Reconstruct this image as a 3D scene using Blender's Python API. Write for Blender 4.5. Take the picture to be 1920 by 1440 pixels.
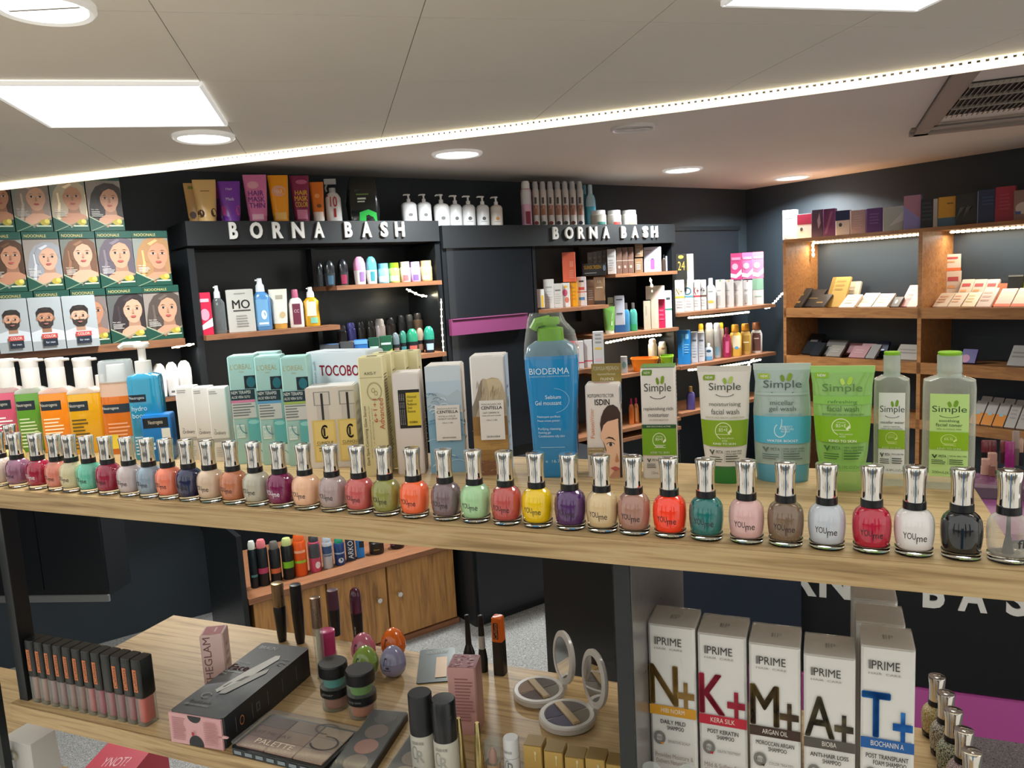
import bpy, math, random
from mathutils import Vector, Matrix
from math import sin, cos, radians, pi, atan2
random.seed(7)
SC = bpy.context.scene
for o in list(bpy.data.objects):
    bpy.data.objects.remove(o)
COL = SC.collection
H = 1.6                                    # lens height above the floor
V = Vector

# ---------------------------------------------------------------- camera
F, PITCH, ROLL = 1450.0, radians(7.7), radians(3.1)
W_ = V((0, cos(PITCH), -sin(PITCH)))
_r = V((1, 0, 0)); _u = _r.cross(W_)
R_ = _r * cos(ROLL) - _u * sin(ROLL)
U_ = _r * sin(ROLL) + _u * cos(ROLL)
CAM = V((0, 0, H))
cd = bpy.data.cameras.new('camera'); cd.sensor_width = 36.0; cd.lens = 36.0 * F / 1920.0
cd.clip_start = 0.02; cd.clip_end = 60
co = bpy.data.objects.new('camera', cd); COL.objects.link(co)
co.matrix_world = Matrix(((R_.x, U_.x, -W_.x, 0), (R_.y, U_.y, -W_.y, 0), (R_.z, U_.z, -W_.z, H), (0, 0, 0, 1)))
SC.camera = co

# ---------------------------------------------------------------- world and exposure
w = bpy.data.worlds.new('mall_ambience'); SC.world = w; w.use_nodes = True
bg = w.node_tree.nodes['Background']; bg.inputs[0].default_value = (1.0, 0.97, 0.93, 1); bg.inputs[1].default_value = 1.2
SC.view_settings.view_transform = 'Standard'; SC.view_settings.look = 'None'
SC.view_settings.exposure = 0.0; SC.view_settings.gamma = 1.0; SC.view_settings.use_curve_mapping = False
cy = SC.cycles; cy.max_bounces = 7; cy.diffuse_bounces = 4; cy.glossy_bounces = 3; cy.transmission_bounces = 6; cy.transparent_max_bounces = 16; cy.caustics_reflective = False; cy.caustics_refractive = False
LAMP = dict(down=38.0, soffit=4.0, panel=4.5, led=9.0)

# ---------------------------------------------------------------- frames
def yaw(a): return V((sin(radians(a)), cos(radians(a)), 0))
E1, E2 = V((.9239, -.3827, 0)), V((.3827, .9239, 0))     # along the shop window / into the shop
B_, A_ = yaw(55), yaw(-35)                               # along the back wall / towards it
ROT_S, ROT_Q = atan2(E1.y, E1.x), atan2(B_.y, B_.x)
def ray(x, y): return (W_ * F + R_ * (x - 960) - U_ * (y - 720)).normalized()
def on_z(x, y, z):
    v = ray(x, y); return CAM + v * ((z - H) / v.z)
def on_n(x, y, n, d):
    v = ray(x, y); return CAM + v * (d / v.dot(n))
def Sw(u, v, z): return E1 * u + E2 * v + V((0, 0, z))   # window frame -> world
def Qw(b, a, z): return B_ * b + A_ * a + V((0, 0, z))   # room frame -> world
def uv(P): return P.dot(E1), P.dot(E2)
def ba(P): return P.dot(B_), P.dot(A_)
def depth(P): return (P - CAM).dot(W_)
def face_cam(P): return atan2(-P.x, P.y)
ZS, ZL, ZC, ZT = H - .27, H - .617, H + .60, H + .44     # upper shelf, lower shelf, ceiling, reflected tiled soffit

# ---------------------------------------------------------------- materials
def lin(c):
    if isinstance(c, str):
        c = c.lstrip('#'); c = [int(c[i:i + 2], 16) / 255 for i in (0, 2, 4)]
    return tuple((x / 12.92 if x <= .04045 else ((x + .055) / 1.055) ** 2.4) for x in c) + (1,)
_M = {}
def M(c, rough=.45, metal=0., coat=0., trans=0., emit=0., ior=1.45, vary=.05):
    k = (c, rough, metal, coat, trans, emit)
    if k in _M: return _M[k]
    m = bpy.data.materials.new('mat_%s' % str(c).strip('#')); m.use_nodes = True
    t = m.node_tree; p = t.nodes['Principled BSDF']
    p.inputs['Base Color'].default_value = lin(c); p.inputs['Roughness'].default_value = rough
    p.inputs['Metallic'].default_value = metal; p.inputs['Coat Weight'].default_value = coat
    p.inputs['Coat Roughness'].default_value = .025
    p.inputs['Transmission Weight'].default_value = trans; p.inputs['IOR'].default_value = ior
    if emit:
        p.inputs['Emission Color'].default_value = lin(c); p.inputs['Emission Strength'].default_value = emit
    elif vary and not trans:
        n = t.nodes.new('ShaderNodeTexNoise'); n.inputs['Scale'].default_value = 60
        x = t.nodes.new('ShaderNodeTexCoord'); t.links.new(x.outputs['Object'], n.inputs['Vector'])
        mr = t.nodes.new('ShaderNodeMapRange'); mr.inputs[3].default_value = max(0, rough - vary); mr.inputs[4].default_value = min(1, rough + vary)
        t.links.new(n.outputs['Fac'], mr.inputs[0]); t.links.new(mr.outputs[0], p.inputs['Roughness'])
    _M[k] = m
    return m
def clear(name, tint='#ffffff', body='#d8dcd6', fac=.22, rough=.06, mx_=.9):
    k = ('clear', name)
    if k in _M: return _M[k]
    m = bpy.data.materials.new(name); m.use_nodes = True; t = m.node_tree; p = t.nodes['Principled BSDF']
    p.inputs['Base Color'].default_value = lin(body); p.inputs['Roughness'].default_value = rough; p.inputs['Coat Weight'].default_value = .6
    tr = t.nodes.new('ShaderNodeBsdfTransparent'); tr.inputs[0].default_value = lin(tint)
    mx = t.nodes.new('ShaderNodeMixShader'); lw = t.nodes.new('ShaderNodeLayerWeight'); lw.inputs[0].default_value = .35
    mr = t.nodes.new('ShaderNodeMapRange'); mr.inputs[3].default_value = fac; mr.inputs[4].default_value = mx_
    t.links.new(lw.outputs['Facing'], mr.inputs[0]); t.links.new(mr.outputs[0], mx.inputs[0])
    t.links.new(tr.outputs[0], mx.inputs[1]); t.links.new(p.outputs[0], mx.inputs[2])
    t.links.new(mx.outputs[0], t.nodes['Material Output'].inputs[0]); _M[k] = m
    return m
def noise_mat(name, cols, scale=(1, 1, 1), nscale=5., detail=6., rough=.5, bump=0., ramp=(.35, .65), dist=0.):
    m = bpy.data.materials.new(name); m.use_nodes = True; t = m.node_tree; p = t.nodes['Principled BSDF']
    tc = t.nodes.new('ShaderNodeTexCoord'); mp = t.nodes.new('ShaderNodeMapping'); mp.inputs['Scale'].default_value = scale
    n = t.nodes.new('ShaderNodeTexNoise'); n.inputs['Scale'].default_value = nscale; n.inputs['Detail'].default_value = detail
    n.inputs['Distortion'].default_value = dist
    r = t.nodes.new('ShaderNodeValToRGB')
    while len(r.color_ramp.elements) < len(cols): r.color_ramp.elements.new(.5)
    for i, c in enumerate(cols):
        r.color_ramp.elements[i].position = ramp[0] + (ramp[1] - ramp[0]) * i / (len(cols) - 1)
        r.color_ramp.elements[i].color = lin(c)
    t.links.new(tc.outputs['Object'], mp.inputs[0]); t.links.new(mp.outputs[0], n.inputs['Vector'])
    t.links.new(n.outputs['Fac'], r.inputs[0]); t.links.new(r.outputs[0], p.inputs['Base Color'])
    p.inputs['Roughness'].default_value = rough
    if bump:
        b = t.nodes.new('ShaderNodeBump'); b.inputs['Strength'].default_value = bump; b.inputs['Distance'].default_value = .002
        t.links.new(n.outputs['Fac'], b.inputs['Height']); t.links.new(b.outputs[0], p.inputs['Normal'])
    return m
OAK = noise_mat('oak_veneer', ['#8a6e48', '#b09367', '#c0a477', '#aa8c5c'], (2.2, 55, 55), 2.4, 10, .42, .08, (.3, .74), .9)
WALNUT = noise_mat('brown_wood', ['#6d4630', '#8a5c3e', '#7b5036'], (2, 20, 20), 3, 6, .45, .05, (.3, .7), .8)
TEAK = noise_mat('oak_cabinet', ['#7d5630', '#a3743f', '#b58449'], (14, 14, 1.3), 3, 7, .45, .05, (.3, .72), 1.2)
UNITWOOD = noise_mat('unit_wood', ['#84552f', '#9c6a3c', '#ab7845'], (14, 2, 14), 3, 7, .45, .05, (.3, .72), 1.)
DARK = noise_mat('charcoal_wall', ['#20282e', '#262f36'], (1, 1, 1), 2, 3, .55)
BLACK = M('#15181b', .32)
BLACKM = M('#191b1d', .5)
CARPET = noise_mat('speckled_carpet', ['#4c4c4c', '#8b8984', '#5a5958', '#a09c98'], (1, 1, 1), 95, 3, .95, .3, (.34, .68))
CEIL = noise_mat('painted_ceiling', ['#e4ded4', '#e9e3d9'], (1, 1, 1), 1.5, 3, .6)
TILE = noise_mat('ceiling_tile', ['#ece7de', '#f0ebe2'], (1, 1, 1), 3, 3, .7)
CHROME = M('#e3e0dc', .07, 1.0)
GLASS = clear('clear_glass', '#f4f8f6', '#e6ebe8', .16, .03)
PLASTIC = clear('clear_plastic', '#f4f6f4', '#c9cfc8', .07, .06, .55)
WHITE = M('#e9e6e1', .4)
WARM_LED = M('#fff0c8', .4, emit=LAMP['led'])

# ---------------------------------------------------------------- mesh helpers
def ring(z, w, d, e, n, yo=0., xo=0.):
    if e == 'box':
        c = min(w, d) * .05; x, y = w / 2, d / 2
        return [(xo + a, yo + b, z) for a, b in ((-x + c, -y), (x - c, -y), (x, -y + c), (x, y - c), (x - c, y), (-x + c, y), (-x, y - c), (-x, -y + c))]
    out = []
    for i in range(n):
        t = 2 * pi * (i + .5) / n - pi / 2
        cx, sy = cos(t), sin(t)
        out.append((xo + w / 2 * math.copysign(abs(cx) ** (2 / e), cx), yo + d / 2 * math.copysign(abs(sy) ** (2 / e), sy), z))
    return out
def loft(rs, n=24, cap=True):
    vs, fs = [], []; k = 8 if rs[0][3] == 'box' else n
    for r in rs: vs += ring(r[0], r[1], r[2], r[3], n, *(r[4:]))
    for j in range(len(rs) - 1):
        for i in range(k):
            a, b = j * k + i, j * k + (i + 1) % k
            fs.append((a, b, b + k, a + k))
    if cap:
        fs.append(tuple(range(k - 1, -1, -1))); q = (len(rs) - 1) * k; fs.append(tuple(range(q, q + k)))
    return vs, fs
def boxg(x, y, z, sx, sy, sz):
    v = [(x + a * sx / 2, y + b * sy / 2, z + c * sz / 2) for a in (-1, 1) for b in (-1, 1) for c in (-1, 1)]
    return v, [(0, 1, 3, 2), (4, 6, 7, 5), (0, 4, 5, 1), (2, 3, 7, 6), (0, 2, 6, 4), (1, 5, 7, 3)]
def pipe(pts, r, n=8, flat=1.):
    vs, fs = [], []
    pts = [V(p) for p in pts]
    for i, p in enumerate(pts):
        t = (pts[min(i + 1, len(pts) - 1)] - pts[max(i - 1, 0)]).normalized()
        s = t.cross(V((0, 0, 1)) if abs(t.z) < .9 else V((1, 0, 0))).normalized(); q = s.cross(t)
        rr = r[i] if isinstance(r, (list, tuple)) else r
        for k in range(n):
            a = 2 * pi * k / n; vs.append(tuple(p + s * cos(a) * rr + q * sin(a) * rr * flat))
    for i in range(len(pts) - 1):
        for k in range(n):
            a, b = i * n + k, i * n + (k + 1) % n; fs.append((a, b, b + n, a + n))
    fs.append(tuple(range(n - 1, -1, -1))); q = (len(pts) - 1) * n; fs.append(tuple(range(q, q + n)))
    return vs, fs
def join(*gs):
    vs, fs = [], []
    for g in gs:
        o = len(vs); vs += list(g[0]); fs += [tuple(i + o for i in f) for f in g[1]]
    return vs, fs
def xf(g, mat): return [tuple(mat @ V(p)) for p in g[0]], g[1]
def slab(poly, z0, z1):
    n = len(poly); vs = [(p[0], p[1], z0) for p in poly] + [(p[0], p[1], z1) for p in poly]
    return vs, [tuple(range(n - 1, -1, -1)), tuple(range(n, 2 * n))] + [(i, (i + 1) % n, n + (i + 1) % n, n + i) for i in range(n)]
def mesh(name, g, mats, idx=None, sharp=35):
    me = bpy.data.meshes.new(name); me.from_pydata(g[0], [], g[1])
    for m in (mats if isinstance(mats, (list, tuple)) else [mats]): me.materials.append(m)
    if idx: me.polygons.foreach_set('material_index', idx)
    me.polygons.foreach_set('use_smooth', [True] * len(me.polygons)); me.set_sharp_from_angle(angle=radians(sharp)); me.update()
    return me
def put(name, me, parent=None, loc=(0, 0, 0), rot=0., **pr):
    o = bpy.data.objects.new(name, me); COL.objects.link(o); o.location = loc
    o.rotation_euler = rot if isinstance(rot, (tuple, list)) else (0, 0, rot)
    if parent is not None: o.parent = parent
    for k, v in pr.items(): o[k] = v
    return o
def part(parent, name, g, mat, loc=(0, 0, 0), rot=0., **pr): return put(name, mesh(name, g, mat), parent, loc, rot, **pr)
def thing(name, label, cat, pos, rot=0., group=None):
    o = put(name, None, None, pos, rot, label=label, category=cat); o.empty_display_size = .02
    if group: o['group'] = group
    return o
def struct(name, g, mat, loc=(0, 0, 0), rot=0., label=None):
    o = put(name, mesh(name, g, mat), None, loc, rot, kind='structure')
    if label: o['label'] = label
    return o

# ---------------------------------------------------------------- flat print: coloured shapes and lettering on a face
_T = {}
def text_geo(s, bold=0., swell=0.):
    k = (s, bold, swell)
    if k not in _T:
        c = bpy.data.curves.new('lettering', 'FONT'); c.body = s; c.offset = swell; c.resolution_u = 3; c.fill_mode = 'FRONT'
        o = bpy.data.objects.new('lettering', c); me = bpy.data.meshes.new_from_object(o)
        v0 = [(v.co.x, v.co.y) for v in me.vertices]; f0 = [tuple(p.vertices) for p in me.polygons]
        bpy.data.objects.remove(o); bpy.data.curves.remove(c); bpy.data.meshes.remove(me)
        vs, fs = [], []
        for dx, dy in (((0, 0),) if not bold else ((-bold, 0), (bold, 0), (0, bold * .6), (0, -bold * .6), (0, 0))):
            q = len(vs); vs += [(x + dx, y + dy) for x, y in v0]; fs += [tuple(i + q for i in f) for f in f0]
        x0, x1 = min(v[0] for v in vs), max(v[0] for v in vs); y0, y1 = min(v[1] for v in vs), max(v[1] for v in vs)
        _T[k] = ([((x - x0) / (x1 - x0), (y - y0) / (y1 - y0)) for x, y in vs], fs)
    return _T[k]
def cl(x): return min(1., max(0., x))
def printed(parent, name, fmap, prims, off=.0003, step=.00012, curved=False):
    """fmap(x, y, lift) maps the unit square of a face to the thing's local space."""
    vs, fs, idx, mats = [], [], [], []
    def mi(c):
        m = c if not isinstance(c, str) else M(c, .45)
        if m not in mats: mats.append(m)
        return mats.index(m)
    for k, p in enumerate(prims):
        lift = off + step * k; c = mi(p[-1]); o = len(vs)
        if p[0] == 'r':
            x0, y0, x1, y1 = p[1:5]; nx = 10 if curved else 1; ny = 5 if curved else 1
            for j in range(ny + 1):
                for i in range(nx + 1): vs.append(fmap(x0 + (x1 - x0) * i / nx, y0 + (y1 - y0) * j / ny, lift))
            for j in range(ny):
                for i in range(nx):
                    a = o + j * (nx + 1) + i; fs.append((a, a + 1, a + nx + 2, a + nx + 1)); idx.append(c)
        elif p[0] == 'e':
            n = 20; cx, cy, rx, ry = p[1:5]
            for i in range(n): vs.append(fmap(cl(cx + rx * cos(2 * pi * i / n)), cl(cy + ry * sin(2 * pi * i / n)), lift))
            fs.append(tuple(range(o, o + n))); idx.append(c)
        elif p[0] == 'p':
            for q in p[1]: vs.append(fmap(q[0], q[1], lift))
            fs.append(tuple(range(o, o + len(p[1])))); idx.append(c)
        elif p[0] == 'a':                                      # arc: cx cy rx ry a0 a1 width
            cx, cy, rx, ry, a0, a1, wd = p[1:8]; n = 16
            for i in range(n + 1):
                t = radians(a0 + (a1 - a0) * i / n)
                for s in (1 - wd, 1 + wd): vs.append(fmap(cx + rx * s * cos(t), cy + ry * s * sin(t), lift))
            for i in range(n): fs.append((o + 2 * i, o + 2 * i + 1, o + 2 * i + 3, o + 2 * i + 2)); idx.append(c)
        elif p[0] in ('t', 'b', 'v'):                          # text in a box x0 y0 x1 y1; b bold; v reading upwards
            s, x0, y0, x1, y1 = p[1:6]; tv, tf = text_geo(s, .018 if p[0] == 'b' else 0.)
            for x, y in tv:
                if p[0] == 'v': vs.append(fmap(x1 - (x1 - x0) * y, y0 + (y1 - y0) * x, lift))
                else: vs.append(fmap(x0 + (x1 - x0) * x, y0 + (y1 - y0) * y, lift))
            for f in tf: fs.append(tuple(i + o for i in f)); idx.append(c)
    if not vs: return None
    return put(name, mesh(name, (vs, fs), mats, idx), parent, kind='stuff')
def front(w, h, d, z0=0.): return lambda x, y, l: ((x - .5) * w, -d / 2 - l, z0 + y * h)
def right(w, h, d, z0=0.): return lambda x, y, l: (w / 2 + l, (x - .5) * d, z0 + y * h)
def left(w, h, d, z0=0.): return lambda x, y, l: (-w / 2 - l, (.5 - x) * d, z0 + y * h)
def top(w, h, d, z0=0.): return lambda x, y, l: ((x - .5) * w, (y - .5) * d, z0 + h + l)
def around(rs, z0, z1, span=1.):
    """front of a lofted body between heights z0 and z1"""
    def f(x, y, l):
        z = z0 + (z1 - z0) * y; a = rs[0]; b = rs[-1]
        for q, r in zip(rs, rs[1:]):
            if q[0] <= z <= r[0]: a, b = q, r; break
        t = 0 if b[0] == a[0] else min(1, max(0, (z - a[0]) / (b[0] - a[0])))
        w, d = a[1] + (b[1] - a[1]) * t, a[2] + (b[2] - a[2]) * t
        e = a[3] if a[3] != 'box' else 12
        X = (x - .5) * 2 * span; X = max(-.999, min(.999, X))
        return (X * w / 2, -d / 2 * (1 - abs(X) ** e) ** (1 / e) - l, z)
    return f
LINE = lambda x0, y, x1, h, c: ('r', x0, y, x1, y + h, c)
def lines(x0, x1, y0, y1, n, c, jag=.2):
    out = []
    for i in range(n):
        y = y1 - (y1 - y0) * (i + .5) / n; k = random.random() * jag
        out.append(('r', x0, y, x1 - (x1 - x0) * k, y + (y1 - y0) / n * .42, c))
    return out

# ---------------------------------------------------------------- packaging builders (local: x right, -y front, z up)
def carton_parts(t, w, h, d, col, fr=(), rt=(), lf=(), tp=(), flap=True, mat=None, step=.00012, off=.0003):
    m = mat or M(col, .4)
    c = min(w, d) * .04
    part(t, 'carton', loft([(0, w - c, d - c, 'box'), (c, w, d, 'box'), (h - c, w, d, 'box'), (h, w - c, d - c, 'box')]), m)
    if flap: part(t, 'top_flap', join(boxg(0, d * .02, h + .0004, w * .92, d * .9, .0008), boxg(0, -d * .44, h - .002, w * .3, d * .02, .004)), m)
    if fr: printed(t, 'front_print', front(w, h, d), fr, off, step)
    if rt: printed(t, 'side_print', right(w, h, d), rt, off, step)
    if lf: printed(t, 'side_print', left(w, h, d), lf, off, step)
    if tp: printed(t, 'top_print', top(w, h, d), tp, off + .0008, step)
def pump_head(t, z, s, mat, neck=None, turn=0.):
    part(t, 'collar', loft([(z, s * .9, s * .9, 2), (z + s * .7, s * .86, s * .86, 2)], 20), neck or mat)
    g = join(loft([(z + s * .7, s * .42, s * .42, 2), (z + s * 1.5, s * .42, s * .42, 2)], 14),
             loft([(z + s * 1.45, s * .75, s * .6, 2.4), (z + s * 1.62, s * .9, s * .62, 2.4), (z + s * 1.75, s * .8, s * .55, 2.4)], 16),
             xf(pipe([(0, 0, z + s * 1.62), (s * .9, 0, z + s * 1.66), (s * 1.15, 0, z + s * 1.5)], [s * .2, s * .16, s * .13], 8), Matrix.Rotation(turn, 4, 'Z')))
    part(t, 'pump_head', g, mat)
# ================================================================ the room
def clip(poly, f):
    out = []
    for i, p in enumerate(poly):
        q = poly[(i + 1) % len(poly)]; a, b = f(p), f(q)
        if a >= 0: out.append(p)
        if (a >= 0) != (b >= 0):
            t = a / (a - b); out.append((p[0] + (q[0] - p[0]) * t, p[1] + (q[1] - p[1]) * t))
    return out
struct('floor', slab([(-7, .6), (5, .6), (5, 8), (-7, 8)], -.05, 0), CARPET, rot=ROT_S)
struct('floor_arcade', slab([(-9, -5.6), (9, -5.6), (9, .6), (-9, .6)], -.05, 0), M('#e2dcd2', .3), rot=ROT_S)  # unseen floor, made pale to bounce light up to the ceiling
struct('wall_back', boxg(1.95, 4.05, 1.12, 6.6, .1, 2.25), DARK, rot=ROT_Q)
struct('wall_right', boxg(5.2, 1.4, 1.12, .1, 5.3, 2.25), DARK, rot=ROT_Q)
struct('wall_left', boxg(-1.35, 3.2, 1.12, .1, 1.6, 2.25), DARK, rot=ROT_Q)
cp = [(p.x, p.y) for p in (Qw(-1.4, 4.1, 0), Qw(-1.4, -2, 0), Qw(5.3, -2, 0), Qw(5.3, 4.1, 0))]
cp = clip(cp, lambda p: p[0] * E2.x + p[1] * E2.y - 1.7)
struct('ceiling', slab(cp[::-1] if False else cp, ZC, ZC + .05), CEIL)
# reflected mall ceiling, built as a solid soffit, each tile a piece
k = .44 / .60
STRIP = [(u * k, v * k) for u, v in ((-4.6, 2.58), (-3.78, 2.68), (-2.68, 2.78), (-1.89, 2.85), (-1.15, 2.916), (-.49, 2.94), (.07, 2.937), (.55, 2.90), (2.2, 2.70))]
def strip_v(u):
    for (a, b), (c, d) in zip(STRIP, STRIP[1:]):
        if a <= u <= c: return b + (d - b) * (u - a) / (c - a)
    return STRIP[-1][1]
soff = put('ceiling_reflection', None, None, kind='structure', label='ceiling reflected in the shop window, built as a tiled lower strip'); soff.empty_display_size = .1
G1, G2 = yaw(77.4), yaw(-12.6)
O_ = on_z(424, 229, ZT); TS = .41
for i in range(-8, 7):
    for j in range(-6, 5):
        q = [O_ + G1 * (TS * (i + a)) + G2 * (TS * (j + b)) for a, b in ((.002, .002), (.998, .002), (.998, .998), (.002, .998))]
        pl = [uv(p) for p in q]
        pl = clip(pl, lambda p: p[1] - .76)
        if len(pl) < 3: continue
        for (a, b), (c, d) in zip(STRIP, STRIP[1:]):
            pl = clip(pl, lambda p: (b + (d - b) / (c - a) * (p[0] - a)) - p[1])
            if len(pl) < 3: break
        if len(pl) < 3: continue
        part(soff, 'ceiling_tile', slab(pl, ZT, ZT + .018), TILE, rot=ROT_S)
sp = [(u, v - .012) for u, v in STRIP]
part(soff, 'soffit_core', slab([(STRIP[0][0], .76)] + [(STRIP[-1][0], .76)] + sp[::-1], ZT + .02, ZC + .04), BLACKM, rot=ROT_S)
# reflected light strip, built solid along the edge
ls = thing('led_strip', 'long warm white strip reflection built solid along the edge of the tiled ceiling', 'light strip', (0, 0, 0), ROT_S)
part(ls, 'profile', pipe([(u, v + .004, ZT - .0135) for u, v in STRIP], .009, 8), M('#fff2d8', .4, emit=1.3))
dg = []; n = 0
for (a, b), (c, d) in zip(STRIP[1:], STRIP[2:]):
    L = math.hypot(c - a, d - b); m = int(L / .017)
    for i in range(m):
        t = (i + .5) / m; dg.append(boxg(a + (c - a) * t, b + (d - b) * t - .008, ZT - .0055, .009, .006, .006))
part(ls, 'led_chips', join(*dg), M('#fff6d0', .4, emit=6.), kind='stuff')

def area_light(parent, size, power, loc=(0, 0, 0), sx=None, color=(1, .96, .9), spread=180, shape=None):
    l = bpy.data.lights.new('lamp_light', 'AREA'); l.energy = power; l.color = color
    l.shape = shape or ('RECTANGLE' if sx else 'DISK'); l.size = size
    if sx: l.size_y = sx
    l.spread = radians(spread)
    o = bpy.data.objects.new('lamp_light', l); COL.objects.link(o); o.parent = parent; o.location = loc
    return o
def downlight(px, py, z, dia, label, power, on=True, cool=False):
    P = on_z(px, py, z); t = thing('ceiling_downlight', label, 'downlight', P, group='round ceiling downlights')
    r = dia / 2; segs = 32
    vs, fs = [], []
    prof = [(r, 0), (r, -.008), (r * .93, -.013), (r * .84, -.010), (r * .80, 0.0), (r * .72, .012)]
    for a, zz in prof:
        for i in range(segs): vs.append((a * cos(2 * pi * i / segs), a * sin(2 * pi * i / segs), zz))
    for j in range(len(prof) - 1):
        for i in range(segs):
            a, b = j * segs + i, j * segs + (i + 1) % segs; fs.append((a, b, b + segs, a + segs))
    part(t, 'bezel', (vs, fs), M('#e8e6e2', .25, emit=.25 if on else 0))
    part(t, 'lens', loft([(-.004, r * 1.6, r * 1.6, 2), (.004, r * 1.6, r * 1.6, 2)], 32), M('#f2fbff' if cool else '#fff9ee', .4, emit=7. if on else 0) if on else M('#c9c6c2', .25))
    part(t, 'reflector_rib', boxg(0, 0, -.007, r * 1.5, .006, .004), M('#b9b6b0', .3))
    if on: area_light(t, dia * .8, power, (0, 0, -.03), color=(.93, .98, 1) if cool else (1, .96, .9), spread=150)
    return t
downlight(857, 287, ZC, .24, 'bright round downlight above the white pump bottles', LAMP['down'], cool=True)
downlight(1280, 317, ZC, .24, 'bright round downlight above the second white lettered sign', LAMP['down'], cool=True)
downlight(1485, 332, ZC, .24, 'bright round downlight above the wooden wall unit', LAMP['down'], cool=True)
downlight(1188, 238, ZC, .19, 'round downlight that is switched off, near the light strip', 0, on=False)
P_ = Qw(.60, 3.1, ZC); L_ = downlight(857, 287, ZC, .24, 'added unseen downlight in the far ceiling, lighting the hair colour boxes', LAMP['down'] * .55, cool=True); L_.location = P_  # added lamp hidden by the soffit, put in to light the hair boxes
downlight(382, 254, ZT, .165, 'bright round downlight beside the large white ceiling light panel', LAMP['soffit'])
downlight(82, 6, ZT, .14, 'cold blue white downlight of the reflected ceiling, at its top edge', LAMP['soffit'], cool=True)  # lamp of the reflected ceiling, built solid
def light_panel(corner, g1, g2, sx, sy, label):  # panels reflected in the glass, built as lamps under the soffit
    c = corner + g1 * sx / 2 + g2 * sy / 2
    t = thing('reflected_light_panel', label, 'light panel', V((c.x, c.y, ZT - .002)), atan2(g1.y, g1.x), group='square reflected light panels')
    part(t, 'frame', join(*[boxg(x, y, -.004, a, b, .008) for x, y, a, b in ((-sx / 2, 0, .008, sy), (sx / 2, 0, .008, sy), (0, -sy / 2, sx, .008), (0, sy / 2, sx, .008))]), M('#efeeec', .4, emit=.4))
    part(t, 'diffuser', boxg(0, 0, -.003, sx - .006, sy - .006, .004), M('#fffdf8', .5, emit=3.2))
    area_light(t, sx, LAMP['panel'], (0, 0, -.02), sx=sy)
light_panel(O_ - G1 * TS - G2 * TS, G1, G2, TS, TS, 'reflection of a large bright white light panel, built into the tiled ceiling')
light_panel(on_z(1355, 0, ZT) - G2 * .41, G1, G2, .375, .41, 'reflection of a bright light panel built solid, cut off by the upper edge')
# air conditioner grille in the far ceiling, parallel to the window
g0 = on_z(1770, 215, ZC); g1 = on_z(1850, 150, ZC); gc = on_z(1712, 247, ZC)
u0 = uv(g0)[0]; v1 = uv(g0)[1]; v0 = uv(g1)[1]; ul, vl = uv(gc)
ac = thing('ceiling_air_conditioner', 'grey ceiling air conditioner with slatted grille, far corner of the ceiling', 'air conditioner', Sw(u0 + .4, (v0 + v1) / 2, ZC), ROT_S)
gw = v1 - v0; cx = u0 + .4; cy = (v0 + v1) / 2
part(ac, 'cover_panel', join(boxg((ul + .03) - cx, 0, -.012, .06, (vl - cy) * 2, .024), boxg(.1, vl - .03 - cy, -.012, 1.2, .06, .024), boxg(.1, -(vl - .03 - cy), -.012, 1.2, .06, .024),
     boxg((ul + u0) / 2 - cx, 0, -.006, u0 - ul, (vl - cy) * 2 - .1, .012), boxg(.1, vl - .09 - cy, -.006, 1.2, .08, .012)), M('#9d948a', .5))
part(ac, 'louvre', boxg(.05, (vl + v1) / 2 - cy + .02, -.022, 1.0, .05, .006), M('#a79f95', .5))
part(ac, 'grille_recess', boxg(.05, 0, -.003, .9, gw, .006), M('#3c3a38', .7))
for b in range(3):
    yb = -gw / 2 + gw * (b + .02) / 3
    part(ac, 'grille_divider', boxg(.05, yb, -.012, .9, .008, .014), M('#a79f95', .5))
for i in range(46):
    part(ac, 'slat', xf(boxg(0, 0, 0, .0035, gw, .011), Matrix.Translation((-.39 + i * .019, 0, -.011)) @ Matrix.Rotation(.6, 4, 'Y')), M('#8c857c', .55))

# shop window pane (clear), and its sill line
pm = bpy.data.materials.new('window_glass'); pm.use_nodes = True; tt = pm.node_tree; tt.nodes.remove(tt.nodes['Principled BSDF'])
tb = tt.nodes.new('ShaderNodeBsdfTransparent'); tb.inputs[0].default_value = (.985, .99, .985, 1); tt.links.new(tb.outputs[0], tt.nodes['Material Output'].inputs[0])
struct('window_1', boxg(-.6, .728, H - .45, 4.2, .008, 2.2), pm, rot=ROT_S, label='clear shop window pane in front of the display shelves')
# made-up posts and low wall behind the viewer, added for chrome to reflect
for i, (u, wd, c) in enumerate(((-3.4, .4, '#3a3c3f'), (-1.1, .22, '#2c2d2f'), (1.0, .3, '#2a2b2d'), (2.6, .4, '#35373a'))):
    struct('reflection_prop_%d' % (i + 1), loft([(0, wd, wd, 'box'), (3.2, wd, wd, 'box')]), M(c, .5), Sw(u, -3.2, 0), ROT_S)
struct('reflection_prop_5', loft([(0, .34, .22, 3), (1.45, .34, .2, 3)], 24), M('#2a78a8', .6), Sw(.12, -.95, 0), ROT_S)  # made-up stand-in for the viewer's blue top, mirrored in the chrome caps
struct('wall_front', boxg(0, -5.5, .45, 16, .2, .9), M('#8b857d', .6), rot=ROT_S)

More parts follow.
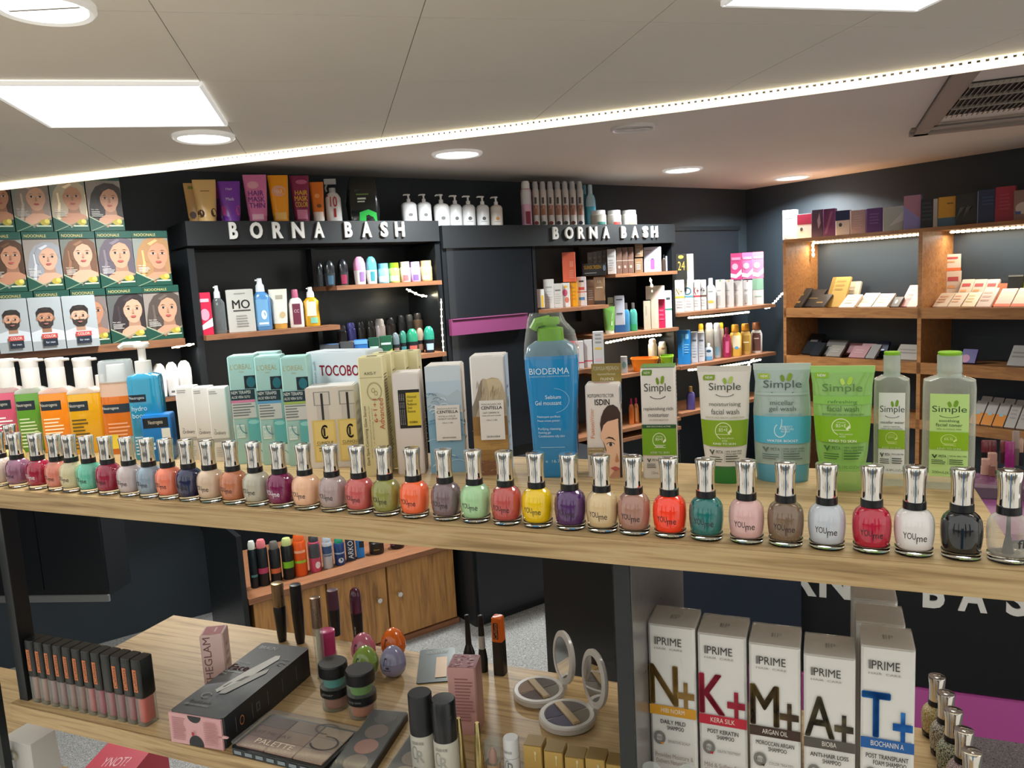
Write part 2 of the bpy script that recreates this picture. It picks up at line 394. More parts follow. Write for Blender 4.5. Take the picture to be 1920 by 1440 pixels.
# ================================================================ display shelves at the window
def shelf_board(name, label, u0, u1, v0, v1, z, th, mat=OAK):
    t = thing(name, label, 'shelf', Sw((u0 + u1) / 2, (v0 + v1) / 2, z - th), ROT_S)
    part(t, 'board', boxg(0, .001, th / 2, u1 - u0, v1 - v0 - .002, th), mat)
    part(t, 'edge_band', boxg(0, -(v1 - v0) / 2, th / 2, u1 - u0, .0016, th - .0008), mat)
    return t
shelf_board('display_shelf', 'upper oak display shelf that carries the long row of nail polish', -1.75, .157, .744, 1.075, ZS, .027)
shelf_board('display_shelf', 'lower oak display shelf with lip glosses, palettes and compacts', -1.19, .157, .744, 1.075, ZL, .027)
pl = thing('support_panel', 'narrow black upright between the two oak shelves by the lip glosses', 'panel', Sw(-1.176, .77, ZL), ROT_S)
part(pl, 'board', boxg(0, 0, .16, .018, .024, .3195), BLACK); part(pl, 'edge_band', boxg(0, -.0125, .16, .018, .001, .3195), M('#2a2d2f', .4))
pl = thing('support_panel', 'black upright divider between gold boxes and the white shampoo cartons', 'panel', Sw(-.199, .90, ZL), ROT_S)
part(pl, 'board', boxg(0, 0, .16, .016, .3, .3195), BLACK); part(pl, 'edge_band', boxg(0, -.151, .16, .017, .002, .3195), M('#232627', .4))
part(pl, 'metal_face', boxg(.0088, 0, .16, .0012, .296, .3185), M('#8c8885', .3, .6))
ub0, ub1 = uv(on_n(1022, 1150, E2, 1.16))[0], uv(on_n(1150, 1150, E2, 1.16))[0]
pl = thing('back_panel', 'tall plain black panel standing behind the open compacts', 'panel', Sw((ub0 + ub1) / 2, 1.17, 0), ROT_S)
part(pl, 'board', boxg(0, 0, .64, ub1 - ub0, .02, 1.28), BLACKM); part(pl, 'plinth', boxg(0, -.012, .04, ub1 - ub0, .004, .08), M('#2a2a2a', .5))
pl = thing('window_post', 'thin black post at the lower left end of the shelf', 'post', Sw(-1.212, .738, 0), ROT_S)
part(pl, 'profile', boxg(0, 0, .62, .012, .012, 1.24), BLACK); part(pl, 'foot', boxg(0, 0, .005, .03, .012, .01), BLACK)

# ================================================================ back wall units
LETTER = M('#dcd9d3', .4)
def letters(parent, text, spots, mat=LETTER, bold=.035, ex=.012):
    """spots: (x centre, z bottom, width, height) in the parent's frame, at its front y"""
    for ch, (x, y, z, wd, ht) in zip(text, spots):
        tv, tf = text_geo(ch, 0., bold); n = len(tv)
        vs = [(x + (a - .5) * wd, y - ex, z + b * ht) for a, b in tv] + [(x + (a - .5) * wd, y, z + b * ht) for a, b in tv]
        fs = list(tf) + [tuple(i + n for i in f[::-1]) for f in tf]
        cnt = {}
        for f in tf:
            for i in range(len(f)): e = (f[i], f[(i + 1) % len(f)]); cnt[e] = 1
        for (i, j) in cnt:
            if (j, i) not in cnt: fs.append((i, i + n, j + n, j))
        part(parent, 'letter', (vs, fs), mat)
def qspots(px, y0, y1, a, asp=.95, b0=0., z0=0.):
    out = []
    for x in px:
        P = on_n(x, y1, A_, a); T = on_n(x, y0, A_, a); h = T.z - P.z
        out.append((P.dot(B_) - b0, 0, P.z - z0, h * asp, h))
    return out
AF = 3.62
zs1, zs2 = H + .327, H + .303
un = thing('display_unit', 'black wall display unit under the wider white lettered sign', 'display unit', Qw(0, 0, 0), ROT_Q)
sb = part(un, 'sign_board', boxg(1.475, AF + .17, zs1 - .053, 1.27, .36, .106), BLACKM)
sp1 = qspots((438, 481, 521, 559, 598, 653, 687, 720, 749), 420, 446, AF - .011)
zz = sum(s[2] for s in sp1) / 9
letters(sb, 'BORNABASH', [(s[0], AF - .011, zz, s[3] * (.62 if c in 'BS' else .8 if c in 'RHA' else .95), .075) for s, c in zip(sp1, 'BORNABASH')])
part(un, 'side_panel', boxg(.855, AF + .18, 1.13, .03, .34, 1.36), BLACK); part(un, 'side_panel', boxg(2.105, AF + .18, 1.13, .03, .34, 1.36), BLACK)
part(un, 'middle_panel', boxg(1.52, AF + .31, 1.13, .025, .07, 1.36), BLACK)
part(un, 'back_panel', boxg(1.475, AF + .354, 1.13, 1.25, .01, 1.36), M('#23282c', .3))
def board(parent, b0, b1, z, a0=AF - .04, a1=AF + .34, th=.022, mat=WALNUT):
    part(parent, 'shelf_board', boxg((b0 + b1) / 2, (a0 + a1) / 2, z - th / 2, b1 - b0, a1 - a0, th), mat)
Z_L1, Z_R1, Z_R2 = H - .175, H + .015, H - .365
board(un, .87, 1.50, Z_L1); board(un, 1.50, 2.09, Z_R1); board(un, 1.40, 2.09, Z_R2)
board(un, .87, 1.40, H - .60)
un2 = thing('display_unit', 'black wall display unit under the smaller white lettered sign', 'display unit', Qw(0, 0, 0), ROT_Q)
sb = part(un2, 'sign_board', boxg(3.02, AF + .17, zs2 - .06, 1.78, .36, .12), BLACKM)
sp2 = qspots((1041, 1066, 1088.5, 1111, 1135, 1168, 1189, 1209, 1226), 428, 447, AF - .011)
zz = sum(s[2] for s in sp2) / 9
letters(sb, 'BORNABASH', [(s[0], AF - .011, zz, s[3] * (.72 if c in 'BS' else .9 if c in 'RHA' else 1.1), .072) for s, c in zip(sp2, 'BORNABASH')])
part(un2, 'door', boxg(2.44, AF + .02, H - .39, .57, .03, 1.15), M('#1b1d20', .12, coat=.4))
part(un2, 'side_panel', boxg(2.145, AF + .18, 1.22, .03, .34, 1.20), BLACK); part(un2, 'side_panel', boxg(3.905, AF + .18, 1.15, .02, .34, 1.35), BLACK)
part(un2, 'middle_panel', boxg(2.745, AF + .18, 1.22, .02, .34, 1.2), BLACK); part(un2, 'middle_panel', boxg(3.34, AF + .32, H - .05, .02, .05, .5), M('#2b2623', .4))
part(un2, 'back_panel', boxg(3.02, AF + .354, 1.15, 1.76, .01, 1.35), M('#3a3b3c', .35))
Z_A, Z_B, Z_C, Z_D = [on_n(x, y, A_, AF).z for x, y in ((1060, 577), (1200, 511), (1195, 621), (1095, 691))]
b_of = lambda x, y, a=AF: on_n(x, y, A_, a).dot(B_)
board(un2, 2.765, 3.27, Z_A); board(un2, 3.335, 3.89, Z_B); board(un2, 3.2, 3.89, Z_C); board(un2, 2.765, 3.30, Z_D)
Z_G, Z_H2 = [on_n(x, y, A_, AF).z for x, y in ((1240, 690), (1090, 818))]
board(un2, 3.30, 3.89, Z_G); board(un2, 2.765, 3.89, Z_H2); board(un2, 2.95, 3.89, H - 1.05)
ps = thing('pink_drawer', 'flat magenta drawer front on the black cabinet door', 'drawer', Qw(2.39, AF - .01, on_n(900, 624, A_, AF).z), ROT_Q)
part(ps, 'drawer_front', boxg(0, -.012, .045, .51, .03, .088), M('#74335a', .5)); part(ps, 'grip_edge', boxg(0, -.03, .088, .5, .008, .004), M('#84446a', .5))
# corner shelves between unit and corner
Z_E, Z_F, Z_V = [on_n(x, y, A_, AF + .02).z for x, y in ((1350, 579), (1350, 674), (1296, 769))]
for z, lb in ((Z_E, 'brown corner shelf with white shampoo boxes and pink cartons'), (Z_F, 'brown corner shelf with sun lotion bottles below the white boxes'), (Z_V, 'lowest brown corner shelf with a violet bottle, behind the front tubes')):
    t = thing('corner_shelf', lb, 'shelf', Qw(4.44, AF + .17, z - .024), ROT_Q)
    part(t, 'board', boxg(0, 0, .012, 1.04, .38, .024), WALNUT); part(t, 'edge_band', boxg(0, -.191, .012, 1.04, .002, .024), WALNUT); part(t, 'bracket', boxg(-.3, .12, -.006, .02, .1, .011), BLACK); part(t, 'bracket', boxg(.3, .12, -.006, .02, .1, .011), BLACK)
ws = thing('wall_panel', 'dark framed wall panel above the pink cartons in the corner', 'panel', Qw(4.5, 3.975, H - .30), ROT_Q)
part(ws, 'board', boxg(0, 0, .30, 1.02, .012, .62), M('#1d2127', .35)); part(ws, 'frame_rail', boxg(0, -.012, .60, 1.04, .014, .03), BLACK)
# hair colour shelf
ZH = H - .178
t = thing('wall_shelf', 'brown wall shelf under the green hair colour boxes', 'shelf', Qw(.2, AF + .17, ZH - .03), ROT_Q)
part(t, 'board', boxg(0, 0, .015, 1.16, .42, .03), WALNUT); part(t, 'edge_band', boxg(0, -.211, .015, 1.16, .002, .03), WALNUT)
t = thing('wall_shelf', 'black wall shelf with white roll-ons under the hair colour shelf', 'shelf', Qw(.32, AF + .17, on_n(330, 742, A_, AF).z - .02), ROT_Q)
part(t, 'board', boxg(0, 0, .01, 1.0, .36, .02), BLACK); part(t, 'edge_band', boxg(0, -.181, .01, 1.0, .002, .02), WALNUT)
# low black cabinet on the left with grey trim
P = on_n(205, 1128, A_, 3.25)
t = thing('base_cabinet', 'low black wall cabinet with a grey bottom trim, left of the oak cabinet', 'cabinet', P, radians(-6))
part(t, 'body', boxg(-.26, .08, .23, .52, .14, .42), BLACKM); part(t, 'bottom_trim', boxg(-.26, .004, .013, .52, .01, .026), M('#6a6c6c', .5)); part(t, 'door', boxg(-.13, .004, .24, .255, .012, .38), BLACK); part(t, 'door', boxg(-.39, .004, .24, .255, .012, .38), BLACK)
# oak cabinet with two doors
ca = 3.04
t = thing('oak_cabinet', 'low oak cabinet with two doors and chrome knobs below the deodorants', 'cabinet', Qw(1.27, ca + .3, 0), ROT_Q)
cw = .96; ch = H - 1.225 
part(t, 'body', boxg(0, .01, ch / 2, cw - .04, .58, ch), TEAK)
part(t, 'worktop', boxg(0, -.005, ch + .012, cw, .62, .024), WALNUT); part(t, 'plinth', boxg(0, -.285, .012, cw, .03, .024), WALNUT)
for s, x in ((-1, -.31), (0, -.015), (1, .30)):
    dw = .30 if s == -1 else .27 if s == 0 else .34
    d = part(t, 'door', boxg(x, -.288, ch / 2 + .012, dw, .018, ch - .04), TEAK)
    if s >= 0:
        kx = -.015 + .09 if s == 0 else .30 - .125
        part(d, 'knob', xf(loft([(0, .012, .012, 2), (.012, .012, .012, 2), (.014, .026, .026, 2), (.024, .022, .022, 2)], 14), Matrix.Translation((kx, -.297, ch * .62)) @ Matrix.Rotation(pi / 2, 4, 'X')), CHROME)
part(t, 'end_panel', boxg(-cw / 2 - .012, -.03, .33, .02, .55, .66), BLACK)
t = thing('base_cabinet', 'black base cabinet on the grey carpet, right of the oak cabinet', 'cabinet', Qw(2.36, 3.27, 0), ROT_Q)
part(t, 'body', boxg(0, -.03, .3, 1.16, .6, .6), BLACKM); part(t, 'door', boxg(-.285, -.34, .31, .565, .02, .54), BLACK); part(t, 'door', boxg(.285, -.34, .31, .565, .02, .54), BLACK)
# LED strips fixed to the units
def led(label, pts, r=.006, power=0, bead=.03, e=5.):
    t = thing('led_strip', label, 'light strip', pts[0])
    part(t, 'strip', pipe([p - pts[0] for p in pts], r * .6, 6), M('#fff4d4', .4, emit=e * .5))
    g = []
    for p, q in zip(pts, pts[1:]):
        m = max(1, int((q - p).length / bead))
        for i in range(m):
            c = p + (q - p) * ((i + .5) / m) - pts[0]; g.append(boxg(c.x, c.y, c.z, r * 1.6, r * 1.6, r * 1.6))
    part(t, 'led_chips', join(*g), WARM_LED, kind='stuff')
    if power:
        c = (pts[0] + pts[-1]) / 2; l = bpy.data.lights.new('strip_light', 'AREA'); l.shape = 'RECTANGLE'; l.size = (pts[-1] - pts[0]).length; l.size_y = .02; l.energy = power; l.color = (1, .93, .8)
        o = bpy.data.objects.new('strip_light', l); COL.objects.link(o); o.parent = t; o.location = c - pts[0] - V((0, 0, .012)); d = (pts[-1] - pts[0]); o.rotation_euler = (0, 0, atan2(d.y, d.x))
    return t
qa = lambda x, y, a=AF: on_n(x, y, A_, a)
led('dotted light strip on the right edge of the first black unit', [qa(827, 560, AF - .02), qa(828, 600, AF - .02), qa(832, 668, AF - .02)], .005, e=1.2)
led('short light strip under the shelf of black roll-ons', [qa(762, 542, AF + .1), qa(785, 553, AF + .1), qa(800, 556, AF + .1)], .008, 1.2)
led('short light strip under the hair colour shelf', [qa(322, 652, AF), qa(345, 648, AF), qa(364, 645, AF)], .007, 1.)
led('light strip under the shelf of green tubes and wooden boxes', [qa(1135, 643, AF + .1), qa(1180, 634, AF + .1), qa(1240, 628, AF + .1)], .008, 1.5)
led('light strip dangling down in front of the pale wooden carton', [qa(1219, 521, AF + .05), qa(1223, 540, AF + .05), qa(1225, 563, AF + .05)], .008)
led('light strip under the upper corner shelf', [qa(1290, 596, AF + .1), qa(1340, 592, AF + .1), qa(1405, 585, AF + .1)], .008, 1.5)
led('light strip hanging diagonally at the corner beside the wooden unit', [qa(1434, 578, AF), qa(1444, 576, AF), qa(1468, 549, AF)], .008)
led('curved light strip under the lower corner shelf', [qa(1290, 694, AF + .05), qa(1350, 688, AF + .05), qa(1400, 680, AF + .05), qa(1427, 674, AF + .05)], .008, 1.5)
led('short light strip hanging below the lower corner shelf', [qa(1414, 672, AF), qa(1406, 680, AF), qa(1402, 690, AF)], .008)

# ================================================================ wooden unit on the right wall
BF = 4.75
qb = lambda x, y, b=BF: on_n(x, y, B_, b)
aw = lambda x, y: qb(x, y).dot(A_)
a_l, a_m, a_r = aw(1469, 500), aw(1729, 500), 1.15
zt = H + .172; z1t, z1b = H - .305, H - .37; z2t, z2b = H - .64, H - .71; z3t = qb(1880, 805).z
ru = thing('wooden_wall_unit', 'brown wooden wall unit with lit compartments full of small boxes', 'wall unit', Qw(0, 0, 0), ROT_Q)
def rb(name, b0, b1, a0, a1, z0, z1, mat=UNITWOOD): return part(ru, name, boxg((b0 + b1) / 2, (a0 + a1) / 2, (z0 + z1) / 2, b1 - b0, a1 - a0, z1 - z0), mat)
rb('top_board', BF, 5.14, a_r, a_l, zt - .022, zt)
for a in (a_l - .02, a_m, a_r): rb('upright', BF, 5.14, a, a + .024, .0, zt - .022)
for z0, z1 in ((z1b, z1t), (z2b, z2t), (z3t - .06, z3t)):
    rb('fascia', BF, BF + .02, a_r, a_l, z0, z1); rb('shelf_board', BF + .02, 5.13, a_r, a_l, z1 - .03, z1 - .012)
rb('back_panel', 5.13, 5.14, a_r, a_l, .0, zt - .02, M('#3b434a', .35))
for a0, a1, lb in ((a_m + .05, a_l - .05, 'bright light strip under the top board of the wooden unit, over the cream boxes'), (a_r + .1, a_m - .03, 'bright light strip under the top board of the wooden unit, over the orange boxes')):
    led(lb, [Qw(5.02, a1, zt - .03), Qw(4.98, (a0 + a1) / 2, zt - .034), Qw(4.95, a0, zt - .03)], .009, 7.)
led('light strip running down the inner side of the wooden unit', [Qw(5.03, a_l - .045, zt - .03), Qw(5.03, a_l - .05, zt - .13)], .009)

# ================================================================ counter with lettering on the right
cv = 2.80
ct = thing('sales_counter', 'black sales counter with white lettering, magenta top and magenta base', 'counter', Sw(.9, cv + .32, 0), ROT_S)
ctz = H - .90
part(ct, 'body', boxg(0, .012, (ctz - .02) / 2, 2.0, .60, ctz - .03), BLACKM)
fp = part(ct, 'front_panel', boxg(0, -.31, .145 + (ctz - .17) / 2, 2.0, .02, ctz - .17), M('#17191c', .25))
part(ct, 'base_strip', boxg(0, -.318, .07, 2.0, .03, .14), M('#b8559a', .4)); part(ct, 'worktop', boxg(0, 0, ctz, 2.0, .66, .02), M('#a45c90', .35))
sp3 = []
for x, y in ((1370, 1092), (1437, 1100), (1507, 1110), (1565, 1118), (1639, 1127), (1750, 1140), (1823, 1148), (1907, 1157), (1985, 1165)):
    sp3.append(on_n(x, y, E2, cv))
zl = sum(p.z for p in sp3[3:8]) / 5
letters(fp, 'BORNABASH', [(p.dot(E1) - .9, -.32, zl, .105 * (.62 if c in 'BS' else .8 if c in 'RHA' else .95), .115) for p, c in zip(sp3, 'BORNABASH')], ex=.006)
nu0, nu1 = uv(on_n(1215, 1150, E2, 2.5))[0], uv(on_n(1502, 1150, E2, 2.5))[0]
t = thing('navy_reflection', 'dark navy reflection built as a standing panel, partly hiding the counter lettering', 'panel', Sw((nu0 + nu1) / 2, 2.5, 0), ROT_S)  # dark reflection in the window glass, built as a solid panel
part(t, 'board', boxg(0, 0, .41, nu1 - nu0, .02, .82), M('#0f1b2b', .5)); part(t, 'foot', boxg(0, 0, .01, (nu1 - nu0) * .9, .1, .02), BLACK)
# ================================================================ nail polish
def polish_meshes():
    cap = [(0, .0182, .0182, 2), (.001, .0186, .0186, 2), (.010, .0178, .0178, 2), (.020, .0186, .0186, 2), (.0305, .0206, .0206, 2), (.0318, .0198, .0198, 2), (.0320, .016, .016, 2)]
    body = [(.0062, .0285, .0285, 2.2), (.008, .031, .031, 2.2), (.013, .0328, .0328, 2.2), (.020, .0342, .0342, 2.2), (.028, .0342, .0342, 2.2), (.034, .0326, .0326, 2.2), (.0382, .0285, .0285, 2.1), (.0408, .0232, .0232, 2), (.0420, .0195, .0195, 2), (.0425, .018, .018, 2)]
    base = [(0, .0285, .0285, 2.2), (.0008, .0312, .0312, 2.2), (.0062, .0322, .0322, 2.2), (.0066, .030, .030, 2.2)]
    ringg = [(.0425, .019, .019, 2), (.0428, .0197, .0197, 2), (.0492, .0195, .0195, 2), (.0496, .0185, .0185, 2)]
    return cap, body, base, ringg
PC, PB, PA_, PR = polish_meshes()
ME_CAP = mesh('cap', loft([(c[0] + .0496,) + tuple(c[1:]) for c in PC], 28), CHROME)
ME_DIMPLE = mesh('cap_dimple', loft([(.0816, .010, .010, 2), (.0819, .009, .009, 2)], 18), M('#b5b2ad', .2, 1.))
ME_COLLAR = mesh('collar', loft(PR, 28), M('#0e1114', .35)); ME_BASE = mesh('glass_base', loft(PA_, 28), M('#f6f8f4', .02, trans=1., ior=1.48))
_PB = mesh('bottle', loft(PB, 28), M('#888888', .12)); _PL = {}
def lettering_mesh(col):
    if col not in _PL:
        f = around(PB, .012, .027); o = printed(None, 'lettering', f, [('t', 'YOU', .2, .40, .50, .80, col), ('t', 'me', .52, .26, .77, .56, col), ('r', .515, .12, .53, .5, col)], .0002, .00005)
        _PL[col] = o.data; bpy.data.objects.remove(o)
    return _PL[col]
def polish(u, v, z, col, label, group, ink='#2a2022', rot=ROT_S, mat=None):
    t = thing('nail_polish_bottle', label, 'nail polish', Sw(u, v, z), rot, group)
    me = _PB.copy(); me.materials.clear(); me.materials.append(mat or M(col, .12, coat=1.))
    put('bottle', me, t); put('collar', ME_COLLAR, t); c = put('cap', ME_CAP, t); put('cap_dimple', ME_DIMPLE, c); put('glass_base', ME_BASE, t)
    if ink: put('lettering', lettering_mesh(ink), t)
    return t
RB = [(8, '#cdb7a6', 'grey beige'), (40, '#8d5a72', 'dusty mauve'), (78, '#9c1838', 'crimson'), (113, '#d67f6a', 'salmon pink'), (140, '#cfc299', 'pale khaki'), (172, '#67bfa2', 'mint turquoise'),
      (207, '#971a3c', 'burgundy'), (246, '#c2b2b1', 'pale lilac grey'), (283, '#8799a8', 'blue grey'), (318, '#ea7c5e', 'coral'), (356, '#1c2148', 'navy blue'), (395, '#cfb499', 'nude'), (438, '#bd7350', 'terracotta'),
      (480, '#b5ae9b', 'stone grey'), (525, '#760c4a', 'dark magenta'), (572, '#e8b591', 'peach'), (622, '#a99491', 'taupe pink'), (672, '#c55856', 'rose red'), (721, '#8c8c46', 'olive green'), (774, '#f56a3e', 'bright coral orange'),
      (833, '#756064', 'grey mauve'), (888, '#a3cc98', 'pale mint green'), (946, '#b84d48', 'brick red'), (1004, '#eac200', 'bright yellow'), (1066, '#4d2660', 'deep purple'), (1126, '#d3b78a', 'sand beige'),
      (1186, '#a57868', 'dusty rose brown'), (1253, '#fb3a16', 'neon orange red'), (1322, '#1a6d69', 'dark teal'), (1398, '#d8aca8', 'powder pink'), (1472, '#78614c', 'taupe brown'), (1550, '#c0c5cc', 'pale silver grey'),
      (1635, '#b51236', 'glossy red'), (1716, '#e2ddda', 'white'), (1806, '#14171a', 'black')]
for i, (x, c, n) in enumerate(RB):
    y = 908 + (x - 8) / 1798 * 145
    u = uv(on_z(x, y, ZS))[0]
    polish(u, .772, ZS, c, '%s nail polish bottle with silver cap in the long shelf row' % n, 'nail polish row on the upper shelf', None if n == 'black' else '#f0e8ec' if n in ('crimson', 'dark magenta') else '#3a2c2c')
t = polish(uv(on_z(1896, 1061, ZS))[0], .772, ZS, '#ffffff', 'clear nail polish bottle with silver cap at the end of the row', 'nail polish row on the upper shelf', None, mat=clear('clear_polish', '#f4f2ec', '#efece4', .14, .03))
part(t, 'brush', join(loft([(.006, .010, .007, 2), (.018, .006, .005, 2), (.022, .004, .004, 2), (.043, .003, .003, 2)], 10)), M('#1a1a1c', .6))
printed(t, 'lettering', around(PB, .010, .030), [('t', 'fh', .62, .3, .9, .7, '#2a2a2a')] + lines(.6, .95, .72, 1., 4, '#a08a60'), .0003, .0001)
polish(uv(on_z(60, 880, ZS))[0], .83, ZS, '#d9c07a', 'pale yellow nail polish bottle standing behind the mauve one', 'nail polish row on the upper shelf', None)

# ================================================================ back row of the upper shelf
def FG(x0, x1, yt, yb, z=ZS):
    a, b = on_z(x0, yb, z), on_z(x1, yb, z); u0, v0 = uv(a); u1, v1 = uv(b); v = (v0 + v1) / 2
    T = on_n((x0 + x1) / 2, yt, E2, v)
    return (u0 + u1) / 2, v, u1 - u0, T.z - z
def fg_thing(name, label, cat, u, v, d, z=ZS, turn=.7, group=None):
    P = Sw(u, v, z); th = ROT_S + turn * (face_cam(P) - ROT_S)          # turned part of the way towards the shop window's middle
    return thing(name, label, cat, P + V((-sin(th), cos(th), 0)) * (d / 2), th, group)
# --- rectangular facial wash pump bottles
def wash(x0, x1, yb, liquid, label, ink='#ffffff', extra=(), hb=.118, cap=True, xo=0):
    u, v, w, h = FG(x0, x1, 660, yb); d = .034
    t = fg_thing('face_wash_bottle', label, 'bottle', u, v, d, group='face wash pump bottles')
    m = M(liquid, .18, coat=.8)
    body = [(0, w * .93, d * .9, 5), (.004, w, d, 5), (hb * .9, w, d, 5), (hb * .955, w * .96, d * .95, 4), (hb, w * .6, d * .8, 2.6)]
    part(t, 'bottle', loft(body, 32), m)
    part(t, 'shoulder', loft([(hb * .925, w * 1.004, d * 1.004, 5), (hb * .96, w * .97, d * .96, 4), (hb + .001, w * .62, d * .82, 2.6)], 32), clear('tinted_shoulder', '#f0ece6', '#d8d2cc', .45))
    s = .030
    part(t, 'collar', loft([(hb, s, s, 2), (hb + .036, s, s, 2), (hb + .037, s * .97, s * .97, 2)], 24), WHITE)
    part(t, 'pump_head', join(loft([(hb + .037, s * .96, s * .96, 2), (hb + .048, s * 1.0, s * .96, 2.2), (hb + .052, s * 1.06, s * .98, 2.3), (hb + .0545, s, s * .9, 2.3)], 24), pipe([(.0, 0, hb + .050), (s * .8, 0, hb + .0505)], [.008, .005], 8, .5)), WHITE)
    printed(t, 'label_print', around(body, .0, hb * .9), [('r', .02, .74, .6, .9, '#1d2a33'), ('t', 'Neutrogena', .05, .79, .5, .86, '#d8d4c8')] + list(extra) + lines(.1, .62, .06, .6, 9, ink, .5), .0003, .0001, True)
wash(-45, -4, 843, '#e0405a', 'pink face wash pump bottle cut off by the left edge of the picture')
wash(2, 50, 843, '#dd5a78', 'rose pink face wash pump bottle, between the cut off one and the green one')
wash(47, 95, 846, '#5d9a2c', 'green face wash pump bottle with white pump', '#cfe0b0', [('e', .55, .25, .14, .12, '#cfe6a8')])
wash(92, 146, 847, '#f08c12', 'orange face wash pump bottle with white pump', '#ffe6b8', [('r', .1, .22, .55, .27, '#8ec49a')])
wash(144, 196, 850, '#e0a812', 'yellow face wash pump bottle with white pump', '#5a4a18')
u, v, w, h = FG(186, 212, 690, 838); t = fg_thing('serum_bottle', 'small yellow bottle with white cap behind the orange foam bottle', 'bottle', u, v, .026)
bd = [(0, w, .026, 4), (.095, w, .026, 4), (.10, w * .7, .02, 3)]
part(t, 'bottle', loft(bd, 24), M('#dca018', .2, coat=.6)); part(t, 'cap', loft([(.10, .016, .016, 2), (.135, .014, .014, 2)], 18), WHITE)
printed(t, 'label_print', around(bd, 0, .095), [('r', .05, .72, .95, .88, '#1d2a33')] + lines(.15, .8, .1, .6, 6, '#f6e8b0'), .0003, .0001, True)
u, v, w, h = FG(203, 257, 664, 851); t = fg_thing('foam_bottle', 'orange foaming cleanser bottle with clear cap over a white pump', 'bottle', u, v, .044)
bd = [(0, w * .95, .042, 3), (.004, w, .044, 3), (.085, w, .044, 3), (.103, w * .98, .043, 3)]
part(t, 'bottle', loft(bd, 28), M('#d9701a', .2, coat=.6)); part(t, 'foamer_collar', loft([(.103, w * .97, .042, 3), (.128, w * .95, .041, 3)], 28), M('#d9b49c', .4))
part(t, 'pump', loft([(.128, w * .55, .028, 2.4), (.158, w * .5, .026, 2.4)], 20), WHITE)
part(t, 'clear_cap', loft([(.128, w * .96, .043, 3), (.162, w * .92, .041, 3), (.166, w * .85, .038, 3)], 28), clear('cap_plastic', '#ffffff', '#dfe6e8', .38))
printed(t, 'label_print', around(bd, 0, .103), [('r', .0, .72, 1., .87, '#22303c'), ('t', 'Neutrogena', .08, .77, .55, .83, '#e8e4d8')] + lines(.2, .8, .1, .55, 7, '#f2a878') + [('r', .05, .1, .45, .35, '#e8c83a')], .0003, .0001, True)
u, v, w, h = FG(258, 310, 646, 861); t = fg_thing('face_wash_bottle', 'blue water gel pump bottle with a tall white pump', 'bottle', u, v, .036, group='face wash pump bottles')
bd = [(0, w * .94, .034, 5), (.004, w, .036, 5), (.136, w, .036, 5), (.142, w * .96, .034, 4), (.146, w * .6, .028, 2.6)]
part(t, 'bottle', loft(bd, 32), M('#1d8fb4', .16, coat=.8)); pump_head(t, .146, .030, WHITE, turn=pi)
printed(t, 'label_print', around(bd, 0, .136), [('r', .03, .73, .55, .82, '#14222e'), ('t', 'Neutrogena', .06, .755, .5, .8, '#d8e4e8'), ('t', 'hydro', .1, .6, .55, .68, '#c8e6ee'), ('t', 'boost', .1, .53, .55, .59, '#c8e6ee')] + lines(.1, .6, .05, .3, 6, '#bfe0ea'), .0003, .0001, True)
u, v, w, h = FG(292, 336, 778, 862); t = fg_thing('cream_carton', 'small bright blue skincare carton in front of the blue pump bottle', 'box', u - .004, v - .012, .04)
carton_parts(t, w, h, .04, '#1272b8', [('r', .06, .74, .94, .96, '#0e1a26'), ('t', 'Neutrogena', .25, .80, .75, .91, '#d8d0b8'), ('r', .68, .42, .98, .72, '#dfe0d8'), ('r', .12, .36, .42, .42, '#cfe4f0'), ('r', .12, .27, .42, .33, '#cfe4f0')], lines(.3, .8, .1, .9, 16, '#0a4f8a', .1))
for i, (x0, x1) in enumerate(((345, 376), (376, 405), (404, 434))):
    u, v, w, h = FG(x0, x1, 727 + i, 863 + i); t = fg_thing('serum_carton', '%s slim white serum carton with grey stripe near the pale green boxes' % ('left', 'middle', 'right')[i], 'box', u, v, .034, group='slim white serum cartons')
    carton_parts(t, w * .97, h, .034, '#dcd9d4', [('r', 0, .27, 1, .32, '#a5a29c'), ('t', 'Ordinary', .18, .36, .8, .42, '#4a4846'), ('t', 'The', .18, .43, .3, .455, '#6a6866')] + lines(.1, .55, .92, .97, 2, '#9a9896') + lines(.2, .8, .05, .2, 5, '#b5b2ae'))
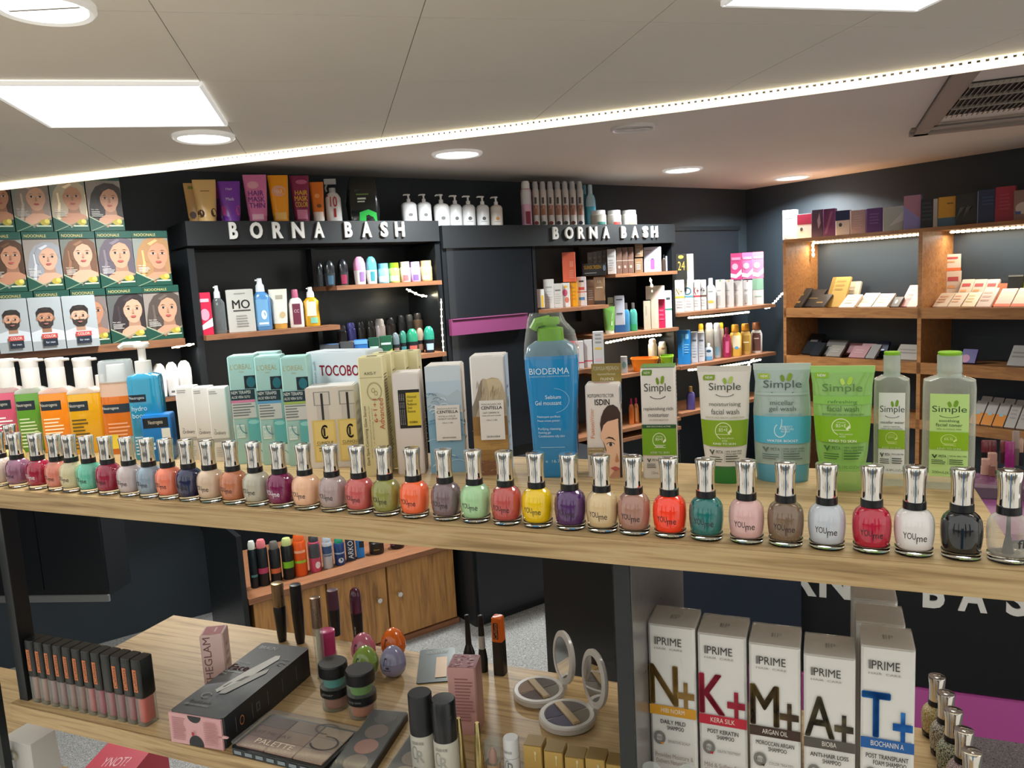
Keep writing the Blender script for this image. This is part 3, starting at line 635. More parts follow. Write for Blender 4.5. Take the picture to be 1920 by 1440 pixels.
# --- pale green moisturiser cartons
def loreal(x0, x1, yt, yb, stripe, label, dv=0.):
    u, v, w, h = FG(x0, x1, yt, yb); d = .045; t = fg_thing('moisturiser_carton', label, 'box', u, v + dv, d, group='pale green moisturiser cartons')
    carton_parts(t, w, h, d, '#9fc9c4', [('t', "L'OREAL", .1, .88, .86, .93, '#b5b483'), ('t', 'PARIS', .4, .85, .58, .865, '#b5b483'),
        ('r', .56, .70, 1., .82, '#12222c'), ('e', .8, .76, .16, .05, '#1d6a78'), ('r', .02, .60, .9, .695, '#14333e'), ('t', 'NEM TERAPISI', .05, .655, .75, .685, '#e6f0ee'), ('t', 'ALOE VERA SUYU', .05, .615, .72, .64, '#dfeae8'),
        ('r', .02, .575, .9, .598, stripe), ('r', .02, .43, .9, .573, '#c9cdca')] + lines(.06, .85, .44, .565, 5, '#6d787a', .5) + [('r', .55, .20, .99, .42, '#5fb0b2'), ('e', .77, .39, .2, .02, '#8fd0ce'),
        ('r', .12, .25, .42, .37, '#dfe9e6'), ('r', .14, .262, .40, .358, '#a9cfca'), ('t', 'ALOE', .16, .30, .38, .33, '#e8f2f0'), ('t', 'VERA', .16, .267, .38, .295, '#e8f2f0'), ('r', .5, .0, 1., .19, '#cfdfdc'), ('a', .75, .06, .3, .08, 0, 180, .06, '#86aeb4'), ('a', .5, .38, .25, .09, 180, 270, .05, '#4f7f8c')],
        [('r', .0, .2, .3, .42, '#5aa4a8'), ('r', 0, .6, 1, .69, '#6f9f9d')])
loreal(448, 493, 668, 869, '#d983a8', 'pale green moisturiser carton with a pink stripe')
loreal(497, 541, 669, 871, '#5a9fd0', 'pale green moisturiser carton with a blue stripe')
loreal(545, 590, 670, 873, '#9cb85a', 'pale green moisturiser carton with a green stripe')
loreal(487, 531, 663, 850, '#9cb85a', 'pale green moisturiser carton standing behind the front three', .005)
# --- two-bottle gift box and the white box behind
u, v, w, h = FG(588, 672, 726, 876); d = .05; t = fg_thing('lotion_gift_carton', 'white carton with two yellow lotion bottles printed on it', 'box', u, v, d)
pr = [('r', 0, 0, 1, 1, '#d8d2cb')]
for k in (.33, .86):
    pr += [('r', k - .17, .78, k + .17, .95, '#8f8f8e'), ('r', k - .145, .79, k + .145, .94, '#cfcac4'), ('r', k - .12, .60, k + .12, .78, '#c5c1bc'), ('r', k - .025, .60, k + .025, .93, '#2d2d2f'), ('r', k - .24, .08, k + .24, .60, '#d9c070'), ('r', k - .2, .10, k + .2, .58, '#e2cb80'),
           ('b', 'C', k - .07, .36, k + .07, .54, '#2b2a26'), ('r', k - .02, .40, k + .02, .5, '#2b2a26'), ('t', 'CLINIQUE', k - .17, .295, k + .17, .335, '#37342c'), ('r', k - .19, .285, k + .19, .289, '#37342c')]
pr2 = []
for p in pr:
    if p[0] == 'r': p = ('r', cl(p[1]), p[2], cl(p[3]), p[4], p[5])
    elif p[0] == 't' and p[2] > .5: p = ('t', 'CLINIQU', p[2], p[3], .995, p[5], p[6])
    pr2.append(p)
carton_parts(t, w, h, d, '#d8d2cb', pr2 + lines(.2, .45, .20, .26, 2, '#6a6048'), lines(.2, .8, .2, .8, 5, '#b0aaa4'))
u2, v2, w2, h2 = FG(592, 710, 660, 852); t = thing('skincare_carton', 'large pale white carton with red lettering behind the lotion carton', 'box', Sw(u2 + .012, v + d + .03, ZS), ROT_S)
hh = on_n(640, 660, E2, v + d + .005).z - ZS
carton_parts(t, w2 * 1.05, hh, .05, '#c9d2d8', [('b', 'TOCOBO', .22, .78, .86, .88, '#b52a45'), ('v', 'vitamin sun cream', .06, .62, .1, .95, '#8a949c'), ('v', 'cotton soft', .12, .66, .16, .92, '#8a949c')])
# --- tall cream serum cartons
def axis(x0, x1, yt, yb, label, fr=True, dv=0):
    u, v, w, h = FG(x0, x1, yt, yb); d = .04; t = fg_thing('serum_carton', label, 'box', u, v + dv, d, group='tall cream serum cartons')
    carton_parts(t, w, h, d, '#d8cfa2', [('r', .04, .835, .96, .838, '#8d8660'), ('t', 'AXIS-Y', .24, .86, .72, .885, '#4a4632'), ('a', .6, .72, .27, .07, 0, 360, .025, '#8d8660'), ('a', .6, .72, .3, .078, 0, 360, .015, '#8d8660'), ('a', .55, .73, .06, .018, 0, 360, .1, '#6a6448'), ('a', .66, .705, .06, .018, 0, 360, .1, '#6a6448'),
        ('v', 'Dark Spot Correcting Glow Serum', .10, .10, .24, .60, '#3a3626'), ('v', 'this helps correct dark spots and brightens the skin', .3, .16, .36, .60, '#6d684e'), ('v', 'for a glowing tone', .42, .2, .47, .58, '#6d684e'), ('v', '6+1+1', .5, .46, .66, .66, '#b5543c'), ('v', 'Advanced', .72, .40, .92, .66, '#b5543c')] if fr else [('r', .1, .8, .9, .803, '#8d8660')],
        lines(.12, .8, .12, .86, 30, '#5a5642', .55), tp=[('r', .3, .35, .7, .65, '#4a4632')])
axis(688, 732, 671, 893, 'tall cream serum carton with sideways lettering, front one')
for i, (x, y) in enumerate(((712, 877), (737, 868), (760, 860))):
    u, v, w, h = FG(x, x + 36, 663 - 2 * i, y)
    axis(x, x + 36, 664 - 2 * i, y, 'tall cream serum carton, %s behind the front one' % ('first', 'second', 'third')[i], False)
u, v, w, h = FG(748, 797, 700, 889); d = .042; t = fg_thing('essence_carton', 'white carton with a black and yellow label', 'box', u, v, d)
carton_parts(t, w, h, d, '#d9d1cc', [('r', .2, .46, .98, .84, '#1c1c1c'), ('r', .48, .485, .98, .81, '#d8c23a'), ('t', 'Advanced', .52, .755, .86, .785, '#2a2816'), ('t', 'Snail', .52, .72, .72, .745, '#2a2816'), ('t', 'Radiance', .52, .685, .86, .71, '#2a2816'), ('t', 'Dual', .52, .65, .68, .675, '#2a2816'), ('t', 'Essence', .52, .615, .8, .64, '#2a2816'), ('b', 'COSRX', .56, .51, .86, .53, '#2a2816')] + [('v', 'protects the skin', .24 + .07 * i, .5, .28 + .07 * i, .8, '#c9c9c9') for i in range(3)],
             lines(.3, .8, .05, .5, 14, '#8a8480', .3))
def centella(x0, x1, yt, yb, name, label, prims, side):
    u, v, w, h = FG(x0, x1, yt, yb); d = .05; t = fg_thing(name, label, 'box', u, v, d)
    carton_parts(t, w, h, d, '#d9d4cf', prims, side)
lab = lambda s1, s2: [('r', .23, .31, .93, .64, '#dcd8d3'), ('t', 'MADAGASCAR', .29, .60, .86, .615, '#55504c'), ('b', 'CENTELLA', .28, .565, .88, .592, '#2c2a28'), ('t', s1, .33, .53, .8, .545, '#55504c'), ('t', s2, .3, .505, .84, .52, '#55504c'), ('t', '100ml 3.38fl', .42, .47, .72, .482, '#6a6662'), ('t', 'SKIN1004', .4, .33, .78, .345, '#3a3836')]
wave = [('r', 0, 0, 1, .52, '#7fa9c2'), ('p', [(0, .5), (0, .72), (.25, .74), (.45, .68), (.7, .6), (1, .56), (1, .5)], '#8fb2c8'), ('r', 0, .86, 1, 1, '#c9d6e0'), ('r', 0, .72, 1, .86, '#b7cbdb'), ('p', [(.0, .70), (.3, .76), (.6, .72), (.9, .78), (1, .75), (1, .6), (0, .6)], '#aebfca')]
for i in range(16): wave += [('a', random.uniform(.1, .9), random.uniform(.03, .5), .22, .03, 20, 160, .09, random.choice(('#a9c9da', '#5d8ba8', '#c4dae4')))]
for i in range(14): wave += [('a', random.uniform(.05, .5), random.uniform(.55, .74), .12, .03, 10, 150, .1, random.choice(('#5f7f94', '#d8e2e6', '#7896a8')))]
centella(810, 874, 686, 886, 'serum_carton', 'blue and white carton printed with a sea wave', wave + lab('HYALU-CICA', 'WATER-FIT SUN SERUM'), [('e', .35, .45, .12, .03, '#4d7a3c'), ('r', .2, .55, .6, .56, '#6a6662'), ('r', .2, .3, .6, .31, '#6a6662')])
rock = [('p', [(0, .58), (.08, .62), (.2, .72), (.3, .80), (.36, .82), (.46, .81), (.62, .825), (.8, .815), (.9, .77), (1, .66), (1, .4), (0, .4)], '#b8a78c'), ('p', [(0, .58), (.1, .64), (.2, .72), (.3, .80), (.34, .81), (.3, .7), (.22, .6), (.1, .5), (0, .5)], '#8b8174'), ('p', [(.46, .81), (.52, .7), (.48, .62), (.58, .6), (.62, .72), (.7, .6), (.85, .72), (.9, .77), (.8, .815)], '#c9b796'),
        ('r', 0, .0, 1, .5, '#93703f'), ('r', 0, .22, 1, .34, '#b08b52'), ('r', 0, 0, 1, .13, '#7d5740')]
for i in range(26): rock += [('a', random.uniform(.05, .95), random.uniform(.02, .46), .16, .012, 10, 170, .12, random.choice(('#7a5c32', '#c19c60', '#a37c46', '#8c6a3e')))]
for i in range(18): rock += [('p', [(x := random.uniform(.15, .85), y := random.uniform(.55, .76)), (x + .02, y + .01), (x + .05, y + .07), (x + .02, y + .05)], random.choice(('#80735f', '#d2c3a4', '#9c8c70')))]
rock = [('p', [(cl(a), b) for a, b in p[1]], p[2]) if p[0] == 'p' else p for p in rock]
centella(893, 957, 668, 891, 'cleansing_oil_carton', 'white carton printed with a brown rocky mountain', rock + lab('LIGHT CLEANSING OIL', 'made with pure centella'), [('r', 0, 0, 1, 1, '#b9cbda'), ('e', .4, .6, .12, .05, '#3c5a52'), ('r', .38, .4, .42, .6, '#3c5a52'), ('r', .2, .72, .6, .74, '#5b7486'), ('r', .2, .3, .62, .31, '#5b7486')])
# --- blue gel bottle with wrapped green pump
u, v, w, h = FG(1001, 1083, 592, 896); w = .066; d = .046; t = fg_thing('gel_bottle', 'tall bright blue cleansing gel bottle with a green pump under clear wrap', 'bottle', u, v, d)
zb = on_n(1035, 668, E2, v).z - ZS; ztop = on_n(1035, 596, E2, v).z - ZS
bd = [(0, w * .86, d * .9, 4), (.004, w * .9, d, 4), (zb * .5, w * .98, d, 4), (zb * .9, w * 1.1, d, 4), (zb, w * 1.1, d * .98, 4)]
part(t, 'bottle', loft(bd, 36), M('#1584c2', .2, coat=.7))
part(t, 'clear_shoulder', loft([(zb, w * 1.1, d * .98, 4), (zb + .012, w * 1.0, d * .92, 3), (zb + .02, w * .62, d * .8, 2.4)], 36), clear('gel_shoulder', '#cfe2ea', '#7fa4b4', .55))
gm = M('#6aa022', .3); s = .036
part(t, 'pump_collar', loft([(zb + .016, s, s, 2), (zb + .036, s * .96, s * .96, 2), (zb + .038, s * .6, s * .6, 2)], 24), gm)
part(t, 'pump_head', join(loft([(zb + .038, s * .5, s * .5, 2), (ztop - .008, s * .5, s * .5, 2)], 16), loft([(ztop - .010, s * .7, s * .6, 2.3), (ztop - .004, s * .75, s * .62, 2.3), (ztop, s * .66, s * .55, 2.3)], 18), pipe([(0, 0, ztop - .005), (-.018, -.003, ztop - .007), (-.023, -.004, ztop - .016)], [.008, .007, .006], 8)), gm)
wrapg = loft([(zb - .004, w * 1.13, d * 1.04, 4), (zb + .014, w * 1.11, d * 1.0, 3), (zb + .032, w * .98, d * .95, 2.6), (ztop - .006, w * .78, d * .8, 2.4, 0, -.006), (ztop + .006, w * .66, d * .5, 2.2, 0, -.006)], 26)
wrapg = ([(x + random.uniform(-.0015, .0015), y + random.uniform(-.0015, .0015), z) for x, y, z in wrapg[0]], wrapg[1])
part(t, 'shrink_wrap', wrapg, clear('shrink_film', '#fbfcfc', '#f0f2f0', .03, .04, .4))
printed(t, 'label_print', around(bd, 0, zb), [('t', 'BIODERMA', .1, .855, .84, .905, '#cfe6f2'), ('t', 'LABORATOIRE DERMATOLOGIQUE', .1, .83, .85, .843, '#a8d4ec'), ('a', .52, .64, .32, .10, -80, 85, .012, '#a9d6ea'), ('t', 'Sebium', .37, .655, .68, .685, '#cfe6f2'), ('t', 'Gel moussant', .16, .605, .69, .64, '#cfe6f2'),
    ('t', 'Nettoyant purifiant', .18, .495, .66, .52, '#cfe6f2'), ('t', 'Peaux mixtes grasses', .18, .465, .64, .485, '#cfe6f2'), ('t', 'Purifying cleansing', .18, .395, .66, .42, '#cfe6f2'), ('t', 'foaming gel', .18, .365, .44, .39, '#cfe6f2'), ('t', 'Combination oily skin', .18, .335, .74, .36, '#cfe6f2'), ('r', .2, .255, .74, .259, '#a9d6ea'), ('t', 'e  16.7', .3, .13, .62, .155, '#a9d6ea')], .0004, .0001, True)
# --- sun cream carton with a face
u, v, w, h = FG(1103, 1168, 722, 895); d = .036; t = fg_thing('sun_cream_carton', "white sun cream carton printed with half a woman's face", 'box', u, v, d)
sk, hr = '#e2b698', '#3b2a24'
carton_parts(t, w, h, d, '#d6cec8', [('b', 'FOTO', .07, .868, .31, .905, '#3a3634'), ('t', 'PROTECTOR', .32, .868, .83, .905, '#5a5654'), ('b', 'ISDIN', .27, .785, .70, .85, '#2e2a28'), ('v', 'Fusion', .12, .43, .23, .60, '#d4703a'), ('v', 'Water', .12, .605, .23, .75, '#d99a78'),
    ('p', [(.42, .52), (.40, .58), (.44, .66), (.52, .73), (.64, .78), (.8, .79), (.92, .76), (1, .70), (1, .0), (.95, 0), (.6, .2), (.46, .42)], hr),
    ('p', [(.44, .50), (.5, .57), (.62, .61), (.8, .625), (.92, .64), (.99, .60), (.99, .0), (.46, .0), (.47, .06), (.55, .12), (.5, .17), (.56, .3), (.5, .38), (.42, .43), (.40, .48)], sk),
    ('p', [(.6, .0), (.99, .0), (.99, .12), (.8, .09)], '#b9876a'), ('p', [(.93, .62), (1, .66), (1, .0), (.93, .0), (.95, .3)], '#2c201c'),
    ('p', [(.52, .42), (.64, .446), (.76, .436), (.84, .40), (.72, .424), (.62, .43)], '#33241e'), ('e', .69, .362, .1, .018, '#e4d3c6'), ('e', .69, .362, .045, .02, '#3a2a22'), ('a', .69, .35, .12, .035, 25, 160, .09, '#2a1c18'), ('p', [(.86, .27), (.9, .21), (.92, .18), (.84, .165), (.8, .18)], '#b4805f'), ('p', [(.66, .105), (.8, .125), (.9, .11), (.92, .09), (.8, .07)], '#b05a55'),
    ('p', [(.02, .33), (.52, .33), (.46, .25), (.02, .25)], '#8f7c55'), ('t', 'NO IRRITA LOS OJOS', .05, .30, .45, .32, '#e0d8c0'), ('t', 'does not irritate eyes', .05, .265, .42, .285, '#e0d8c0'), ('r', .08, .14, .38, .23, '#8f7c55'), ('b', '5', .11, .155, .19, .215, '#e8e0c8'), ('p', [(.29, .215), (.305, .185), (.345, .185), (.315, .17), (.33, .145), (.29, .16), (.25, .145), (.265, .17), (.235, .185), (.275, .185)], '#e8e0c8')],
    [('r', .0, .8, 1, .98, '#9fb2bc'), ('r', .3, .82, .6, .95, '#4f6470'), ('r', .35, .72, .6, .78, '#2d3c44')], tp=[('r', .25, .3, .7, .38, '#b06a50'), ('r', .22, .5, .68, .56, '#b06a50')])
part(t, 'gold_banner', boxg(.004, .012, h + .012, w * .88, .002, .026), M('#a08a4c', .3, .6))
printed(t, 'banner_print', lambda x, y, l: (.004 + (x - .5) * w * .88, .011 - l, h + y * .025), [('b', 'FORMULA MEJORADA', .06, .58, .93, .86, '#efe6c4'), ('t', 'improved formula', .2, .34, .8, .5, '#e6dcb8'), ('t', 'nueva', .3, .08, .75, .24, '#e6dcb8')])
# --- plain herb-green line: carton, tubes and two clear bottles
def leafp(x, y, dx, dy, wd, c):
    px, py = -dy * wd, dx * wd
    return ('p', [(x, y), (x + dx * .35 + px, y + dy * .35 + py), (x + dx * .75 + px * .8, y + dy * .75 + py * .8), (x + dx, y + dy), (x + dx * .7 - px * .9, y + dy * .7 - py * .9), (x + dx * .3 - px * .8, y + dy * .3 - py * .8)], c)
def simple_logo(x0, x1, y, ht, ink, leaf='#7d9c1c', leaf2='#6d8c18'):
    w = x1 - x0; s = 1.
    return [('t', 'Simple', x0, y - ht * .28, x1, y + ht, ink), ('a', (x0 + x1) / 2, y - ht * .3, w * .31, ht * .55, 205, 335, .06, ink),
            leafp(x0 + w * .57, y + ht * 1.02, -w * .13, ht * .5, .3, leaf2), leafp(x0 + w * .61, y + ht * 1.02, w * .15, ht * .7, .3, leaf)]
def vit(cx, cy, rx, ry, txt, c, pill=True):
    out = [('a', cx, cy, rx, ry, -10, 250, .045, c), ('t', txt, cx - rx * .55, cy - ry * .05, cx + rx * .55, cy + ry * .35, c), ('t', 'VITAMIN', cx - rx * .5, cy + ry * .45, cx + rx * .5, cy + ry * .62, c), ('p', [(cx + rx * .5, cy - ry * .2), (cx + rx * .9, cy + ry * .25), (cx + rx * .95, cy - ry * .1), (cx + rx * .7, cy - ry * .4)], c)]
    if pill: out += [('r', cx - rx * .75, cy - ry * 1.05, cx + rx * .95, cy - ry * .98, c), ('r', cx - rx * .75, cy - ry * .70, cx + rx * .95, cy - ry * .63, c), ('r', cx - rx * .5, cy - ry * .9, cx + rx * .6, cy - ry * .8, c)]
    else: out += [('r', cx - rx * .95, cy - ry * .42, cx + rx * .9, cy - ry * .36, c), ('t', 'PRO AMINO', cx - rx * .2, cy - ry * .95, cx + rx * 1.3, cy - ry * .78, c), ('t', 'ACIDS', cx - rx * .2, cy - ry * 1.25, cx + rx * .5, cy - ry * 1.05, c)]
    return out
def peta(x0, x1, y0, y1, ink, t2='FOR ALL SKIN TYPES', extra=None):
    w, h = x1 - x0, y1 - y0
    return [('p', [(x0, y1), (x0 + w * .06, y1), (x0 + w * .08, y1 - h * .2), (x0 + w * .13, y1), (x0 + w * .17, y1), (x0 + w * .09, y1 - h * .42)], ink), ('b', 'PETA', x0 + w * .21, y1 - h * .26, x0 + w * .42, y1 - h * .02, ink), ('r', x0 + w * .46, y0, x0 + w * .465, y1, ink),
            ('b', extra or t2, x0 + w * .5, y1 - h * .16, x0 + w * .98, y1 - h * .02, ink)] + ([('b', t2, x0 + w * .5, y1 - h * .36, x0 + w * .98, y1 - h * .22, ink)] if extra else []) + lines(x0 + w * .5, x0 + w * .95, y0, y1 - h * .42, 3, ink, .2) + lines(x0 + w * .0, x0 + w * .4, y0, y1 - h * .5, 3, ink, .2)
NEWB = lambda x0, y0, x1, y1, c: [('p', [(x0, y0), (x0 + (x1 - x0) * .9, y0), (x1, y0 + (y1 - y0) * .4), (x1, y1), (x0 + (x1 - x0) * .12, y1), (x0, y0 + (y1 - y0) * .6)], c), ('b', 'NEW', x0 + (x1 - x0) * .2, y0 + (y1 - y0) * .25, x0 + (x1 - x0) * .82, y0 + (y1 - y0) * .75, '#eef2e0')]
u, v, w, h = FG(1206, 1271, 690, 898); d = .042; t = fg_thing('moisturiser_carton', 'white and green moisturiser carton with a dark green stripe', 'box', u, v, d)
carton_parts(t, w, h, d, '#d9d4cd', NEWB(.04, .935, .34, .985, '#5c8a1e') + simple_logo(.10, .88, .79, .075, '#454540') + [('t', 'replenishing rich', .07, .615, .92, .655, '#4a4a46'), ('t', 'moisturiser', .2, .565, .8, .60, '#4a4a46'), ('t', '12H MOISTURISATION', .22, .53, .78, .545, '#6a6840'),
    ('r', 0, .462, 1, .497, '#24502c'), ('b', 'SKIN SMOOTHING ACTIVES', .14, .472, .84, .487, '#e0e8d8'), ('r', 0, .22, 1, .462, '#6c9a1a')] + vit(.5, .355, .19, .065, 'B5+E', '#dfe8c8') + [('b', 'KIND TO SKIN', .24, .235, .78, .255, '#e6eed6')] + peta(.12, .9, .10, .19, '#3a3c38') + [('t', '125mL', .25, .05, .46, .075, '#5a5a56')],
    lines(.25, .75, .08, .95, 26, '#77766c', .5), tp=[('r', 0, 0, 1, 1, '#4f7a2e')])
def tube(x0, x1, yt, yb, cap_w, label, col, capm, prims, crimp, bm=None, d=.042, capz=.022):
    uc, v, w, h = FG(x0, x1, yt, yb); wt = w; t = fg_thing('face_wash_tube', label, 'tube', uc, v, d, group='face wash squeeze tubes')
    part(t, 'cap', loft([(0, cap_w * .96, d * .9, 2.2), (.002, cap_w, d * .95, 2.2), (capz, cap_w * 1.04, d, 2.2), (capz + .001, cap_w, d * .96, 2.2)], 32), capm)
    bd = [(capz + .001, cap_w * 1.06, d * 1.0, 2.2), (h * .3, cap_w * 1.06 + (wt - cap_w) * .25, d * .98, 2.3), (h * .6, cap_w * 1.06 + (wt - cap_w) * .55, d * .72, 2.4), (h * .85, wt * .93, d * .36, 2.6), (h * .95, wt * .985, .008, 4)]
    m = bm or M(col, .3, coat=.3)
    part(t, 'tube', loft(bd, 36), m)
    part(t, 'crimped_end', loft([(h * .95, wt * .985, .008, 4), (h * .952, wt * .99, .003, 6), (h, wt * 1.0, .0026, 6)], 36), M(crimp, .35))
    printed(t, 'front_print', around(bd, 0, h), prims, .0010, .00012, True)
    return t
ink = '#3f4a3c'
tube(1308, 1412, 690, 908, .046, 'white and green face wash tube with a green cap', '#dad5cc', M('#2f7a35', .35),
     NEWB(.1, .885, .33, .93, '#7d9c10') + simple_logo(.2, .83, .80, .062, ink, '#a8bf5a', '#8fae2e') + [('t', 'moisturising', .2, .66, .83, .70, ink), ('t', 'facial wash', .24, .60, .80, .645, ink), ('t', 'SMOOTH AND HEALTHY LOOKING SKIN', .12, .565, .9, .58, '#8a9040'), ('r', .01, .33, .99, .55, '#7c9f12')] + vit(.48, .46, .17, .07, 'B5+E', '#e2eab8', False) + [('b', 'KIND TO SKIN', .25, .345, .75, .362, '#eef2d8')] + peta(.15, .9, .19, .30, ink, 'FOR ALL SKIN TYPES', '100% SOAP FREE') + [('t', '150mL(5.1FL.OZ)', .2, .135, .8, .16, '#55554e')], '#d2cdc4')
tube(1412, 1522, 685, 906, .062, 'translucent pale blue face wash tube with a light blue band', '#b9c9c2', M('#63a9c2', .3),
     [('r', .08, .875, .28, .92, '#9db82a'), ('b', 'NEW', .12, .887, .25, .908, '#eef2e0')] + simple_logo(.16, .86, .80, .064, '#4c5f58') + [('r', .01, .74, .99, .76, '#b1c4bd'), ('t', 'micellar', .3, .66, .71, .70, '#4c5f58'), ('t', 'gel wash', .28, .60, .74, .65, '#4c5f58'), ('t', 'HYDRATING MICELLES', .2, .575, .84, .588, '#68b6cc'), ('r', .01, .34, .99, .565, '#52b3d0'), ('a', .47, .45, .1, .055, 120, 400, .07, '#cfe9f0'), ('a', .40, .53, .1, .09, -50, 10, .06, '#cfe9f0'), ('t', 'PERFECT', .49, .475, .68, .49, '#dff0f4'), ('t', 'MOISTURE', .49, .455, .7, .47, '#dff0f4'), ('t', 'BOOST', .49, .435, .64, .45, '#dff0f4'), ('b', 'WATER BOOST', .24, .355, .78, .375, '#eaf6f8')] + peta(.15, .9, .20, .31, '#5b7068', 'FOR DRY SKIN', '100% SOAP FREE'), '#bccac4', clear('pale_tube', '#dfeee8', '#b6cac2', .8, .2))
tube(1518, 1640, 690, 922, .048, 'translucent lime green face wash tube in front of the clear bottles', '#8fc063', clear('lime_cap', '#e0f0c8', '#a8cf78', .55),
     NEWB(.06, .905, .28, .95, '#85b41a') + simple_logo(.17, .83, .80, .062, '#55803c', '#a4cc3a', '#b4d65a') + [('r', .01, .70, .99, .765, '#84bd50'), ('t', 'refreshing', .26, .70, .75, .735, '#3f6d30'), ('t', 'facial wash', .24, .645, .78, .69, '#3f6d30'), ('t', 'SMOOTH AND HEALTHY LOOKING SKIN', .16, .615, .86, .63, '#3f6d30'), ('r', .01, .40, .99, .605, '#7cb010')] + vit(.48, .525, .16, .065, 'B5+E', '#e2eec0', False) + [('b', 'KIND TO SKIN', .26, .405, .76, .425, '#f0f6dc')] + peta(.15, .92, .26, .375, '#3b6a2e', 'FOR ALL SKIN TYPES', '100% SOAP FREE') + [('t', '(5.1FL.OZ)e', .4, .19, .85, .22, '#4d7a3c')], '#9ccc74', clear('lime_tube', '#d8efb8', '#8cc25c', .86, .2), capz=.024)
def toner(x0, x1, yt, yb, label, labcol, band, prims, hn=.029):
    u, v, w, h = FG(x0, x1, yt, yb); d = .036; t = fg_thing('toner_bottle', label, 'bottle', u, v, d, group='clear flat facial toner bottles')
    hb = h - hn; bd = [(0, w * .92, d * .9, 5), (.004, w, d, 5), (hb - .012, w, d, 5), (hb - .004, w * .97, d * .95, 4), (hb, w * .6, d * .85, 2.6)]
    part(t, 'bottle', loft(bd, 36), clear('toner_plastic', '#f2f4ec', '#d5d8cc', .28, .05, .8))
    part(t, 'neck', loft([(hb - .001, w * .50, w * .46, 2), (hb + .004, w * .46, w * .44, 2), (hb + .005, w * .485, w * .46, 2), (hb + .011, w * .485, w * .46, 2), (hb + .012, w * .47, w * .45, 2), (hb + hn - .004, w * .485, w * .46, 2)], 28), clear('frosted_cap', '#f0f4ee', '#c3ccc2', .6, .25))
    part(t, 'flip_cap', loft([(hb + hn - .005, w * .44, w * .42, 2), (hb + hn - .001, w * .46, w * .44, 2), (hb + hn, w * .42, w * .40, 2)], 28), M('#7cb022', .3))
    f = lambda x, y, l: around(bd, .016, hb - .018)(.14 + .72 * x, y, l)
    printed(t, 'label_print', f, [('r', 0, 0, 1, 1, labcol)] + prims, .0004, .00012, True)
toner(1637, 1704, 662, 912, 'clear micellar water bottle with a white label, partly behind the lime tube', '#dcdfda', None, simple_logo(.05, .98, .76, .08, '#39443c', '#6f9c1a', '#6f9c1a') + [('t', 'micellar water', .08, .62, .97, .655, '#3f4a42'), ('t', 'GENTLY REMOVES', .18, .575, .82, .592, '#5a6a40'), ('t', 'MAKE-UP & HYDRATES', .1, .55, .9, .567, '#5a6a40'), ('r', 0, .31, 1, .545, '#86ad1c')] + vit(.5, .445, .22, .07, 'B3+C', '#cfe08a') + [('b', 'KIND TO SKIN', .15, .315, .85, .335, '#dcebb0')] + peta(.06, .98, .12, .26, '#333c34') + [('t', '(6.8FL.OZ)e', .3, .03, .95, .065, '#4a524a')])
toner(1728, 1826, 662, 919, 'clear facial toner bottle with a light green label', '#b7d884', None, simple_logo(.06, .94, .78, .075, '#1f4526', '#6f9c1a', '#6f9c1a') + [('t', 'soothing', .24, .655, .76, .695, '#28502c'), ('t', 'facial toner', .16, .61, .84, .65, '#28502c'), ('t', '100% ALCOHOL FREE', .18, .57, .82, .586, '#4d7030'), ('r', 0, .33, 1, .545, '#86b012')] + vit(.5, .45, .2, .065, 'B5', '#d2e68c') + [('b', 'KIND TO SKIN', .2, .335, .8, .357, '#e2f0b8')] + peta(.06, .98, .15, .27, '#1f4526') + [('t', '200mL(6.8FL', .08, .035, .72, .075, '#1f4526')])
# ================================================================ goods on the back wall
def FP(x0, x1, yt, yb, a, z=None, n=A_):
    xm = (x0 + x1) / 2; P = on_n(xm, yb, n, a); T = on_n(xm, yt, n, a); w = (x1 - x0) * depth(P) / F * .94; h = T.z - P.z
    if z is not None: P.z = z + .0008
    return P, w, h
NF = 14
def k_box(t, w, h, c, fr=(), d=None, **k):
    d = d or min(w, .045); part(t, 'carton', loft([(0, w, d, 'box'), (h, w, d, 'box')]), M(c, .4)); part(t, 'top_flap', boxg(0, 0, h + .0006, w * .9, d * .9, .0012), M(c, .4))
    if fr: printed(t, 'front_print', front(w, h, d), list(fr), .0008, .0004)
def k_tube(t, w, h, c, fr=(), cap=None, **k):
    cz = h * .13; d = w * .6; part(t, 'cap', loft([(0, w * .74, d, 2), (cz, w * .76, d, 2)], NF), M(cap or c, .4))
    bd = [(cz, w * .8, d, 2.2), (h * .5, w * .9, d * .75, 2.4), (h * .93, w, .008, 4), (h, w, .005, 5)]
    part(t, 'tube', loft(bd, 20), M(c, .3))
    if fr: printed(t, 'front_print', around(bd, 0, h), list(fr), .0012, .0005, True)
def k_pump(t, w, h, c, fr=(), cap='#eeecea', **k):
    hb = h * .72; bd = [(0, w * .95, w * .95, 2.2), (.005, w, w, 2.2), (hb * .85, w, w, 2.2), (hb * .95, w * .8, w * .8, 2.2), (hb, w * .45, w * .45, 2)]
    part(t, 'bottle', loft(bd, 18), M(c, .3)); s = (h - hb) / 1.75; pump_head(t, hb, s, M(cap, .35), turn=pi + random.uniform(-.3, .3))
    if fr: printed(t, 'front_print', around(bd, 0, hb), list(fr), .001, .0004, True)
def k_can(t, w, h, c, fr=(), cap='#eeecea', **k):
    bd = [(0, w * .95, w * .95, 2), (.004, w, w, 2), (h * .78, w, w, 2), (h * .83, w * .86, w * .86, 2)]
    part(t, 'can', loft(bd, NF), M(c, .3, .2)); part(t, 'cap', loft([(h * .83, w * .8, w * .8, 2), (h * .94, w * .8, w * .8, 2), (h, w * .6, w * .6, 2)], NF), M(cap, .35))
    if fr: printed(t, 'front_print', around(bd, 0, h * .8), list(fr), .001, .0004, True)
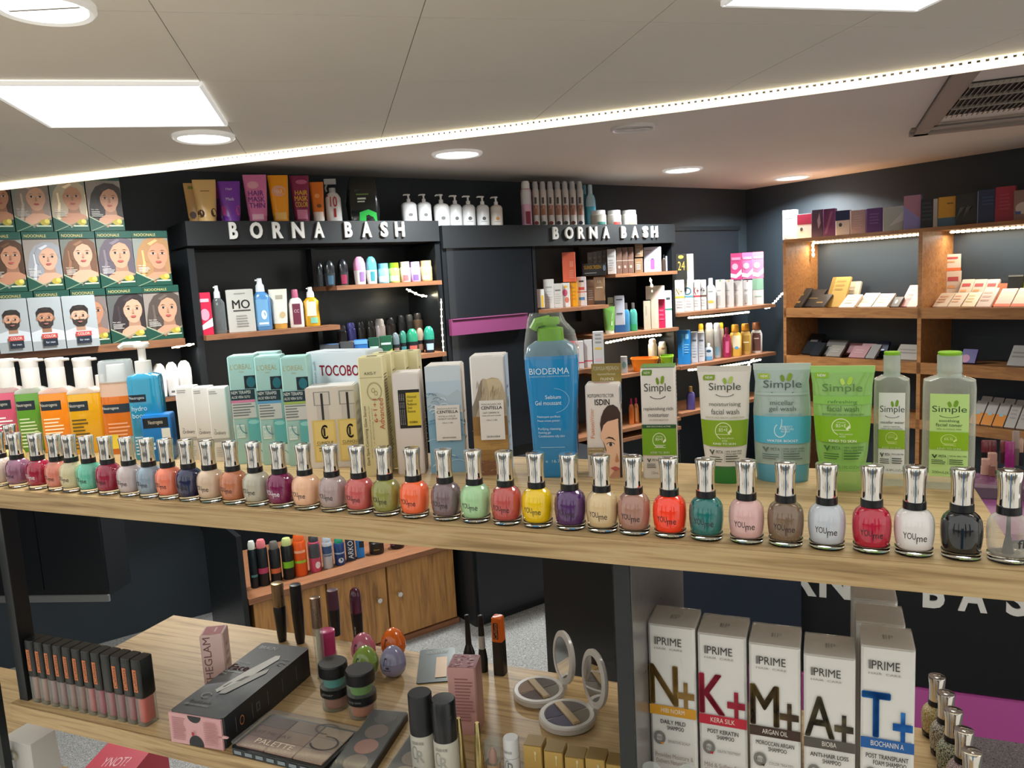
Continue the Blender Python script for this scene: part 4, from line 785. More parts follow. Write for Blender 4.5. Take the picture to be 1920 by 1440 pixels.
def k_roll(t, w, h, c, fr=(), cap='#eeecea', **k):
    hb = h * .5; bd = [(0, w * .85, w * .75, 2.4), (hb * .5, w * .95, w * .8, 2.4), (hb, w, w * .85, 2.3)]
    part(t, 'bottle', loft(bd, NF), M(c, .3)); part(t, 'cap', loft([(hb, w * 1.0, w * .86, 2.3), (h * .75, w * .98, w * .84, 2.2), (h * .92, w * .74, w * .62, 2), (h, w * .35, w * .3, 2)], NF), M(cap, .25, coat=.4))
    if fr: printed(t, 'front_print', around(bd, 0, hb), list(fr), .001, .0004, True)
def k_jar(t, w, h, c, fr=(), cap='#eeecea', **k):
    bd = [(0, w * .94, w * .94, 2.2), (.004, w, w, 2.2), (h * .68, w, w, 2.2), (h * .74, w * .9, w * .9, 2)]
    part(t, 'jar', loft(bd, 18), M(c, .3)); part(t, 'lid', loft([(h * .74, w * .92, w * .92, 2), (h, w * .9, w * .9, 2)], 18), M(cap, .3))
    if fr: printed(t, 'front_print', around(bd, 0, h * .7), list(fr), .001, .0004, True)
def k_bott(t, w, h, c, fr=(), cap='#eeecea', capw=.45, **k):
    hb = h * .78; bd = [(0, w * .94, w * .6, 3), (.004, w, w * .62, 3), (hb * .8, w, w * .62, 3), (hb * .95, w * .75, w * .52, 2.6), (hb, w * .45, w * .4, 2)]
    part(t, 'bottle', loft(bd, 20), M(c, .25, coat=.4)); part(t, 'cap', loft([(hb, w * capw, w * capw, 2), (h * .98, w * capw * .92, w * capw * .92, 2), (h, w * capw * .8, w * capw * .8, 2)], NF), M(cap, .35))
    if fr: printed(t, 'front_print', around(bd, 0, hb), list(fr), .001, .0004, True)
def k_spray(t, w, h, c, fr=(), cap='#eeecea', mat=None, **k):
    hb = h * .66; bd = [(0, w * .94, w * .7, 2.6), (.004, w, w * .72, 2.6), (hb * .8, w, w * .72, 2.6), (hb * .95, w * .7, w * .6, 2.2), (hb, w * .4, w * .4, 2)]
    part(t, 'bottle', loft(bd, 20), mat or M(c, .25, coat=.4)); cm = M(cap, .35)
    part(t, 'trigger_head', join(loft([(hb, w * .42, w * .42, 2), (hb + h * .1, w * .4, w * .4, 2)], NF), boxg(-.1 * w, 0, h * .9, w * .75, w * .3, h * .12), pipe([(-w * .3, 0, h * .86), (-w * .42, 0, h * .76), (-w * .36, 0, h * .68)], w * .06, 6)), cm)
    if fr: printed(t, 'front_print', around(bd, 0, hb), list(fr), .001, .0004, True)
def k_mist(t, w, h, c, fr=(), cap='#eeecea', mat=None, **k):
    hb = h * .74; bd = [(0, w * .94, w * .7, 2.6), (.004, w, w * .72, 2.6), (hb * .86, w, w * .72, 2.6), (hb * .96, w * .66, w * .58, 2.2), (hb, w * .45, w * .45, 2)]
    part(t, 'bottle', loft(bd, 20), mat or M(c, .25, coat=.4))
    part(t, 'nozzle', join(loft([(hb, w * .5, w * .5, 2), (h * .86, w * .46, w * .46, 2), (h * .9, w * .3, w * .3, 2), (h, w * .26, w * .26, 2)], NF), boxg(-w * .14, 0, h * .965, w * .2, w * .1, h * .03)), M(cap, .35))
    if fr: printed(t, 'front_print', around(bd, 0, hb), list(fr), .001, .0004, True)
KIND = dict(mist=(k_mist, 'spray_bottle', 'bottle'), box=(k_box, 'carton', 'box'), tube=(k_tube, 'cosmetic_tube', 'tube'), pump=(k_pump, 'pump_bottle', 'pump bottle'), can=(k_can, 'spray_can', 'spray can'), roll=(k_roll, 'roll_on_bottle', 'roll-on'), jar=(k_jar, 'cream_jar', 'jar'), bott=(k_bott, 'lotion_bottle', 'bottle'), spray=(k_spray, 'spray_bottle', 'bottle'))
def goods(rows, a, z, group, n=A_, rot=None):
    for r in rows:
        kind, x0, x1, yt, yb, label, c = r[:7]; ex = r[7] if len(r) > 7 else {}
        P, w, h = FP(x0, x1, yt, yb, a + ex.get('da', 0), ex.get('z', z), n)
        fn, nm, cat = KIND[kind]; t = thing(ex.get('name', nm), label, cat, P, face_cam(P) if rot is None else rot, group)
        fn(t, w, h, c, **{k: v for k, v in ex.items() if k not in ('da', 'z', 'name')})
Rr = lambda x0, y0, x1, y1, c: ('r', x0, y0, x1, y1, c)
LB = lambda c, ink='#777777': [('r', .12, .3, .88, .75, c)] + lines(.2, .8, .35, .7, 4, ink)

# --- hair colour boxes with portraits
def portrait(bg, hair, skin, fx, fy, s, asp, lips='#a8504a', bare=False, men=False):
    sy = s * asp; E = lambda x, y, a, b, c: ('e', fx + x * s, fy + y * sy, a * s, b * sy, c)
    def mix(c, k): return '#%02x%02x%02x' % tuple(min(255, int(int(c[i:i + 2], 16) * k)) for i in (1, 3, 5))
    Pg = lambda pts, c: ('p', [(cl(fx + x * s), cl(fy + y * sy)) for x, y in pts], c)
    sh, dk, li = mix(skin, .82), mix(hair, .7), mix(hair, 1.35)
    p = [('r', 0, .0, 1, 1, bg)]
    if men:
        p += [Pg([(-2.2, -2.6), (2.2, -2.6), (1.7, -1.55), (.5, -1.2), (-.5, -1.2), (-1.7, -1.55)], '#c3c8cc'), Pg([(-.48, -1.6), (.48, -1.6), (.48, -.4), (-.48, -.4)], sh), E(0, 0, .8, 1.05, skin), E(-.84, -.02, .12, .2, sh), E(.84, -.02, .12, .2, sh)]
        p += [Pg([(-.8, -.1), (-.7, -.75), (-.35, -1.12), (.35, -1.12), (.7, -.75), (.8, -.1), (.6, -.3), (.42, -.42), (-.42, -.42), (-.6, -.3)], mix(hair, 1.5)), Pg([(-.42, -.42), (.42, -.42), (.5, -.3), (-.5, -.3)], mix(hair, 1.6)), Pg([(-.88, .15), (-.92, .8), (-.6, 1.22), (0, 1.32), (.6, 1.25), (.92, .85), (.88, .15), (.72, .55), (.4, .72), (-.5, .7), (-.74, .5)], hair), Pg([(-.5, 1.1), (.3, 1.2), (.5, 1.0), (-.2, .9)], li)]
    else:
        p += [Pg([(-2.0, -2.6), (-1.75, -.6), (-1.5, .5), (-1.05, 1.2), (-.3, 1.55), (.5, 1.5), (1.05, 1.1), (1.3, .3), (1.45, -.9), (1.5, -2.6)], hair), Pg([(-1.5, -2.2), (-1.2, -.6), (-1.25, .4), (-1.05, .4), (-1.0, -.6), (-1.2, -2.2)], li), Pg([(1.0, -2.2), (1.15, -.6), (1.05, .4), (1.2, .2), (1.3, -.8), (1.25, -2.2)], li)]
        p += [Pg([(-.5, -1.9), (.62, -1.9), (.45, -.5), (-.38, -.5)], sh), Pg([(-1.3, -2.6), (1.5, -2.6), (1.1, -1.75), (.5, -1.45), (-.45, -1.45), (-1.0, -1.8)], skin), E(0, .05, .80, 1.05, skin), E(.0, -.6, .56, .6, skin), ]
        p += [Pg([(-1.05, -.5), (-1.1, .5), (-.8, 1.15), (-.1, 1.42), (.6, 1.3), (1.0, .8), (1.02, -.2), (.82, .35), (.5, .85), (.05, 1.02), (-.45, .75), (-.78, .2), (-.82, -.6)], hair), Pg([(-.75, .95), (-.1, 1.3), (.1, 1.2), (-.5, .8)], li)]
    for q in (-1, 1): p += [E(q * .36, .12, .2, .075, '#d8c4b6'), E(q * .36, .12, .1, .085, '#2e2420'), Pg([(q * .58, .12), (q * .36, .24), (q * .14, .14), (q * .36, .19)], '#2a201c'), Pg([(q * .64, .3), (q * .38, .42), (q * .14, .34), (q * .38, .37)], dk)]
    p += [Pg([(-.1, -.27), (0, -.33), (.1, -.27), (.03, .12), (-.03, .12)], sh), Pg([(-.26, -.56), (-.1, -.49), (0, -.52), (.1, -.49), (.26, -.56), (.1, -.68), (-.1, -.68)], lips)]
    return p
HAIRS = ['#3d2a22', '#8b7d74', '#b7a68c', '#2b211e', '#4a3020', '#8f8f94', '#6a4a36', '#5a5058', '#a07850', '#2e2420', '#503638', '#7a6c68', '#31282a', '#4d423c']
hb_ = .232
def hair_box(x0, x1, row, label, i, a=AF + .06, men=False):
    xm = (x0 + x1) / 2; P = on_n(xm, 560, A_, a); w = (on_n(x1, 560, A_, a).dot(B_) - on_n(x0, 560, A_, a).dot(B_)) * .985; P.z = ZH + .0008 + row * (hb_ + .002); d = .06
    h = hb_ if not men else .205
    t = thing('hair_colour_carton', label, 'box', P, ROT_Q, 'green hair colour cartons' if not men else 'white hair colour cartons with men')
    g = '#123f36' if not men else '#aeb1b2'
    part(t, 'carton', loft([(0, w, d, 'box'), (h, w, d, 'box')]), M(g, .35)); part(t, 'top_flap', boxg(0, 0, h + .0005, w * .94, d * .9, .001), M(g, .35))
    skin = random.choice(('#c08e72', '#b98468', '#c99a80', '#b07c60'))
    if men:
        pr = portrait('#9da1a3', '#241d1a', skin, .48, .6, .3, w / h, '#9a625a', men=True)
        pr += [('r', .3, .22, .78, .31, '#b8453c'), ('t', 'COLOR', .36, .24, .72, .29, '#e8d8d4'), ('r', .32, .08, .76, .22, '#1d2533'), ('t', 'for men', .4, .13, .68, .17, '#c8ccd4')]
    else:
        pr = portrait(random.choice(('#6d6f68', '#7f837c', '#8b8078', '#5a5a58')), HAIRS[i % len(HAIRS)], skin, random.uniform(.56, .68), random.uniform(.54, .6), random.uniform(.31, .37), w / h)
        pr += [('r', 0, .88, 1, 1, '#10463a'), ('p', [(.0, .88), (.7, .88), (.8, .93), (1, .95), (1, 1), (0, 1)], '#10463a'), ('t', 'NOOONALE', .06, .905, .66, .955, '#c9b672')]
        pr += [('p', [(0, 0), (1, 0), (1, .2), (.62, .12), (.5, .05), (0, .26)], '#0f4436'), ('p', [(.0, .24), (.48, .08), (.5, .095), (.0, .265)], '#9fa68c'), ('p', [(.0, .0), (.06, .0), (1, .22), (1, .235)], '#7f8f74'), ('e', .8, .15, .14, .05, '#a8963a'), ('e', .86, .17, .07, .035, '#d2c25a'), ('r', .56, .075, .96, .1, '#b8c0a8'), ('t', 'Hair color', .08, .36, .3, .385, '#d8d4cc')] + lines(.08, .42, .24, .34, 4, '#c2beb6', .3)
    printed(t, 'front_print', front(w, h, d), pr, .0006, .00025)
n = 0
for row, xs, nm in ((2, ((-20, 46), (47, 116), (117, 183), (184, 248)), 'top'), (1, ((-14, 54), (55, 123), (124, 190), (191, 258), (258, 324)), 'middle'), (0, ((-6, 62), (63, 130), (131, 197), (198, 266), (266, 334)), 'bottom')):
    for i, (x0, x1) in enumerate(xs):
        hair_box(x0, x1, row, "green hair colour carton with woman's portrait, %s row, %s from the left" % (nm, ('first', 'second', 'third', 'fourth', 'fifth')[i]), n); n += 1
for i, (x0, x1) in enumerate(((-14, 48), (49, 112), (113, 176))):
    hair_box(x0, x1, 0, "white hair colour carton with man's portrait, %s from the left" % ('first', 'second', 'third')[i], i, AF - .06, True)

# --- on top of the first sign
TOP1 = 'tubes on top of the first sign'
goods([('tube', 350, 388, 332, 408, 'beige hair tube half hidden at the left end of the sign top', '#c79a5c', dict(da=.06, cap='#b98c50', fr=[('e', .3, .2, .2, .09, '#4a3020'), ('r', .2, .85, .8, .92, '#7a8c3c')])),
       ('tube', 367, 411, 328, 408, 'light beige hair tube printed with dark berries', '#d8b070', dict(fr=[('e', .2, .2, .18, .09, '#4a3020'), ('e', .85, .22, .14, .1, '#4a3020'), ('r', .3, .72, .7, .74, '#8a6a3a')])),
       ('tube', 404, 436, 334, 410, 'dark purple tube behind the bright purple tube', '#6a2a80', dict(da=.06, fr=[('e', .25, .75, .2, .14, '#b03a90')])),
       ('tube', 414, 456, 333, 410, 'bright purple tube with pink dots on the sign', '#7434a0', dict(fr=[('e', .12, .28, .12, .12, '#c04a88'), ('e', .88, .28, .12, .12, '#c04a88'), ('t', 'Hair', .35, .78, .65, .84, '#e6d8ee'), ('t', 'Mask', .3, .52, .7, .6, '#e6d8ee')])),
       ('tube', 462, 507, 323, 412, 'pink hair mask tube with purple capitals', '#d878a8', dict(fr=[('e', .4, .78, .25, .08, '#e8a8b8'), ('b', 'HAIR', .15, .55, .85, .66, '#6a2a78'), ('b', 'MASK', .12, .42, .9, .53, '#6a2a78'), ('b', 'THIN', .12, .29, .9, .40, '#6a2a78'), ('r', .2, .05, .8, .16, '#e8b8cc')])),
       ('tube', 508, 547, 324, 412, 'orange yellow hair mask tube', '#ee9c18', dict(fr=[('e', .5, .66, .36, .12, '#e8a890'), ('r', .15, .05, .85, .2, '#f2c06a'), ('t', 'HAIR', .3, .6, .7, .7, '#f6d8b8')])),
       ('tube', 549, 586, 326, 413, 'maroon hair mask tube with yellow capitals', '#82244c', dict(fr=[('b', 'HAIR', .2, .58, .9, .68, '#e0b020'), ('b', 'MASK', .15, .45, .9, .56, '#e0b020'), ('b', 'COLOR', .15, .32, .9, .43, '#e0b020'), ('r', .2, .06, .85, .26, '#c87898'), ('e', .6, .86, .3, .05, '#b86080')])),
       ('tube', 585, 612, 338, 413, 'slim orange and white tube beside the spray bottle', '#dc7420', dict(fr=[('r', 0, .02, 1, .25, '#d8ccc0'), ('e', .6, .4, .2, .05, '#7a4a1c'), ('e', .5, .65, .2, .06, '#e89858')])),
       ('spray', 612, 643, 331, 415, 'white spray bottle with red numbers on the sign', '#cfcbc8', dict(cap='#a8a8a8', fr=[('b', '10', .3, .5, .75, .85, '#a82a30'), ('b', '1', .5, .15, .65, .45, '#a82a30'), ('r', .0, .85, .15, .9, '#a82a30')]))], AF + .07, zs1, TOP1)
P, w, h = FP(650, 716, 330, 415, AF + .1, zs1); t = thing('hair_product_pouch', 'black and green wrapped pouch on the sign top', 'pouch', P, face_cam(P))
bd = [(0, w * .92, .05, 4), (h * .4, w, .06, 3), (h * .9, w * .8, .02, 4), (h, w * .7, .006, 5)]
part(t, 'pouch', loft(bd, 24), M('#14191a', .15, coat=.6)); printed(t, 'front_print', around(bd, 0, h), [('p', [(.35, .02), (.92, .02), (.82, .72), (.25, .72)], '#1d5c34'), ('p', [(.36, .02), (.92, .02), (.9, .2), (.65, .28), (.38, .22)], '#2fb44a'), ('r', .34, .5, .6, .54, '#d8e8d8'), ('r', .34, .44, .56, .47, '#d8e8d8'), ('r', .3, .6, .7, .63, '#6a8a4a')], .001, .0004, True)
for i, (x0, x1, y0, c) in enumerate(((753, 784, 362, '#d8d8d8'), (783, 811, 362, '#dcdcdc'), (813, 845, 354, '#ecebe9'), (842, 868, 356, '#e8e8e8'), (866, 893, 357, '#e8e8e8'), (893, 919, 358, '#e8e8e8'), (919, 944, 359, '#e6ddd4'))):
    goods([('pump', x0, x1, y0, 415, '%s white pump bottle on the ledge between the two signs' % ('first', 'second', 'third', 'fourth', 'fifth', 'sixth', 'seventh')[i], c, dict(fr=[('e', .6, .35, .14, .08, '#5a5a5a' if i < 6 else '#d89a50'), ('r', .35, .2, .8, .23, '#b0b0b0')]))], AF + .1, zs1 if i < 2 else zs2, 'white pump bottles above the signs')
goods([('can', 978, 999, 335, 419, 'pink and white hair spray can at the start of the can row', '#d8a8bc', dict(fr=[('r', 0, .6, 1, 1, '#d8d6d6'), ('r', .4, .05, .85, .4, '#8a2a3c')]))], AF + .08, zs2, 'hair spray cans above the second sign')
for i in range(7):
    x = 999 + i * 13.8
    goods([('can', x, x + 14.5, 336, 419, 'slim white hair spray can with a printed figure, %s in the row' % ('first', 'second', 'third', 'fourth', 'fifth', 'sixth', 'last')[i], '#c8c0ba', dict(cap='#b8b6b6', fr=[('r', .1, .3, .9, .58, '#b88a78'), ('e', .5, .52, .26, .07, '#7a4a3c'), ('r', .3, .3, .7, .48, '#9a6a50'), ('e', .5, .08, .3, .05, ('#8a2a30', '#3c5a48', '#8a2a2c', '#3c3c4c', '#4a4a3c', '#6a3c30', '#2c3448')[i]), ('r', .35, .62, .65, .8, '#4a4446')]))], AF + .08, zs2, 'hair spray cans above the second sign')
goods([('bott', 1090, 1106, 342, 420, 'slim turquoise bottle behind the spray cans', '#3f93a8', dict(da=.05, cap='#6ab0c0')), ('bott', 1098, 1119, 344, 421, 'turquoise and white bottle beside the white jars', '#4aa4bc', dict(cap='#b8d0d8', fr=[('r', 0, .6, 1, 1, '#a8c4cc')]))], AF + .1, zs2, 'turquoise bottles above the second sign')
for i, (x0, x1, c) in enumerate(((1104, 1138, '#2c6a60'), (1137, 1166, '#b03a34'), (1164, 1195, '#9c8468'))):
    goods([('jar', x0, x1, 393, 421, 'white hair mask jar with a %s label corner above the second sign' % ('green', 'red', 'tan')[i], '#cfccc6' if i else '#b5aea2', dict(cap='#d8d6d4', fr=[('r', .5, .05, .95, .3, c)]))], AF + .08, zs2, 'white jars above the second sign')

# --- shelves under the first sign
G = 'hair care on the shelf under the first sign'
goods([('box', 377, 401, 543, 622, 'red hair care carton with a pink flower', '#c01c40', dict(d=.028, da=-.03, fr=[('e', .45, .48, .35, .14, '#e090a4'), ('p', [(0, .2), (1, .4), (1, .2), (0, .1)], '#e4d8d8'), ('r', .15, .78, .85, .86, '#e8a8b4')])),
       ('mist', 401, 426, 530, 620, 'clear spray bottle between the red carton and the grey one', '#aaaaaa', dict(mat=clear('clear_spray', '#e8ecec', '#8a9090', .3), cap='#c8cccc')),
       ('box', 430, 481, 541, 620, 'pale grey carton with two large dark letters', '#b5b3ac', dict(fr=[('b', 'MO', .2, .55, .85, .76, '#3c3a38'), ('r', .22, .49, .86, .52, '#3c3a38'), ('r', .3, .9, .7, .92, '#8a8884')] + lines(.3, .75, .1, .4, 5, '#8f8d88'))),
       ('mist', 477, 512, 519, 616, 'blue hair spray bottle with white nozzle', '#4a7eae', dict(cap='#c8ccd0', fr=[('r', .15, .1, .85, .8, '#6a9cc4'), ('e', .6, .4, .15, .12, '#e0e8ee'), ('r', .3, .15, .8, .2, '#dfe8f0')])),
       ('tube', 509, 544, 540, 614, 'white tube with an ochre cap', '#d0ccbe', dict(cap='#b8863a', fr=[('r', .35, .75, .75, .85, '#9a9484'), ('e', .7, .35, .18, .08, '#b8a078')])),
       ('bott', 544, 572, 541, 612, 'white bottle with a purple label and pink cap', '#d4d0ca', dict(cap='#b05a78', fr=[('r', .25, .1, .8, .8, '#6a2a40'), ('t', 'CC', .35, .5, .7, .6, '#d8b8c4')])),
       ('mist', 572, 602, 540, 613, 'golden hair oil spray bottle with white nozzle', '#c89a20', dict(fr=[('r', .2, .35, .8, .85, '#e0dcc8'), ('r', .4, .1, .85, .3, '#7ab8a0')]))], AF + .06, Z_L1, G)
G = 'roll-ons on the shelf under the first sign'
goods([('roll', 595, 609, 486, 530, 'small dark roll-on at the shelf end, half in shade', '#24282c', dict(cap='#1c2024')), ('roll', 609, 630, 482, 530, 'dark roll-on with a blue green label', '#2c3034', dict(cap='#1c1f22', da=-.02, fr=[('r', .3, .1, .85, .8, '#3a5a70')])), ('roll', 634, 655, 481, 530, 'dark roll-on with a red label', '#2c3034', dict(cap='#1a1c20', fr=[('r', .3, .1, .85, .8, '#8a2a48')])),
       ('roll', 664, 688, 478, 530, 'white roll-on with a round pink cap', '#d8d4d4', dict(cap='#d890b4', fr=[('r', .5, .2, .9, .9, '#8a6aa0')])), ('roll', 687, 709, 477, 528, 'white roll-on with a round teal cap', '#d4d8d6', dict(cap='#58a8a8', fr=[('r', .4, .2, .8, .9, '#3a8a94')])),
       ('jar', 709, 731, 491, 528, 'sky blue deodorant with a blue cap', '#7ab4d0', dict(cap='#6aa8cc', fr=[('r', .1, .1, .9, .5, '#b8d4dc')])), ('jar', 729, 751, 491, 528, 'lime green deodorant with a green cap', '#a8c060', dict(cap='#7aa820', fr=[('r', .1, .1, .9, .5, '#c8dc98')])), ('jar', 750, 771, 489, 527, 'pale pink deodorant with a pink cap', '#d8b8b4', dict(cap='#d8bcb8', fr=[('r', .3, .1, .8, .5, '#9a5a60')])),
       ('jar', 769, 790, 489, 526, 'lilac deodorant with a lilac cap', '#b4a0cc', dict(cap='#b8a8d8', fr=[('r', .3, .1, .8, .5, '#6a5090')])), ('jar', 788, 812, 488, 526, 'beige deodorant with a beige cap at the shelf end', '#c8a874', dict(cap='#d0b078', fr=[('r', .2, .1, .8, .4, '#e0cca0')]))], AF + .05, Z_R1, G)
G = 'body sprays behind the roll-ons'
for i, (x0, x1, y0, c, cap, nm) in enumerate(((632, 653, 577, '#3c3c40', '#55565a', 'dark grey'), (650, 670, 574, '#4a4a94', '#5a5aa8', 'violet'), (669, 687, 575, '#2a2624', '#2a2a2c', 'black and gold'), (687, 705, 575, '#2c2a26', '#2e2c2a', 'black'), (703, 725, 573, '#d4c8c8', '#dcd8d8', 'white and red'), (723, 744, 573, '#302c2a', '#26262a', 'charcoal'), (744, 763, 571, '#1d2024', '#202328', 'jet black'), (761, 779, 571, '#282828', '#3c3c3e', 'black with silver band'), (776, 796, 570, '#5a4a3c', '#2c2a2a', 'brown'))):
    goods([('can', x0, x1, y0, 640, '%s body spray can in the row behind the roll-ons' % nm, c, dict(cap=cap, fr=[('r', .1, .55, .9, .62, '#b8b4ac'), ('r', .2, .2, .8, .3, '#8a8478' if i != 4 else '#b03038')]))], AF + .2, Z_R2, G)
G = 'deodorants on the lowest visible shelf of the first unit'
goods([('box', 600, 637, 626, 662, 'blue and grey deodorant carton at the row start', '#4a6a9c', dict(fr=[('r', 0, .5, 1, 1, '#4c5054'), ('r', .1, .3, .9, .38, '#c8d0dc')])), ('box', 638, 664, 625, 662, 'grey and yellow deodorant carton', '#4a4c4c', dict(fr=[('r', .1, .2, .8, .45, '#b8a030')])), ('box', 665, 691, 623, 661, 'bright blue deodorant carton', '#2c6ab0', dict(fr=[('r', .1, .2, .9, .4, '#b4c8dc'), ('r', 0, .8, 1, 1, '#6aa4d0')])), ('box', 692, 713, 622, 661, 'dark green deodorant carton with white print', '#1c4a38', dict(fr=[('r', .1, .5, .9, .6, '#b8ccc0')])), ('box', 713, 737, 620, 660, 'green and yellow deodorant carton', '#1d5038', dict(fr=[('p', [(0, 0), (1, 0), (1, .4)], '#a8a820'), ('r', .1, .6, .9, .7, '#b8ccc0')])),
       ('roll', 736, 751, 616, 660, 'black roll-on with a grey cap in the green cap row', '#1c2024', dict(cap='#5a6468', fr=[('r', .2, .2, .9, .7, '#8a6a5a')])), ('roll', 750, 765, 614, 659, 'black roll-on with a green cap next to the grey one', '#1a2022', dict(cap='#2a6a58', da=.03, fr=[('r', .2, .2, .9, .7, '#3a7a80')])), ('roll', 764, 786, 612, 660, 'black roll-on with a green cap and red label', '#181c20', dict(cap='#1f7a5a', fr=[('r', .2, .2, .9, .7, '#b85a50')])), ('roll', 782, 797, 612, 658, 'black roll-on with a bronze cap', '#1c1c1e', dict(cap='#8a7a68', da=.05, fr=[('r', .2, .2, .9, .7, '#7a5a4a')])), ('roll', 796, 817, 611, 660, 'black roll-on with a green cap and pale blue label', '#161c22', dict(cap='#1f7f68', fr=[('r', .2, .2, .9, .7, '#9ab4c4')]))], AF + .02, Z_R2, G)
zw = on_n(330, 742, A_, AF).z
for i, (x0, x1) in enumerate(((291, 316), (315, 339), (338, 364))):
    goods([('roll', x0, x1, 680, 742, 'white egg shaped roll-on under the hair colour shelf, %s' % ('first', 'second', 'third')[i], '#d8d2ce', dict(cap='#f0e6dc', fr=[('r', .3, .2, .7, .3, '#6a6866')]))], AF + .03, zw, 'white roll-ons under the hair colour shelf')
for i, (x0, x1) in enumerate(((379, 396), (395, 420))):
    goods([('can', x0, x1, 690, 742, '%s navy blue deodorant with a white round emblem' % ('slim', 'wider')[i], '#2c3058', dict(cap='#34386a', fr=[('e', .5, .45, .4, .12, '#c8ccd8')], z=H - .60))], AF + .03, None, 'navy deodorants beside the white roll-ons')

# --- shelves under the second sign
G = 'skincare cartons on the shelf under the second sign'
WB = lambda ink='#9a9894': [('r', .2, .7, .8, .76, ink)] + lines(.2, .8, .15, .6, 5, '#b0aeaa')
goods([('mist', 994, 1005, 522, 576, 'slim white and orange spray at the shelf start', '#c8743a', dict(cap='#d8d4d0')), ('box', 1005, 1022, 540, 577, 'small white carton with a yellow tube print', '#c8c4c0', dict(fr=[('r', .65, .1, .9, .7, '#c8a41c'), ('r', .1, .0, 1, .08, '#3c3a38')])), ('box', 1020, 1041, 523, 577, 'tall white skincare carton beside the yellow print', '#c4c0bc', dict(fr=WB(), da=.03)), ('box', 1038, 1056, 531, 576, 'shorter white carton with grey lines', '#c0bcb6', dict(fr=WB('#6a6866'))), ('box', 1054, 1070, 530, 575, 'white carton printed with pink fruit', '#d0ccc8', dict(fr=[('e', .4, .6, .3, .15, '#b84a6a'), ('e', .6, .3, .25, .12, '#c86a5a'), ('e', .5, .85, .2, .06, '#d8a83a')])), ('box', 1068, 1084, 528, 574, 'plain orange yellow skincare carton', '#d8930c', dict(fr=lines(.3, .8, .2, .8, 4, '#c07c08'))), ('box', 1082, 1101, 520, 574, 'white carton with red and blue stripes', '#c8c8cc', dict(fr=[('r', .2, .55, .8, .65, '#b8443c'), ('r', 0, .47, 1, .5, '#b8443c'), ('r', .2, .2, .8, .3, '#4a7ab0'), ('r', .25, .82, .75, .88, '#3c4048')])), ('box', 1100, 1117, 527, 573, 'plain tan brown carton', '#8f6f54', dict(fr=WB('#7a5c44'), da=.04)), ('box', 1114, 1136, 522, 573, 'brown carton with a dark base', '#8a6c50', dict(fr=[('r', 0, 0, 1, .14, '#33281f'), ('t', 'XR', .3, .78, .7, .88, '#cbb89c'), ('r', .2, .6, .8, .64, '#cbb89c')]))], AF + .06, Z_A, G)
goods([('box', 1055, 1081, 474, 529, 'tall orange red carton stacked on the orange yellow carton', '#cf5a3c', dict(fr=[('r', .55, .5, .85, .7, '#d87a5c')] + lines(.5, .9, .1, .4, 5, '#d88870'), z=Z_A + (on_n(1076, 528, A_, AF + .06).z - on_n(1076, 574, A_, AF + .06).z) + .002)),
       ('box', 1091, 1138, 500, 523, 'black sunscreen carton lying on the striped carton', '#1c1a18', dict(fr=[('b', 'SUNSCREEN', .08, .55, .8, .85, '#c89a20'), ('e', .93, .6, .06, .25, '#6a7a88'), ('r', .1, .2, .6, .26, '#8a8884')], z=Z_A + (on_n(1091, 520, A_, AF + .06).z - on_n(1091, 574, A_, AF + .06).z) + .003))], AF + .06, None, G)
G = 'cartons on the upper shelf under the second sign'
for i in range(4): goods([('box', 1102 + i * 9, 1112 + i * 9, 471 - i, 513, 'thin film wrapped grey carton, %s in the row' % ('first', 'second', 'third', 'fourth')[i], '#6f6a62', dict(fr=lines(.2, .8, .2, .8, 3, '#8a857c'), da=.1))], AF + .06, Z_B, G)
goods([('box', 1139, 1156, 466, 512, 'white carton beside the brown wrapped cartons', '#bcbab8', dict(fr=WB()))] +
      [('box', 1156 + i * 11, 1167 + i * 11, 463, 511, 'glossy brown wrapped carton, %s of three' % ('first', 'second', 'third')[i], '#6b5247', dict(fr=[('r', 0, .48, 1, .51, '#a89488'), ('e', .5, .25, .2, .06, '#b09c90')])) for i in range(3)] +
      [('box', 1190, 1206, 484, 510, 'brown carton at the bottom of the stack of two', '#7a6048', dict(fr=WB('#9c8468'))), ('box', 1207, 1241, 463, 509, 'white carton with a purple bottle print', '#b9bcd0', dict(fr=[('r', .38, .1, .62, .5, '#7a4aa8'), ('r', .42, .5, .58, .55, '#4a3a5a'), ('r', .1, .85, .5, .89, '#8a8c9c')])), ('bott', 1241, 1249, 476, 507, 'tiny dark bottle beside the purple print carton', '#3a2c24', dict(cap='#1c1a1a')), ('box', 1248, 1259, 478, 506, 'small blue grey carton at the shelf end', '#8c92a4', {})], AF + .06, Z_B, G)
goods([('box', 1190, 1206, 458, 484, 'brown carton on top of the stack of two', '#80664c', dict(z=Z_B + .10, fr=WB('#9c8468'))), ], AF + .06, None, G)
G = 'goods on the lower shelf under the second sign'
